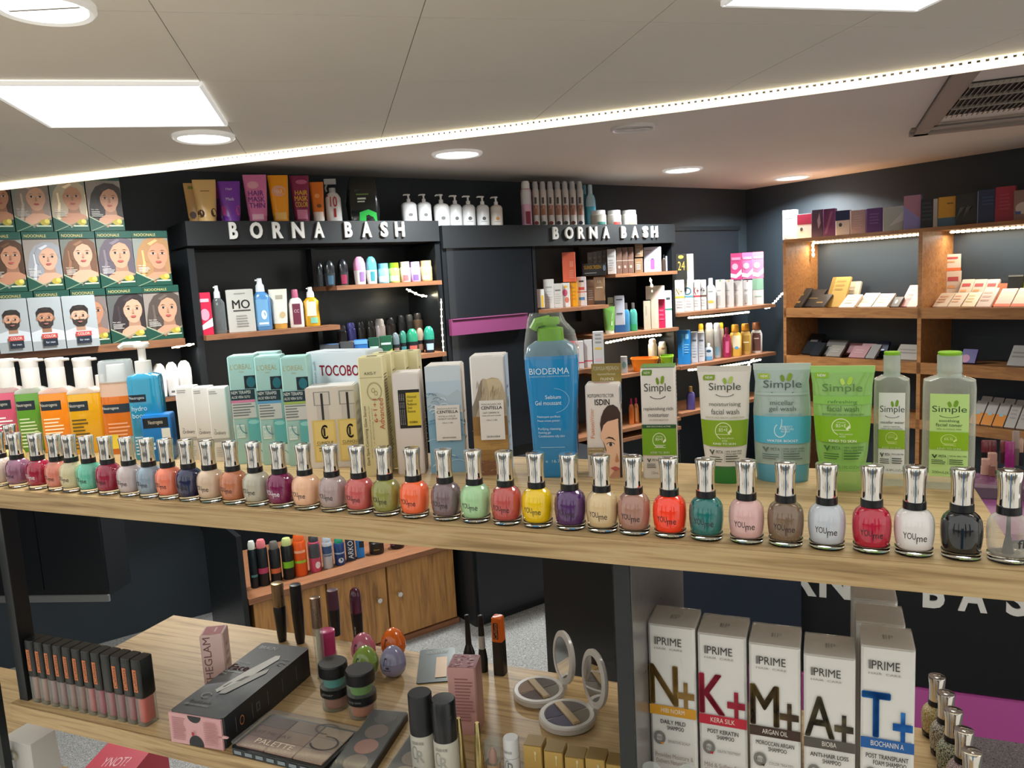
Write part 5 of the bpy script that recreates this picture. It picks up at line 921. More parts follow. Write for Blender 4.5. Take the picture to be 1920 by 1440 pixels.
goods([('tube', 1131, 1155, 574, 625, 'transparent green gel tube with a pale cap', '#6a9c48', dict(cap='#c8ccb0', fr=[('p', [(.7, .3), (.78, .3), (.85, .8), (.75, .6)], '#d8e8c8')])), ('box', 1141, 1153, 557, 622, 'pale olive carton behind the green tube', '#c0c0a8', dict(da=.08, fr=[('r', .3, .8, .9, .84, '#7a7c5c')])), ('box', 1153, 1173, 556, 624, 'white carton with a blue foot, beside the green tube', '#b8b8c4', dict(da=.03, fr=[('r', 0, 0, 1, .2, '#2a5a94'), ('r', .2, .88, .8, .91, '#3c4048'), ('r', .2, .5, .8, .53, '#4a5060')])), ('bott', 1168, 1182, 568, 622, 'slim blue bottle with dark cap', '#3a78a0', dict(cap='#4a4240')), ('bott', 1180, 1196, 567, 620, 'slim green bottle with dark cap', '#3f8f80', dict(cap='#4a4440', fr=[('r', 0, 0, 1, .3, '#2a8a54')])),
       ('box', 1207, 1221, 564, 617, 'pale wood patterned carton, left of two', '#b3a792', dict(fr=lines(.3, .5, .1, .9, 1, '#a09480'))), ('box', 1221, 1236, 563, 617, 'pale wood patterned carton with white lettering, right of two', '#b9ac97', dict(fr=[('v', 'simply', .55, .2, .75, .7, '#e8e2d6')])), ('box', 1234, 1249, 562, 616, 'crimson skincare carton on the lower shelf', '#b81f48', dict(fr=lines(.2, .8, .2, .8, 4, '#cc5070'))), ('box', 1246, 1261, 546, 615, 'tall pale grey carton with a green stripe', '#b4b8bc', dict(da=-.03, fr=[('r', .0, .48, 1, .52, '#3a7a60'), ('r', .3, .76, .8, .82, '#3c4444')]))], AF + .04, Z_C, G)
goods([('box', 1210, 1247, 538, 563, 'pale pink and cream carton lying on the wood patterned cartons', '#c8b8a8', dict(z=Z_C + qa(1228, 563, AF + .04).z - qa(1228, 617, AF + .04).z + .002, fr=[('r', .5, .0, 1, .6, '#dcb8b0')]))], AF + .05, None, G)
G = 'goods on the bottom shelves under the second sign'
goods([('box', 1080, 1096, 641, 692, 'white carton with a red stripe, left of two', '#bcb6b4', dict(fr=[('r', 0, .2, 1, .24, '#b83050')])), ('box', 1096, 1112, 640, 691, 'white carton with a red stripe, right of two', '#c0bab8', dict(fr=[('r', 0, .22, 1, .26, '#b83050')])), ('box', 1113, 1134, 621, 690, 'tall white carton with a gold patch', '#b8b4b2', dict(da=-.11, fr=[('r', .15, .52, .8, .58, '#c8a84a'), ('r', .15, .2, .8, .28, '#c8a0a4')] + lines(.2, .8, .65, .95, 3, '#8a8886'))), ('jar', 1062, 1082, 639, 692, 'red topped jar half behind the blue gel bottle', '#b8b0ac', dict(cap='#b83040'))], AF + .03, Z_D, G)
goods([('can', 1216, 1233, 638, 690, 'cream coloured can printed with flowers, left of three', '#d8cab4', dict(cap='#ece2d0', fr=[('e', .4, .3, .3, .07, '#a8407a')])), ('can', 1234, 1252, 645, 689, 'cream coloured can printed with flowers, middle of three', '#dccdb6', dict(cap='#ece2d0', fr=[('e', .4, .3, .3, .07, '#a8407a'), ('e', .6, .9, .2, .05, '#c06a90')])), ('can', 1254, 1261, 636, 688, 'cream coloured can printed with flowers, right of three', '#d4c6b0', dict(cap='#e8dcc8', fr=[('e', .5, .4, .3, .06, '#a04040')]))], AF + .1, Z_G, G)
def bowl(x0, x1, y0, y1, c, label, da=0):
    P, w, h = FP(x0, x1, y0, y1, AF + da, Z_G); t = thing('plastic_basket', label, 'basket', P, face_cam(P)); k = []
    part(t, 'basket', loft([(0, w * .8, .12, 4), (h, w, .15, 4), (h - .002, w * .96, .14, 4), (.004, w * .76, .11, 4)], 24), M(c, .35)); part(t, 'rim', loft([(h - .006, w * 1.03, .155, 4), (h, w * 1.03, .155, 4), (h, w * .97, .142, 4), (h - .006, w * .97, .142, 4)], 24, cap=False), M(c, .3))
bowl(1182, 1236, 668, 692, '#e07818', 'orange plastic basket on the shelf behind the green topped carton'); bowl(1238, 1264, 671, 693, '#88b428', 'lime green plastic basket beside the orange one')
G = 'jars and bottles seen between the front cartons'
goods([('jar', 1044, 1072, 762, 790, 'purple cream jar with black lid, upper of two', '#8a6a94', dict(cap='#201c20', z=Z_H2 + .108)), ('jar', 1046, 1074, 790, 818, 'purple cream jar with black lid, lower of two', '#94708c', dict(cap='#201a20', fr=[('e', .6, .4, .25, .25, '#b03a6a')])),
       ('bott', 1181, 1191, 790, 838, 'small red and orange bottle between the two front cartons', '#c86a2a', dict(cap='#a81c48')), ('bott', 1190, 1200, 791, 838, 'second small red and orange bottle between the front cartons', '#c87430', dict(cap='#b02050', fr=[('r', .3, .1, .7, .8, '#e0a878')])), ('bott', 1287, 1304, 725, 768, 'violet bottle with a golden cap between carton and tube', '#4c4278', dict(cap='#b08a48', z=Z_V)), ('box', 1165, 1178, 690, 720, 'small white jar carton above the sun cream banner', '#b8bcbe', dict(fr=[('e', .5, .5, .3, .2, '#6a9a94')], z=Z_G))], AF + .04, Z_H2, G)

# --- corner shelves
G = 'white boxes on the upper corner shelf'
LT = lambda ch, c, c2: [('b', ch, .1, .52, .8, .76, c), ('r', 0, .44, 1, .5, c2)] + lines(.2, .8, .1, .36, 3, '#a8a6a4')
goods([('box', 1266, 1284, 520, 580, 'white shampoo carton with gold and grey letters on the corner shelf', '#bcb8b4', dict(fr=LT('N+', '#b09a60', '#c8a040'))), ('box', 1283, 1301, 520, 579, 'white shampoo carton with a teal letter on the corner shelf', '#c0bcb8', dict(fr=LT('D', '#5a8a98', '#5a8a98'))), ('box', 1299, 1314, 521, 578, 'white shampoo carton with a red letter on the corner shelf', '#c2bebc', dict(fr=LT('K+', '#a83a40', '#b04048'))), ('box', 1311, 1325, 521, 577, 'white shampoo carton with a dark letter on the corner shelf', '#beb8b6', dict(fr=LT('M+', '#4a3c38', '#5a4438'))), ('bott', 1323, 1343, 517, 575, 'white shampoo bottle with a yellow swoosh', '#c2c2be', dict(cap='#c4c6c6', fr=[('e', .5, .3, .3, .06, '#c8a848'), ('r', .3, .7, .7, .75, '#8a8a88')]))] +
      [('box', x, x + 18, 521 + i, 574 - i, 'white treatment carton with a %s corner mark' % nm, '#c2bebb', dict(fr=[('p', [(.4, 1), (.6, 1), (.5, .92)], c), ('r', .15, .6, .55, .64, '#a09c98'), ('r', .2, .1, .5, .45, '#a8a5a0')])) for i, (x, c, nm) in enumerate(((1342, '#4a9a5a', 'green'), (1358, '#c8a030', 'yellow'), (1375, '#d0d0d0', 'grey'), (1393, '#8a2a30', 'dark red')))] +
      [('box', 1411, 1432, 519, 567, 'white carton with a sage green upper half', '#bcb9b4', dict(fr=[('r', 0, .58, 1, 1, '#7a9c84'), ('r', .2, .3, .8, .34, '#8aa890')]))], AF + .08, Z_E, G)
zst = Z_E + .195
goods([('box', 1267, 1288, 466, 521, 'tall black carton with gold script on the corner shelf', '#26241f', dict(fr=[('t', '24', .2, .45, .85, .75, '#b8963c'), ('e', .5, .9, .25, .06, '#b8963c')])), ('box', 1288, 1301, 466, 520, 'narrow white carton with a gold edge beside the black one', '#c4c2be', dict(fr=[('r', .0, .4, .2, .95, '#b8a878')]))] +
      [('box', x, x + 21, 473 - i, 522 - i, 'bright pink carton with a white wave, %s of three' % ('first', 'second', 'third')[i], ('#c84078', '#d06a94', '#d4748c')[i], dict(fr=[('p', [(0, .25), (.5, .2), (1, .4), (1, .2), (.5, .05), (0, .1)], '#e4d0d4'), ('e', .4, .5, .28, .12, '#e0a8bc'), ('r', .1, .75, .9, .85, '#e090b0')])) for i, x in enumerate((1370, 1391, 1411))], AF + .08, zst, 'cartons stacked on the corner shelf boxes')
G = 'sun care on the lower corner shelf'
goods([('box', 1271, 1296, 618, 681, 'bright blue sun care carton', '#1d74b4', dict(fr=[('p', [(.3, .9), (.55, .9), (.4, .2)], '#4a9ad0'), ('r', .6, .75, .85, .9, '#8ab8d8')] + lines(.5, .9, .3, .6, 4, '#7ab0d4'))), ('box', 1296, 1309, 621, 678, 'narrow white sun care carton, left of two', '#b8b8bc', dict(fr=WB('#5a5a60'))), ('box', 1309, 1322, 622, 676, 'narrow white sun care carton, right of two', '#b8b8be', dict(fr=WB('#5a5a60'))), ('bott', 1321, 1337, 640, 672, 'small white and blue tube with dark emblem', '#b0b8c0', dict(cap='#c8ccd0', fr=[('e', .5, .7, .3, .1, '#2c4a60'), ('r', 0, 0, 1, .3, '#5a94b8')])), ('can', 1309, 1321, 602, 668, 'yellow capped lotion bottle at the back', '#d4c8a8', dict(cap='#d8a020', da=.1)), ('can', 1322, 1339, 602, 668, 'white sun spray can, first of two', '#ccccc8', dict(cap='#dcdcd8', da=.08)), ('can', 1337, 1353, 603, 668, 'white sun spray can, second of two', '#c8ccce', dict(cap='#d8d8d6', da=.05, fr=[('r', .2, .1, .8, .4, '#8ab4cc')])), ('can', 1348, 1358, 602, 665, 'slim bottle with yellow cap between the spray cans', '#d0ccc0', dict(cap='#d8a828', da=.08)), ('bott', 1355, 1371, 606, 662, 'maroon lotion bottle on the corner shelf', '#8f1c44', dict(cap='#7a1838', fr=[('r', .35, .2, .75, .7, '#c05a80')])), ('bott', 1367, 1391, 602, 661, 'yellow lotion bottle with a white label', '#d8a848', dict(cap='#d89a28', capw=.6, fr=[('r', .25, .35, .9, .85, '#dccfae'), ('e', .6, .35, .15, .06, '#5a9ac0')])), ('bott', 1387, 1409, 600, 658, 'gold lotion bottle with an orange cap', '#c09a50', dict(cap='#c88a20', capw=.7, fr=[('r', .2, .15, .85, .8, '#a07c34'), ('r', .3, .5, .8, .54, '#e4d4a8')])), ('bott', 1407, 1430, 598, 655, 'white lotion bottle with a brown label and copper cap', '#c8c2bc', dict(cap='#8a5434', capw=.7, fr=[('r', .15, .1, .85, .85, '#5c3830'), ('r', .3, .6, .7, .64, '#c8b0a0')]))], AF + .06, Z_F, G)

# --- goods on the wooden wall unit (right wall)
def FB(x0, x1, yt, yb, b, z): return FP(x0, x1, yt, yb, b, z, B_)
G = 'perfume boxes on top of the wooden unit'
TOPR = [(1468, 1496, 394, 449, '#c8c2bc', 'white', [('r', .2, .7, .7, .74, '#6a6866'), ('e', .5, .1, .4, .08, '#a8a29a')]), (1496, 1524, 400, 445, '#c6c0b8', 'red and white', [('r', 0, .58, 1, 1, '#8f1f38'), ('e', .3, .38, .1, .08, '#4a4a4a')]), (1523, 1545, 393, 444, '#3f2a3a', 'dark plum', [('p', [(.6, .3), (.8, .5), (.7, .9), (.5, .6)], '#8a7a88')]), (1545, 1568, 391, 442, '#5a2750', 'wine purple', [('p', [(.1, .1), (.3, .1), (.8, .9), (.6, .9)], '#7a4a70')]), (1568, 1595, 392, 438, '#c4c0ba', 'navy and white', [('r', 0, .6, 1, 1, '#1f2c54'), ('e', .35, .42, .12, .08, '#3c4250')]),
        (1596, 1625, 393, 437, '#b8a09c', 'dusty pink', lines(.2, .8, .2, .8, 6, '#c4b0aa')), (1626, 1656, 390, 435, '#5c3a78', 'violet', lines(.2, .8, .3, .8, 4, '#7a5a94')), (1657, 1695, 388, 433, '#aab2ae', 'pale green grey', [('p', [(.3, .2), (1, .4), (1, .8)], '#c2c8ca')]), (1696, 1727, 366, 429, '#8a86c0', 'lilac and rose', [('p', [(0, .7), (1, .3), (1, 1), (0, 1)], '#a8798c')]), (1728, 1752, 372, 426, '#24282e', 'black', lines(.1, .9, .2, .9, 5, '#3c4248')), (1751, 1759, 371, 424, '#b4b0aa', 'thin white', []), (1761, 1792, 364, 419, '#c8922a', 'amber', [('r', 0, 0, 1, .3, '#4a6878'), ('r', .5, .75, .85, .8, '#7a5a1c')]), (1794, 1833, 358, 416, '#2a2826', 'wrapped black', [('p', [(.1 * i, .1 + .1 * (i % 3)), (.1 * i + .05, .2 + .1 * (i % 3)), (.1 * i + .3, .6), (.1 * i + .2, .55)], '#6a6660') for i in range(6)]), (1834, 1866, 351, 413, '#28304a', 'navy', [('r', .02, .02, .06, .98, '#8a90a0')] + lines(.3, .9, .5, .8, 3, '#3c4868')), (1868, 1902, 345, 410, '#982434', 'red', lines(.2, .8, .3, .8, 5, '#a83c48')), (1903, 1935, 350, 406, '#8a6a5c', 'colourful', [('e', .5, .4, .4, .2, '#c0b0a0'), ('r', .1, .2, .4, .3, '#4a5a94')])]
for x0, x1, y0, y1, c, nm, fr in TOPR:
    P, w, h = FB(x0, x1, y0, y1, BF + .09, zt); t = thing('perfume_carton', '%s wrapped perfume box on top of the wooden unit' % nm, 'box', P, face_cam(P) * .5 + (ROT_Q - pi / 2) * .5, G); k_box(t, w * 1.0, h, c, fr, d=.04)
def rbox(rows, zsh, group, tilt=0.):
    for x0, x1, y0, y1, c, label, fr, db, tl in rows:
        P, w, h = FB(x0, x1, y0, y1, BF + .07 + db * 1.3, None); w = abs(on_n(x1, y1, B_, BF + .07 + db * 1.3).dot(A_) - on_n(x0, y1, B_, BF + .07 + db * 1.3).dot(A_)) * .93
        d = .018; P.z = zsh + .001 + d / 2 * sin(radians(tl)); rz = radians(-55)
        t = thing('cosmetic_carton', label, 'box', P, rz, group); t.rotation_euler = (-radians(tl), 0, rz); k_box(t, w, h / max(.5, cos(radians(tl))), c, fr, d=d)
O1 = [('r', 0, .0, 1, .18, '#d8683a'), ('r', .12, .72, .8, .84, '#b04a4a'), ('r', .12, .52, .6, .6, '#d89868')]
zA = z1t - .012; zB = z2t - .012; zC2 = z3t - .012
rbox([(1472, 1502, 535, 568, '#2a2420', 'black and gold palette at the inner left side of the lit compartment', [('r', .1, .2, .8, .3, '#8a6c38'), ('r', .2, .6, .7, .7, '#8a6c38')], .02, 50), (1500, 1532, 536, 566, '#2c2622', 'black palette with thin gold lines, second in the lit compartment', [('r', .1, .45, .9, .5, '#7a6238')], .06, 50), (1520, 1545, 545, 567, '#221e1c', 'flat black palette lying in front in the lit compartment', [('r', .2, .3, .7, .4, '#8a6c38')], .0, 55),
      (1540, 1560, 517, 548, '#1f1c1a', 'small black tilted carton beside the gold one', [('r', .3, .6, .8, .7, '#b8a888')], .12, 40), (1545, 1582, 511, 566, '#c09a54', 'gold tilted carton in the lit compartment', [('r', .0, .0, .2, 1, '#a07c3c')] + lines(.3, .8, .5, .9, 3, '#a8864a'), .07, 28), (1578, 1608, 500, 546, '#c8bca4', 'tall cream carton leaning on the back of the lit compartment', lines(.2, .7, .3, .8, 4, '#b0a48c'), .14, 20), (1572, 1602, 545, 567, '#d4c4b4', 'cream carton with fine print lying in the front row', lines(.15, .8, .2, .8, 3, '#a89884'), -.03, 55), (1604, 1634, 542, 566, '#d6c8b4', 'cream carton lying second in the front row', lines(.15, .8, .2, .8, 3, '#bca890'), .0, 55), (1634, 1664, 542, 565, '#d4c6b4', 'cream carton lying third in the front row', lines(.15, .8, .2, .8, 3, '#bca890'), .0, 55), (1667, 1686, 548, 565, '#4a423c', 'dark grey box with a white dot in the lit compartment', [('e', .5, .5, .12, .2, '#d0ccc6')], .02, 50), (1686, 1718, 526, 564, '#d0a09c', 'pink box leaning at the compartment divider', lines(.2, .6, .2, .8, 3, '#c08c8c'), .05, 45), (1700, 1720, 540, 564, '#d8b8b0', 'pale rose box in front of the pink one', [], .0, 50)], zA, 'boxes in the lit left compartment')
rbox([(1762, 1792, 505, 527, '#d0bca8', 'orange and white carton in the second row, first', O1, .14, 30), (1754, 1786, 523, 546, '#d0bca8', 'orange and white carton in the second row, lower first', O1, .1, 40), (1789, 1814, 492, 540, '#d2beaa', 'orange and white carton in the second row, second', O1, .12, 35), (1813, 1838, 492, 540, '#d2beaa', 'orange and white carton in the second row, third', O1, .12, 35), (1837, 1862, 490, 538, '#d2beaa', 'orange and white carton in the second row, fourth', O1, .12, 35), (1859, 1885, 492, 533, '#cf5f36', 'plain bright orange carton in the right compartment', [('e', .5, .5, .3, .2, '#d87850')], .1, 35), (1884, 1914, 471, 530, '#26241f', 'black carton with a silver edge in the right compartment', [('r', .0, .95, 1, 1, '#8a8880'), ('r', .25, .3, .7, .4, '#5a5850')], .1, 15), (1908, 1918, 480, 526, '#8aa01c', 'narrow lime carton beside the black one', [], .12, 15), (1918, 1930, 478, 524, '#7a9818', 'lime carton cut off by the right edge', [], .12, 15),
      (1748, 1776, 545, 568, '#ccb49c', 'pale carton lying first in the front row of the right compartment', lines(.1, .7, .2, .8, 3, '#c08a68'), .0, 55), (1776, 1801, 544, 568, '#cdb8a0', 'pale carton lying second in the front row of the right compartment', lines(.1, .7, .2, .8, 3, '#c08a68'), .0, 55), (1802, 1828, 543, 568, '#d0bc9c', 'pale carton lying third in the front row of the right compartment', lines(.1, .7, .2, .8, 3, '#c8a868'), .0, 55), (1829, 1858, 533, 566, '#d0b8a8', 'pale carton lying fourth in the front row of the right compartment', lines(.1, .7, .2, .8, 3, '#c09a88'), .0, 50), (1862, 1894, 532, 564, '#d8bca8', 'peach and white carton lying fifth in the front row', [('r', 0, 0, 1, .15, '#d86a48')], .0, 50), (1894, 1930, 529, 562, '#d8c0a8', 'peach and white carton lying last in the front row', [('r', 0, 0, 1, .15, '#d86a48')], .0, 50)], zA, 'boxes in the lit right compartment')
_h = qb(1787, 482, BF + .34).z - qb(1787, 548, BF + .34).z
goods([('box', 1774, 1801, 482, 548, 'tall orange and white carton at the back of the right compartment', '#cbb4a0', dict(fr=O1, z=zA)), ('box', 1774, 1801, 450, 481, 'orange and white carton stacked on the tall one', '#cdb7a4', dict(fr=O1, z=zA + _h + .002))], BF + .34, None, 'boxes in the lit right compartment', B_)
rbox([(1502, 1530, 628, 662, '#1e2024', 'black eyeliner box at the left of the lower compartment', [('r', .2, .6, .7, .7, '#8a8884')], .06, 45), (1518, 1536, 645, 666, '#202226', 'small black box in front in the lower compartment', [], .0, 50), (1537, 1576, 639, 664, '#6a6662', 'grey carton lying in the lower compartment', [('r', .1, .4, .9, .5, '#8a8682')], .05, 50), (1548, 1575, 650, 668, '#8a8278', 'taupe carton in front in the lower compartment', lines(.2, .8, .3, .7, 2, '#a09890'), .0, 50), (1582, 1610, 632, 652, '#9c7478', 'dusty rose carton at the back of the lower compartment', [], .1, 45), (1606, 1634, 638, 660, '#a07a7c', 'dusty rose carton in the middle of the lower compartment', [], .06, 45), (1590, 1622, 650, 669, '#a87f80', 'dusty rose carton in front in the lower compartment', lines(.2, .8, .3, .7, 2, '#b89494'), .0, 50), (1622, 1640, 648, 671, '#8c8884', 'thin grey carton beside the dusty rose ones', [], .0, 50), (1640, 1662, 630, 658, '#20243c', 'navy pouch box in the lower compartment', [('r', .3, .4, .7, .5, '#c0c4d4')], .1, 30), (1672, 1720, 648, 673, '#a8a096', 'pale carton lying at the right of the lower compartment', lines(.1, .9, .3, .7, 2, '#8c857c'), .02, 50), (1886, 1930, 655, 690, '#a8a49e', 'pale carton lying at the right edge of the lower compartment', lines(.1, .9, .3, .7, 2, '#8c857c'), .02, 40), (1800, 1830, 640, 664, '#4a3a78', 'purple and pink trinket box in the lower right compartment', [('e', .3, .3, .3, .3, '#b87a98')], .05, 30)], zB, 'boxes in the lower compartment')
rows = []
for j in range(2):
    for i in range(5):
        x = 1822 + i * 22 - j * 6 + (4 if j == 0 else 0); y1 = 770 if j == 0 else 805
        rows.append((x, x + 21, y1 - 38, y1, '#a8a098', 'white tilted carton %s, %s row under the lower compartment, %s' % ('with an orange foot' if i < 3 else 'with fine print', ('upper', 'lower')[j], ('first', 'second', 'third', 'fourth', 'fifth')[i]), ([('r', 0, 0, 1, .5, '#c87a1c'), ('r', .3, .42, .7, .55, '#8aa4a8')] if i < 3 else lines(.2, .8, .3, .8, 3, '#948c84')), .12 if j == 0 else .0, 42))
rbox(rows, zC2, 'white and orange cartons under the lower compartment')

# --- make-up on the sales counter
def lip(x0, x1, y0, y1, c, base, label, v):
    a = on_z((x0 + x1) / 2, y1, ctz + .052); P = a; w = (x1 - x0) * depth(P) / F; h = on_n((x0 + x1) / 2, y0, E2, uv(P)[1]).z - P.z
    t = thing('lipstick', label, 'lipstick', P, ROT_S, 'make-up on the sales counter'); part(t, 'base', loft([(0, w, w, 4), (h * .5, w, w, 4)], 16), M(base, .3)); part(t, 'cap', loft([(h * .5, w * .94, w * .94, 4), (h * .97, w * .94, w * .94, 4), (h, w * .85, w * .85, 4)], 16), M(c, .25, coat=.5))
pt = on_z(1880, 900, ctz + .05); uu, vv = uv(pt); tr = thing('make_up_tray', 'clear and purple make-up tray on the magenta counter', 'tray', Sw(uu + .1, min(vv, cv + .5), ctz + .012), ROT_S)
part(tr, 'tray', boxg(0, 0, .02, .6, .22, .038), M('#6f3d63', .2)); part(tr, 'clear_front', boxg(0, -.113, .025, .6, .004, .05), PLASTIC)
for x0, x1, y0, y1, c, b, nm in ((1840, 1852, 826, 868, '#7a2a30', '#1c1a1c', 'dark red'), (1848, 1858, 826, 868, '#8a3a3c', '#1c1a1c', 'brick'), (1857, 1867, 826, 868, '#74303a', '#1a1a1c', 'wine'), (1875, 1886, 826, 868, '#8a4a48', '#5a3a38', 'rose brown'), (1885, 1900, 828, 876, '#a02878', '#a02878', 'magenta'), (1897, 1909, 808, 872, '#a89484', '#7c6a60', 'beige'), (1905, 1917, 822, 872, '#d0a88c', '#23282c', 'peach'), (1852, 1868, 849, 880, '#c89a84', '#c89a84', 'pale nude'), (1840, 1855, 860, 889, '#cfa08c', '#c89a86', 'nude'), (1855, 1865, 873, 892, '#8a5a4a', '#8a5a4a', 'small brown')):
    lip(x0, x1, y0, y1, c, b, '%s lipstick standing in the tray on the magenta counter' % nm, 0)

# --- deodorants on the oak cabinet
zc = H - 1.225 + .024
for i, (x0, x1, y0, y1, c, cap, nm, fr) in enumerate(((470, 487, 1010, 1098, '#1a2226', '#c8ccc0', 'dark green black', [('r', .2, .3, .9, .36, '#4a7a78')]), (485, 507, 1008, 1094, '#1b1f22', '#c86a70', 'black and pink', [('r', .1, .35, .95, .5, '#a83a58')]), (508, 530, 1012, 1088, '#1c1e20', '#5c5852', 'black and orange', [('r', .1, .3, .95, .45, '#b85a34')]), (531, 555, 1008, 1084, '#181a1c', '#a8b070', 'black and lime', [('r', .1, .36, .95, .56, '#6aa420')]), (553, 579, 1003, 1082, '#cf521c', '#d0561e', 'orange', [('r', 0, .4, 1, .48, '#88a828'), ('r', .1, .7, .9, .78, '#dc9a78')]), (581, 605, 1007, 1075, '#b84860', '#33363a', 'pink and grey', [('r', 0, .5, 1, 1, '#3a3e42'), ('e', .7, .25, .2, .12, '#d8ccd0')]), (606, 627, 1009, 1068, '#a8acb0', '#a4acb8', 'white and blue', [('r', 0, .6, 1, .9, '#31466a'), ('r', .2, .5, .9, .56, '#5a6478')]), (628, 649, 1012, 1062, '#223a68', '#1d7a5c', 'blue and green', [('e', .6, .25, .25, .12, '#b8c4d0'), ('r', 0, .55, 1, .62, '#8aa0b8')]))):
    goods([('can', x0, x1, y0, y1, '%s deodorant can on the oak cabinet' % nm, c, dict(cap=cap, fr=fr))], ca + .10, zc, 'deodorants on the oak cabinet')
goods([('box', 650, 668, 1014, 1056, 'dark blue shaving carton with large white sideways letters', '#1e2a3c', dict(fr=[('v', 'ARKO', .25, .1, .8, .9, '#ccd2d6')])), ('box', 669, 685, 1013, 1051, 'bright blue razor pack on the oak cabinet', '#1e70b4', dict(fr=[('p', [(.4, .5), (1, .5), (1, .8), (.4, .8)], '#14202c')], d=.02)), ('jar', 693, 722, 1016, 1046, 'black jar with faint gold letters on the oak cabinet', '#191817', dict(cap='#141414', fr=[('r', .3, .4, .7, .5, '#6a5a30')])), ('jar', 732, 760, 1014, 1038, 'black jar at the right end of the oak cabinet', '#1a1819', dict(cap='#151415', fr=[('e', .2, .6, .15, .2, '#6a3a50')]))], ca + .12, zc, 'deodorants on the oak cabinet')
# ================================================================ lower shelf
def LW(x0, x1, yt, yb): return FG(x0, x1, yt, yb, ZL)
def low(name, label, cat, u, v, rot=ROT_S, group=None): return thing(name, label, cat, Sw(u, v, ZL), rot, group)
at = lambda x, y: uv(on_z(x, y, ZL))
# --- lip glosses
ua, va = at(64, 1319); ub, vb = at(268, 1361); va = vb = .758
GL = [('#a0776a', 'beige brown'), ('#9d7468', 'warm beige'), ('#8e6465', 'dusky mauve'), ('#855a5c', 'plum beige'), ('#8c615a', 'brown'), ('#86584f', 'cocoa'), ('#b04f55', 'watermelon'), ('#9c2c48', 'raspberry'), ('#99424f', 'berry'), ('#863a44', 'wine'), ('#94414a', 'cherry brown'), ('#cd4a3c', 'bright red')]
for i, (c, nm) in enumerate(GL):
    f = i / 11; u = ua + (ub - ua) * f; w = (ub - ua) / 11 * .93; d = .026; h = .102
    t = low('lip_gloss', '%s lip gloss with a black cap on the lower shelf' % nm, 'lip gloss', u, va + d / 2, group='lip glosses in a row')
    part(t, 'clear_case', loft([(0, w, d, 5), (h * .42, w, d, 5)], 20), PLASTIC); part(t, 'gloss', loft([(.005, w * .8, d * .78, 4), (h * .43, w * .8, d * .78, 4)], 16), M(c, .3, coat=.4))
    part(t, 'cap', loft([(h * .42, w * .9, d * .9, 4), (h * .45, w, d, 6), (h * .99, w, d, 6), (h, w * .94, d * .94, 6)], 20), M('#1b1e1e', .3))
    if i != 8: printed(t, 'label_print', front(w, h, d), [('r', .22, .52, .62, .86, '#c87446'), ('v', 'Callista', .27, .54, .57, .84, '#3c2a20')], .0004, .0001)
# --- tall pink carton
u, v, w, h = LW(377, 415, 1203, 1290); t = low('make_up_carton', 'tall pale pink carton with sideways brown lettering', 'box', u, v + .018, .12)
carton_parts(t, .036, .088, .036, '#dfbfba', [('v', 'SHEGLAM', .12, .08, .45, .97, '#7a5a56')], lines(.3, .7, .3, .8, 3, '#b8928e'), tp=[('r', .1, .1, .9, .9, '#a84f5a'), ('r', .55, .3, .62, .75, '#e0c0c0')])
# --- large black box with pink end, lying on the shelf
c = [on_z(x, y, ZL + .042) for x, y in ((303, 1332), (432, 1358), (588, 1219), (487, 1206))]
fc = (c[0] + c[1]) / 2; bc = (c[2] + c[3]) / 2; ax = (c[1] - c[0]); ay = (bc - fc); wbx = ax.length; lbx = ay.length
cen = (fc + bc) / 2; rt_ = atan2(-ay.x, ay.y)
wbx = .09; t = thing('face_device_box', 'large black device box with a pale pink end, lying on the lower shelf', 'box', V((cen.x, cen.y, ZL)), rt_)
lb = lbx; part(t, 'sleeve', loft([(0, wbx, lb, 'box'), (.045, wbx, lb, 'box')]), M('#23262a', .35)); part(t, 'pink_tray_end', boxg(0, -lb / 2 - .001, .0225, wbx * .985, .003, .044), M('#cf9d9e', .4))
part(t, 'pull_tab', xf(loft([(0, .018, .003, 2), (.0025, .018, .003, 2)], 16), Matrix.Translation((wbx * .5, -lb / 2, .02)) @ Matrix.Rotation(pi / 2, 4, 'X')), M('#d8a8a8', .4))
printed(t, 'end_print', lambda x, y, l: ((x - .5) * wbx * .985, -lb / 2 - .0026 - l, .0005 + y * .044), [('e', .5, 1., .13, .22, '#23262a'), ('e', .5, .06, .14, .3, '#23262a')] + lines(.06, .32, .12, .88, 12, '#b07c80') + lines(.68, .95, .12, .88, 12, '#b07c80') + [('r', .45, .38, .5, .5, '#a03040')], .0002, .0001)
tf = top(wbx, .045, lb)
printed(t, 'top_print', tf, [('t', 'BRAUN', .08, .90, .42, .945, '#b8bcbc'), ('b', 'Face', .02, .57, .40, .65, '#c07a7c'), ('t', 'FaceSpa', .08, .665, .3, .69, '#a8acac'), ('t', 'Cleansing', .02, .53, .36, .555, '#c8caca'), ('t', 'Pro', .02, .50, .12, .52, '#c8caca'),
    ('p', [(.3, .30), (.38, .27), (.62, .55), (.72, .78), (.66, .83), (.58, .82), (.4, .55)], '#c9c9c4'), ('p', [(.44, .26), (.55, .27), (.8, .58), (.76, .64), (.62, .55), (.42, .3)], '#a9aaa6'), ('p', [(.46, .42), (.54, .44), (.6, .52), (.52, .5)], '#4a4a48'), ('p', [(.36, .34), (.4, .34), (.42, .42), (.39, .4)], '#6a6a68'),
    ('b', 'Quick & gentle', .12, .13, .52, .16, '#c4c6c6'), ('t', 'different attachments', .1, .09, .55, .115, '#8a8e90'), ('a', .28, .22, .08, .03, 20, 330, .12, '#8a8e90'), ('a', .85, .72, .06, .02, 0, 300, .15, '#5a5e60'), ('r', .78, .78, .92, .785, '#5a5e60')], .0004, .0001)
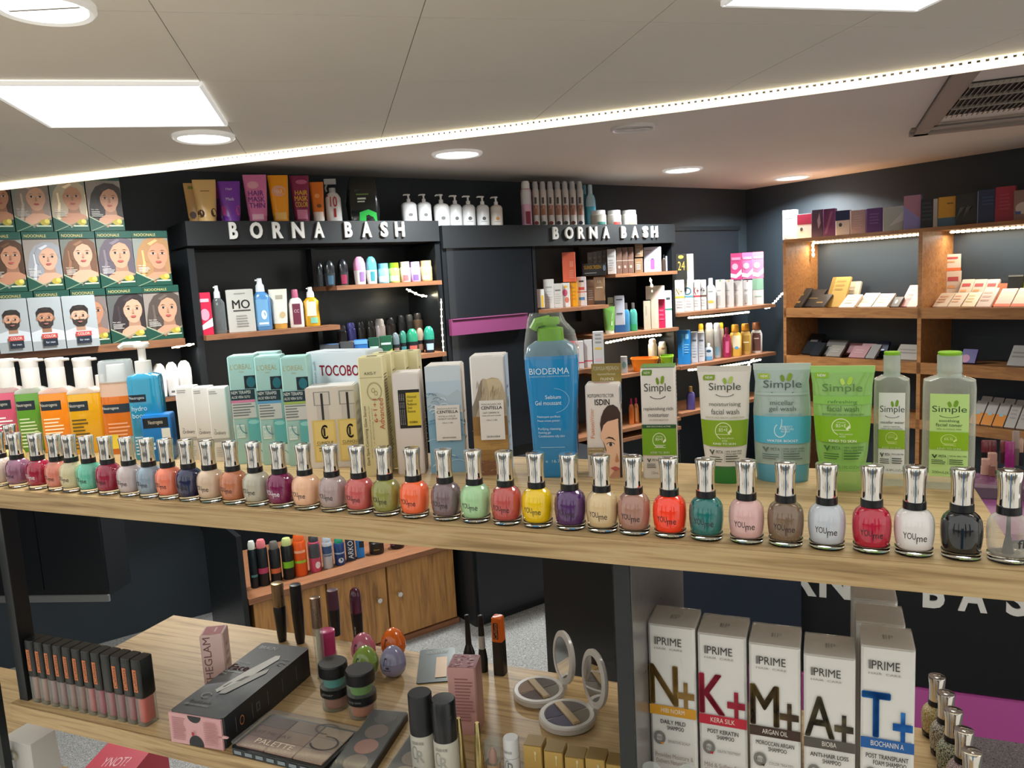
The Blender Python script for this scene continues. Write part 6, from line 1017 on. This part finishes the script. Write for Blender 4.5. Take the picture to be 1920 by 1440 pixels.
printed(t, 'side_print', right(wbx, .045, lb), [('r', .12 + .17 * i, .25, .125 + .17 * i, .75, '#6a6e70') for i in range(5)] + [('a', .18, .5, .02, .14, 0, 360, .14, '#b07a50'), ('r', .33, .35, .37, .65, '#5a5e60'), ('r', .34, .4, .36, .6, '#23262a')], .0004, .0001)
# --- eye shadow palettes lying flat
def flat(name, label, cat, pts, th):
    P = [on_z(x, y, ZL + th) for x, y in pts]; f = (P[0] + P[1]) / 2; b = (P[2] + P[3]) / 2; ay = b - f; w = ((P[1] - P[0]).length + (P[2] - P[3]).length) / 2; c_ = (f + b) / 2
    return thing(name, label, cat, V((c_.x, c_.y, ZL)), atan2(-ay.x, ay.y)), w, ay.length
t, w, l = flat('eyeshadow_palette', 'clear lidded palette with nude squares, large curled letter on the lid', 'palette', ((428, 1393), (606, 1435), (672, 1366), (512, 1330)), .016)
part(t, 'case', loft([(0, w, l, 'box'), (.010, w, l, 'box')]), M('#22272a', .3)); part(t, 'clear_lid', loft([(.0165, w, l, 'box'), (.0175, w * .99, l * .99, 'box')]), clear('lid_film', '#f4f4f2', '#c8ccd0', .03, .03, .28))
for i in range(3):
    for j in range(3): part(t, 'pan', boxg(-w * .31 + w * .31 * j, -l * .29 + l * .29 * i, .0105, w * .295, l * .275, .003), M(('#a87f74', '#b89484', '#b9967e', '#8a6258', '#a88672', '#b39a84', '#6d5550', '#9c8476', '#b79c80')[i * 3 + j], .6))
printed(t, 'lid_print', top(w, .0175, l), [('t', 'LET ME SAY', .1, .36, .5, .43, '#4a3c38'), ('t', 'PALETTE', .22, .12, .62, .24, '#e0d0b8'), ('a', .74, .78, .12, .13, 20, 290, .08, '#3a3636'), ('a', .84, .44, .13, .17, -160, 110, .08, '#3a3636')], .0004, .0001)
printed(t, 'edge_print', front(w, .010, l), [('r', .05 + .12 * i, .25, .13 + .12 * i, .75, '#7c878c') for i in range(7)], .0004, .0001)
def strip_palette(pts, cols, label):
    t, w, l = flat('eyeshadow_palette', label, 'palette', pts, .010); part(t, 'case', loft([(0, w, l, 'box'), (.010, w, l, 'box')]), M('#1d1f20', .3))
    n = len(cols)
    for i, c_ in enumerate(cols):
        part(t, 'pan', loft([(.0095, w * .62, w * .62, 2), (.0108, w * .6, w * .6, 2)], 22), M(c_, .55), (0, -l / 2 + l * (i + .5) / n, 0))
    part(t, 'clear_lid', loft([(.0125, w * .98, l * .99, 'box'), (.0135, w * .97, l * .985, 'box')]), clear('lid_film', '#f4f4f2', '#c8ccd0', .03, .03, .28))
strip_palette(((598, 1470), (668, 1486), (762, 1340), (705, 1326)), ['#a08878', '#96806c', '#c08068', '#8a7064', '#4a443e'], 'narrow black palette with one row of round eye shadows, left one')
strip_palette(((690, 1492), (760, 1508), (850, 1362), (790, 1348)), ['#b8b0a4', '#a89880', '#988470', '#8f7868', '#7a6458'], 'narrow black palette with one row of round eye shadows, beside the primer bottles')
# --- egg shaped lip balms
def egg(x, yb, c, label, ink='#3a3a44'):
    uu, vv = at(x, yb); s = .042; rs = []
    prof = [(0, .0), (.02, .42), (.08, .68), (.2, .9), (.36, 1.0), (.52, .98), (.7, .86), (.85, .64), (.95, .38), (1, .05)]
    bd = [(z * .050, max(.004, r * s), max(.004, r * s), 2) for z, r in prof]; t = low('lip_balm_egg', label, 'lip balm', uu, vv + .018, ROT_S + .1, 'egg shaped lip balms'); k = 5
    part(t, 'base', loft(bd[:6], 26), M(c, .2, coat=.6)); part(t, 'cap', loft([(b[0] + .0003, b[1], b[2], 2) for b in bd[5:]], 26), M(c, .2, coat=.6))
    printed(t, 'mark_print', around(bd, 0, .05), [('r', .32, .5, .35, .75, ink), ('r', .32, .7, .44, .75, ink), ('r', .44, .42, .56, .48, ink), ('r', .3, .36, .62, .38, ink)], .0004, .0001, True)
egg(672, 1250, '#b8667c', 'pink egg shaped lip balm behind the green one'); egg(729, 1240, '#d8661e', 'orange egg shaped lip balm at the back'); egg(676, 1277, '#86a34a', 'green egg shaped lip balm'); egg(728, 1277, '#8f8fae', 'lilac egg shaped lip balm in front of the orange one')
def cylt(name, label, cat, x, yb, w, parts_, group=None, e=2, rot=ROT_S, dv=None):
    uu, vv = at(x, yb); t = low(name, label, cat, uu, vv + (dv if dv is not None else w / 2), rot, group)
    for nm, rs, m in parts_: part(t, nm, loft([(z, ww, ww * (r[0] if r else 1), e) for z, ww, *r in rs], 24), m)
    return t
cylt('lip_mask', 'hot pink cylinder lip product beside the black lidded jars', 'lip product', 610, 1263, .026, [('clear_case', [(0, .028), (.03, .028)], PLASTIC), ('bottle', [(.001, .024), (.06, .025)], M('#b02f66', .3)), ('cap', [(.06, .026), (.068, .026), (.069, .022)], M('#c03a74', .3))])
for i, (x, yb, c_, c2) in enumerate(((615, 1337, '#a0604c', '#3a9a94'), (666, 1352, '#c07050', '#6aa03a'))):
    t = cylt('glitter_jar_stack', 'stack of two clear jars with black lids, %s one' % ('rear', 'front')[i], 'jar', x, yb, .042, [('lower_jar', [(0, .040), (.022, .041)], PLASTIC), ('powder', [(.004, .032), (.018, .034)], M(c_, .6)), ('lower_lid', [(.022, .043), (.034, .043)], M('#1c1c1e', .3)), ('upper_jar', [(.034, .041), (.052, .041)], PLASTIC), ('glitter', [(.036, .030), (.048, .032)], M(c2, .4)), ('lid', [(.052, .043), (.068, .043), (.070, .040)], M('#1d1e20', .35))], 'stacked jars')
    printed(t, 'lid_print', around([(0, .0432, .0432, 2), (.07, .0432, .0432, 2)], .024, .032), [('t', 'body time' if i else 'glitter', .3, .2, .75, .8, '#8a8c8c')], .0004, .0001, True)
# --- mascaras and pencils at the back
G = 'mascaras standing at the back of the lower shelf'
cylt('mascara', 'black mascara with a brushed gold cap', 'mascara', 523, 1206, .020, [('tube', [(0, .014), (.008, .016), (.062, .0215), (.066, .019)], M('#17181a', .35)), ('cap', [(.066, .0205), (.108, .0215), (.1085, .019)], M('#a08a68', .28, .8))], G)
t = cylt('mascara', 'all black mascara beside the gold capped one', 'mascara', 557, 1210, .020, [('tube', [(0, .014), (.01, .017), (.056, .0205)], M('#151517', .3)), ('cap', [(.056, .0205), (.108, .0195), (.1085, .017)], M('#131315', .35))], G)
cylt('mascara', 'clear mascara with a champagne cap', 'mascara', 598, 1275, .016, [('clear_case', [(0, .014), (.085, .016)], PLASTIC), ('inner_tube', [(.002, .006), (.084, .007)], M('#c0b4a4', .4)), ('cap', [(.086, .0165), (.135, .0165), (.1355, .014)], M('#8c7664', .28, .8))], G)
cylt('mascara', 'plum capped mascara behind the clear one', 'mascara', 624, 1195, .020, [('tube', [(0, .016), (.05, .0205)], M('#1a181b', .35)), ('cap', [(.05, .0205), (.085, .019), (.0855, .016)], M('#503040', .4))], G)
t = cylt('mascara', 'black mascara with a rounded glossy plum cap', 'mascara', 667, 1208, .020, [('tube', [(0, .016), (.055, .0205)], M('#161518', .3)), ('cap', [(.055, .0205), (.085, .0195), (.095, .016), (.099, .008)], M('#4f2438', .2, coat=.6))], G)
printed(t, 'label_print', around([(0, .016, .016, 2), (.055, .0205, .0205, 2)], .008, .04), [('v', 'vice', .42, .1, .62, .75, '#b8b4b8')], .0004, .0001, True)
t = cylt('eyeliner', 'slim black eyeliner bottle tapering upward, left of two', 'eyeliner', 877, 1252, .017, [('bottle', [(0, .017), (.022, .019), (.036, .010)], M('#1b1a1a', .3)), ('cap', [(.036, .0098), (.086, .0072), (.0865, .005)], M('#171717', .3))])
t = cylt('eyeliner', 'slim black eyeliner bottle with a white band, right of two', 'eyeliner', 903, 1262, .016, [('bottle', [(0, .015), (.020, .0155), (.038, .011)], M('#1a1a1b', .3)), ('band', [(.038, .0105), (.060, .0100)], M('#a9a49c', .4)), ('cap', [(.060, .0098), (.093, .0080), (.0935, .006)], M('#161617', .3))])
t = cylt('mascara', 'black square mascara with a bright orange cap', 'mascara', 935, 1267, .017, [('tube', [(0, .0185), (.056, .018)], M('#1e1b1a', .35)), ('cap', [(.056, .018), (.094, .0165), (.0955, .013)], M('#cf5f1a', .3))], G, e=6)
printed(t, 'label_print', lambda x, y, l_: ((x - .5) * .018, -.0092 - l_, .058 + y * .034), [('r', .25, .08, .68, .86, '#2a1a12'), ('v', 'Callista', .31, .1, .62, .84, '#d8793a')], .0003, .0001)
# --- foil sachet, primers, pink carton
t, w, l = flat('foil_sachet', 'flat grey foil sachet lying at the back of the shelf', 'sachet', ((783, 1275), (850, 1282), (853, 1216), (789, 1216)), .002)
part(t, 'sachet', loft([(0, w, l, 'box'), (.002, w, l, 'box')]), M('#4e534f', .3, .4)); part(t, 'tube_print', boxg(.008, -.01, .0024, w * .3, l * .6, .0008), M('#a08468', .35, .4)); printed(t, 'lettering', top(w, .0022, l), [('t', 'GOLDEN ROSE', .2, .84, .8, .92, '#a0a49c')], .0003)
u, v, w, h = LW(838, 895, 1255, 1378); t = low('make_up_carton', 'rose pink carton with a glittery top behind the primer bottles', 'box', u, v + .02, ROT_S + .22)
carton_parts(t, .040, .098, .040, '#cf9c96', lines(.25, .9, .2, .85, 14, '#a06e6c', .3), flap=False)
printed(t, 'glitter_top', top(.040, .098, .040), [('r', .04, .04, .96, .96, '#a8606c')] + [('e', random.uniform(.1, .9), random.uniform(.1, .9), .05, .03, random.choice(('#d8a8a8', '#e8d0cc', '#8a4450'))) for _ in range(40)], .0004, .00002)
for i, (x, yb) in enumerate(((788, 1468), (832, 1482))):
    uu, vv = at(x, yb); t = low('primer_bottle', 'white primer bottle with a tall black cap, %s of two' % ('left', 'right')[i], 'bottle', uu, vv + .014, group='primer bottles')
    bd = [(0, .030, .030, 2), (.002, .031, .031, 2), (.062, .031, .031, 2)]
    part(t, 'bottle', loft(bd, 28), M('#bdb9ac', .35)); part(t, 'cap', loft([(.062, .0305, .0305, 2), (.112, .0300, .0300, 2), (.1135, .028, .028, 2)], 28), M('#1f2022', .25 if i else .5))
    printed(t, 'front_print', around(bd, 0, .062), [('t', 'GOLDEN ROSE', .28, .84, .78, .90, '#6a6860'), ('a', .38, .66, .12, .13, 40, 300, .08, '#8a8a80'), ('t', 'R', .46, .46, .78, .72, '#9a9a90'), ('b', 'MAKE-UP', .3, .29, .74, .35, '#4a4842'), ('b', 'PRIMER', .32, .21, .70, .27, '#4a4842'), ('r', .2, .0, .85, .14, '#c8927c')], .0004, .0001, True)
for i, (x, yb) in enumerate(((862, 1462), (897, 1472))):
    cylt('liner_wand', 'slim gold tapered liner, %s of two' % ('left', 'right')[i], 'eyeliner', x, yb, .014, [('bottle', [(0, .013), (.010, .0135)], PLASTIC), ('cap', [(.010, .0135), (.078, .0065), (.079, .005)], M('#b3a06c', .2, .9))], 'gold liners')
cylt('lipstick_bullet', 'clear capped nude lip product beside the gold liners', 'lipstick', 921, 1466, .018, [('base', [(0, .018), (.022, .018)], M('#a88a6c', .3)), ('bullet', [(.022, .010), (.034, .009), (.040, .004)], M('#c08a78', .4)), ('clear_cap', [(.022, .019), (.046, .020), (.050, .018)], PLASTIC)], e=3)
uu, vv = at(955, 1468); t = low('concealer_tube', 'short white tube with a curled grey letter', 'tube', uu, vv + .012); bd = [(0, .020, .020, 2), (.052, .0205, .0205, 2), (.054, .018, .018, 2)]
part(t, 'tube', loft(bd, 24), M('#d2d2d0', .3)); part(t, 'cap_seam', loft([(.030, .0208, .0208, 2), (.0305, .0208, .0208, 2)], 24), M('#9a9a98', .4)); printed(t, 'front_print', around(bd, 0, .052), [('t', 'GOLDEN ROSE', .15, .72, .72, .78, '#4a4a4c'), ('a', .42, .4, .16, .14, 60, 320, .1, '#8a8a88'), ('t', 'R', .42, .15, .85, .5, '#7a7a78')], .0004, .0001, True)
G = 'gold lipstick cartons'
for i in range(5):
    uu, vv = at(1000 + i * 39, 1470 + i * 9); t = low('lipstick_carton', 'small gold lipstick carton, %s from the left' % ('first', 'second', 'third', 'fourth', 'fifth')[i], 'box', uu, vv + .012, ROT_S + .08, G)
    part(t, 'carton', loft([(0, .024, .024, 'box'), (.05 - .002 * (i % 3), .024, .024, 'box')]), M('#c2a35e', .3, .4)); part(t, 'top_flap', boxg(0, 0, .0504 - .002 * (i % 3), .0225, .0225, .0008), M('#8a7040', .35, .4))
    printed(t, 'front_print', front(.024, .05, .024), [('r', .62, .62, .66, .86, '#d8c898'), ('r', .60, .8, .70, .88, '#d8c898')], .0004, .0001)
# --- open compacts
def compact(x, y, cols, label, r=.036, yawr=0.):
    uu, vv = at(x, y); t = low('powder_compact', label, 'compact', uu, vv, ROT_S + yawr, 'open white compacts'); W8 = M('#c9c4bc', .3, coat=.4)
    part(t, 'base', loft([(0, 1.84 * r, 1.84 * r, 2), (.003, 2 * r, 2 * r, 2), (.010, 2 * r, 2 * r, 2), (.012, 1.9 * r, 1.9 * r, 2), (.012, 1.62 * r, 1.62 * r, 2), (.0105, 1.6 * r, 1.6 * r, 2)], 40), W8)
    for k, (a0, c_) in enumerate(zip((45, 135, 225, 315), cols)):
        ps = [(0, 0)] + [(r * .78 * cos(radians(a0 + q)), r * .78 * sin(radians(a0 + q))) for q in range(3, 88, 7)]
        part(t, 'powder_pan', slab(ps, .0106, .0114), M(c_, .7))
    part(t, 'applicator', xf(join(boxg(0, 0, .0125, r * .26, r * 1.5, .0024), boxg(0, -r * .5, .0128, r * .24, r * .4, .003)), Matrix.Rotation(radians(45), 4, 'Z')), M('#b8a078', .5)); 
    g = loft([(0, 1.9 * r, 1.9 * r, 2), (.002, 2 * r, 2 * r, 2), (.006, 2 * r, 2 * r, 2), (.0075, 1.86 * r, 1.86 * r, 2), (.0075, 1.56 * r, 1.56 * r, 2), (.006, 1.54 * r, 1.54 * r, 2)], 40)
    hx = r * .98
    T = Matrix.Rotation(radians(-50), 4, 'Z') @ Matrix.Translation((0, hx, .012)) @ Matrix.Rotation(radians(98), 4, 'X') @ Matrix.Translation((0, r, -.006))
    T = Matrix.Rotation(radians(-50), 4, 'Z') @ Matrix.Translation((0, hx + .004, .014)) @ Matrix.Rotation(radians(84), 4, 'X') @ Matrix.Translation((0, r, -.0))
    part(t, 'lid', xf(g, T), W8); part(t, 'mirror', xf(loft([(.0062, 1.53 * r, 1.53 * r, 2), (.0066, 1.53 * r, 1.53 * r, 2)], 40), T), M('#dcdcda', .03, 1.))
    part(t, 'hinge', xf(boxg(0, hx, .010, r * .5, .008, .010), Matrix.Rotation(radians(-50), 4, 'Z')), W8)
compact(1011, 1305, ('#6a625c', '#8a7464', '#5a4a48', '#7c7468'), 'open white compact with brown powders and a mirror lid', .0385)
compact(1064, 1352, ('#6f6a66', '#4a4658', '#565264', '#7a7468'), 'open white compact with violet grey powders, in front of the brown one', .040)
# --- white shampoo cartons
def foil(c, c2):
    k = 'foil' + c
    if k not in _M:
        _M[k] = noise_mat(k, [c2, c, c2], (1, 1, 1), 30, 2, .25); _M[k].node_tree.nodes['Principled BSDF'].inputs['Metallic'].default_value = .6
    return _M[k]
FILM = clear('film', '#fcfcfb', '#f2f2f0', .05, .05, .5)
def crumple(w, d, z, nx=9, ny=6):
    vs = [((i / nx - .5) * w, (j / ny - .5) * d, z + (random.uniform(0, .0022) if 0 < i < nx and 0 < j < ny else 0)) for j in range(ny + 1) for i in range(nx + 1)]
    fs = []
    for j in range(ny):
        for i in range(nx):
            a = j * (nx + 1) + i; q = (a, a + 1, a + nx + 2, a + nx + 1); fs += [(q[0], q[1], q[2]), (q[0], q[2], q[3])] if (i + j) % 2 else [(q[0], q[1], q[3]), (q[1], q[2], q[3])]
    return vs, fs
FREE = [('a', .24, .375, .085, .026, 0, 360, .35, '#6a6866'), ('t', 'FREE', .18, .367, .30, .384, '#4a4846')]
def prime(x0, x1, yt, letter, band, c, c2, ti, l1, l2, sub, s1, s2, label, dv=0., lw=.62, inv=True):
    vv = .815 + dv; P0, P1 = on_n(x0, 1300, E2, vv), on_n(x1, 1300, E2, vv); u0, u1 = uv(P0)[0], uv(P1)[0]; w = u1 - u0; T = on_n((x0 + x1) / 2, yt, E2, vv); h = T.z - ZL; d = .05
    t = low('shampoo_carton', label, 'box', (u0 + u1) / 2, vv + d / 2, group='white shampoo cartons'); fm = foil(c, c2)
    w *= .975
    part(t, 'carton', loft([(0, w, d, 'box'), (h, w, d, 'box')]), M('#e4e1dc', .35))
    part(t, 'top_flap', boxg(0, .001, h + .0006, w * .96, d * .95, .0012), M('#cfcac4', .35)); wv = []
    part(t, 'film_wrap', loft([(.0, w * 1.012, d * 1.014, 'box'), (h + .0022, w * 1.012, d * 1.014, 'box')]), FILM)
    A = h; pr = [('r', .14, .905, .19, .945, '#77736f'), ('t', 'PRIME', .2, .905, .72, .945, '#3c3a38'), ('t', 'HAIR  CARE', .14, .88, .74, .89, '#8a8682')]
    pr += [('b', letter, .01, .585, .01 + lw, .80, fm), ('r', .60, .63, .97, .665, fm), ('r', .745, .575, .83, .72, fm), ('r', 0, .53, 1, .582, band), ('t', ti, .5 - .028 * len(ti), .545, .5 + .028 * len(ti), .57, '#ded8cc')]
    pr += [('b', l1, .5 - min(.4, .027 * len(l1)), .485, .5 + min(.4, .027 * len(l1)), .507, '#4c4a48'), ('b', l2, .55 - .026 * len(l2), .455, .55 + .026 * len(l2), .477, '#4c4a48'), ('a', .2, .405, .1, .028, 0, 360, .3, '#77756f'), ('t', 'FREE', .13, .397, .27, .412, '#55534f'), ('p', [(.16, .385), (.28, .37), (.3, .385), (.2, .38)], band), ('t', sub, .38, .385, .86, .40, '#7c7874'), ('t', s1, .1, .30, .92, .325, '#97877c' if inv else '#8a8682'), ('t', s2, .12, .268, .9, .293, '#97877c' if inv else '#8a8682')] + lines(.25, .75, .14, .22, 3, '#6a6662') + lines(.2, .7, .05, .1, 2, '#8a8682')
    printed(t, 'front_print', front(w, h, d), pr, .0012, .00008)
    printed(t, 'top_print', top(w, h + .0022, d), [('r', .42, .35, .46, .55, '#77736f'), ('r', .48, .35, .50, .55, '#77736f'), ('t', 'P', .53, .35, .62, .55, '#77736f')], .0005, .00005)
    part(t, 'film_top', crumple(w, d, h + .0026), FILM)
    return t
prime(1217, 1306, 1177, 'N', '#cf9422', '#8a6c38', '#6c5226', 'HIBI NORM', 'DAILY MILD', 'SHAMPOO', 'SENSITIVE SCALP', 'Provides Moisture &', 'Delivers Natural Shine', 'white shampoo carton with a gold letter and amber band', 0)
prime(1309, 1401, 1194, 'K', '#b81e34', '#8a1c30', '#b43048', 'KERA SILK', 'POST KERATIN', 'SHAMPOO', 'KERATIN TREATMENT', 'Mild & Sulfate-Free', 'Maintains Softness', 'white shampoo carton with a red letter and red band', 0, .55)
prime(1404, 1502, 1213, 'M', '#3f2b22', '#3a2c22', '#7a6236', 'ARGAN OIL', 'MOROCCAN ARGAN', 'SHAMPOO', 'COLOR TREATED', 'Color & Heat Protection', 'Repairs & Nourishes', 'white shampoo carton with a dark brown letter and brown band', -.004, .58)
prime(1506, 1605, 1234, 'A', '#55504a', '#3e382f', '#857853', 'BIOBA', 'ANTI-HAIR LOSS', 'SHAMPOO', 'ALL HAIR TYPES', 'Reduces Hair Loss', 'Strengths the hair', 'white shampoo carton with a grey brown letter and grey band', -.006, .6)
prime(1613, 1717, 1218, 'T', '#1f5a9c', '#1a56a4', '#3a86d0', 'BIOCHANIN A', 'POST TRANSPLANT', 'FOAM SHAMPOO', 'TRANSPLANTED HAIR', 'Stimulates the Growth', 'Improves scalp', 'white shampoo carton with a blue letter and blue band', -.004, .55)
for i in (1, 2):
    vv = .811 + i * .062; P0, P1 = on_n(1612, 1300, E2, .811), on_n(1716, 1300, E2, .811); w = (uv(P1)[0] - uv(P0)[0]) * .95; h = on_n(1660, 1222, E2, .811).z - ZL
    t = low('shampoo_carton', 'plain white wrapped shampoo carton, %s behind the blue lettered one' % ('directly', 'second')[i - 1], 'box', (uv(P0)[0] + uv(P1)[0]) / 2 - .003 * i, vv + .025, group='white shampoo cartons')
    part(t, 'carton', loft([(0, w, .05, 'box'), (h, w, .05, 'box')]), M('#e4e1dc', .35)); part(t, 'top_flap', boxg(0, .001, h + .0006, w * .96, .047, .0012), M('#cfcac4', .35)); part(t, 'film_wrap', loft([(.0, w * 1.012, .0507, 'box'), (h + .0022, w * 1.012, .0507, 'box')]), FILM)
    part(t, 'film_top', crumple(w, .05, h + .0026), FILM)
# --- glitter polish at the right of the lower shelf
GLIT = [('#9c7c1c', 'gold'), ('#4a3440', 'plum'), ('#1d3a2a', 'dark green'), ('#8a5a80', 'violet'), ('#6a6a70', 'silver grey')]
for i, (x, y) in enumerate(((1757, 1268), (1774, 1299), (1788, 1331), (1808, 1368), (1823, 1408))):
    P = on_z(x, y, ZL + .0816); uu, vv = uv(P); g = noise_mat('glitter_' + GLIT[i][1].replace(' ', '_'), [GLIT[i][0], '#e0d8b8', GLIT[i][0]], (1, 1, 1), 900, 1, .25, .4, (.45, .75))
    polish(uu, vv, ZL, GLIT[i][0], '%s glitter nail polish bottle in the diagonal row beside the shampoo cartons' % GLIT[i][1], 'glitter nail polish on the lower shelf', None, ROT_S - .5, g)
# --- crystal stoppers at the bottom edge
for i, (x, y) in enumerate(((1220, 1436), (1290, 1441))):
    P = on_n(x, y, E2, .765); uu = P.dot(E1); hz = P.z - ZL; t = low('perfume_bottle', '%s perfume bottle with a clear crystal stopper in front of the shampoo cartons' % ('left', 'right')[i], 'perfume', uu, .7655)
    part(t, 'bottle', loft([(0, .026, .024, 4), (hz - .03, .028, .026, 4), (hz - .022, .012, .012, 2)], 20), clear('perfume_glass', '#f6eef0', '#d8c8cc', .2)); part(t, 'stopper', loft([(hz - .022, .008, .008, 2), (hz - .014, .02, .02, 2), (hz - .006, .026, .026, 2), (hz - .001, .018, .018, 2), (hz, .008, .008, 2)], 20), GLASS)
# --- things glimpsed below and beside the shelves
P = on_z(232, 1412, H - .86); t = thing('cosmetics_box', 'crimson cosmetics box under the lower oak shelf', 'box', V((P.x, P.y, H - .99)), ROT_S + .35)
P0 = P; part(t, 'carton', loft([(0, .10, .14, 'box'), (.13, .10, .14, 'box')]), M('#b02a40', .4)); printed(t, 'top_print', top(.10, .13, .14), [('t', 'YNOT?', .25, .2, .75, .4, '#d8b0b4'), ('r', .7, .6, .95, .62, '#c04a5c')], .0008); part(t, 'lid', loft([(.105, .101, .141, 'box'), (.1305, .101, .141, 'box')]), M('#b42c42', .4))
bs = thing('low_stand', 'black low stand carrying the crimson box', 'stand', V((P0.x, P0.y, 0)), ROT_S); part(bs, 'post', boxg(0, .02, (H - .99) / 2 - .01, .10, .12, H - .99 - .02), BLACKM); part(bs, 'tray', boxg(0, .0, H - 1.0, .16, .2, .0195), BLACK)
P = on_z(20, 1425, H - .72); t = thing('packet_stand', 'oak side panel at the lower left corner of the window', 'panel', Sw(-1.345, .83, 0), ROT_S)
part(t, 'board', boxg(-.05, .04, .47, .12, .02, .94), OAK); part(t, 'edge_band', boxg(.011, .04, .47, .003, .02, .94), OAK)
t = thing('white_packet', 'white packet with a gold emblem at the lower left corner', 'packet', Sw(-1.205, .775, H - .76), ROT_S)
part(t, 'packet', loft([(0, .07, .05, 'box'), (.07, .066, .046, 'box')]), M('#c4c0ba', .4)); printed(t, 'emblem', front(.07, .07, .05), [('e', .4, .7, .2, .12, '#a8a080'), ('e', .4, .7, .14, .08, '#c4c0ba')], .003)
part(t, 'ledge', boxg(-.01, .0, -.01, .1, .06, .02), OAK)
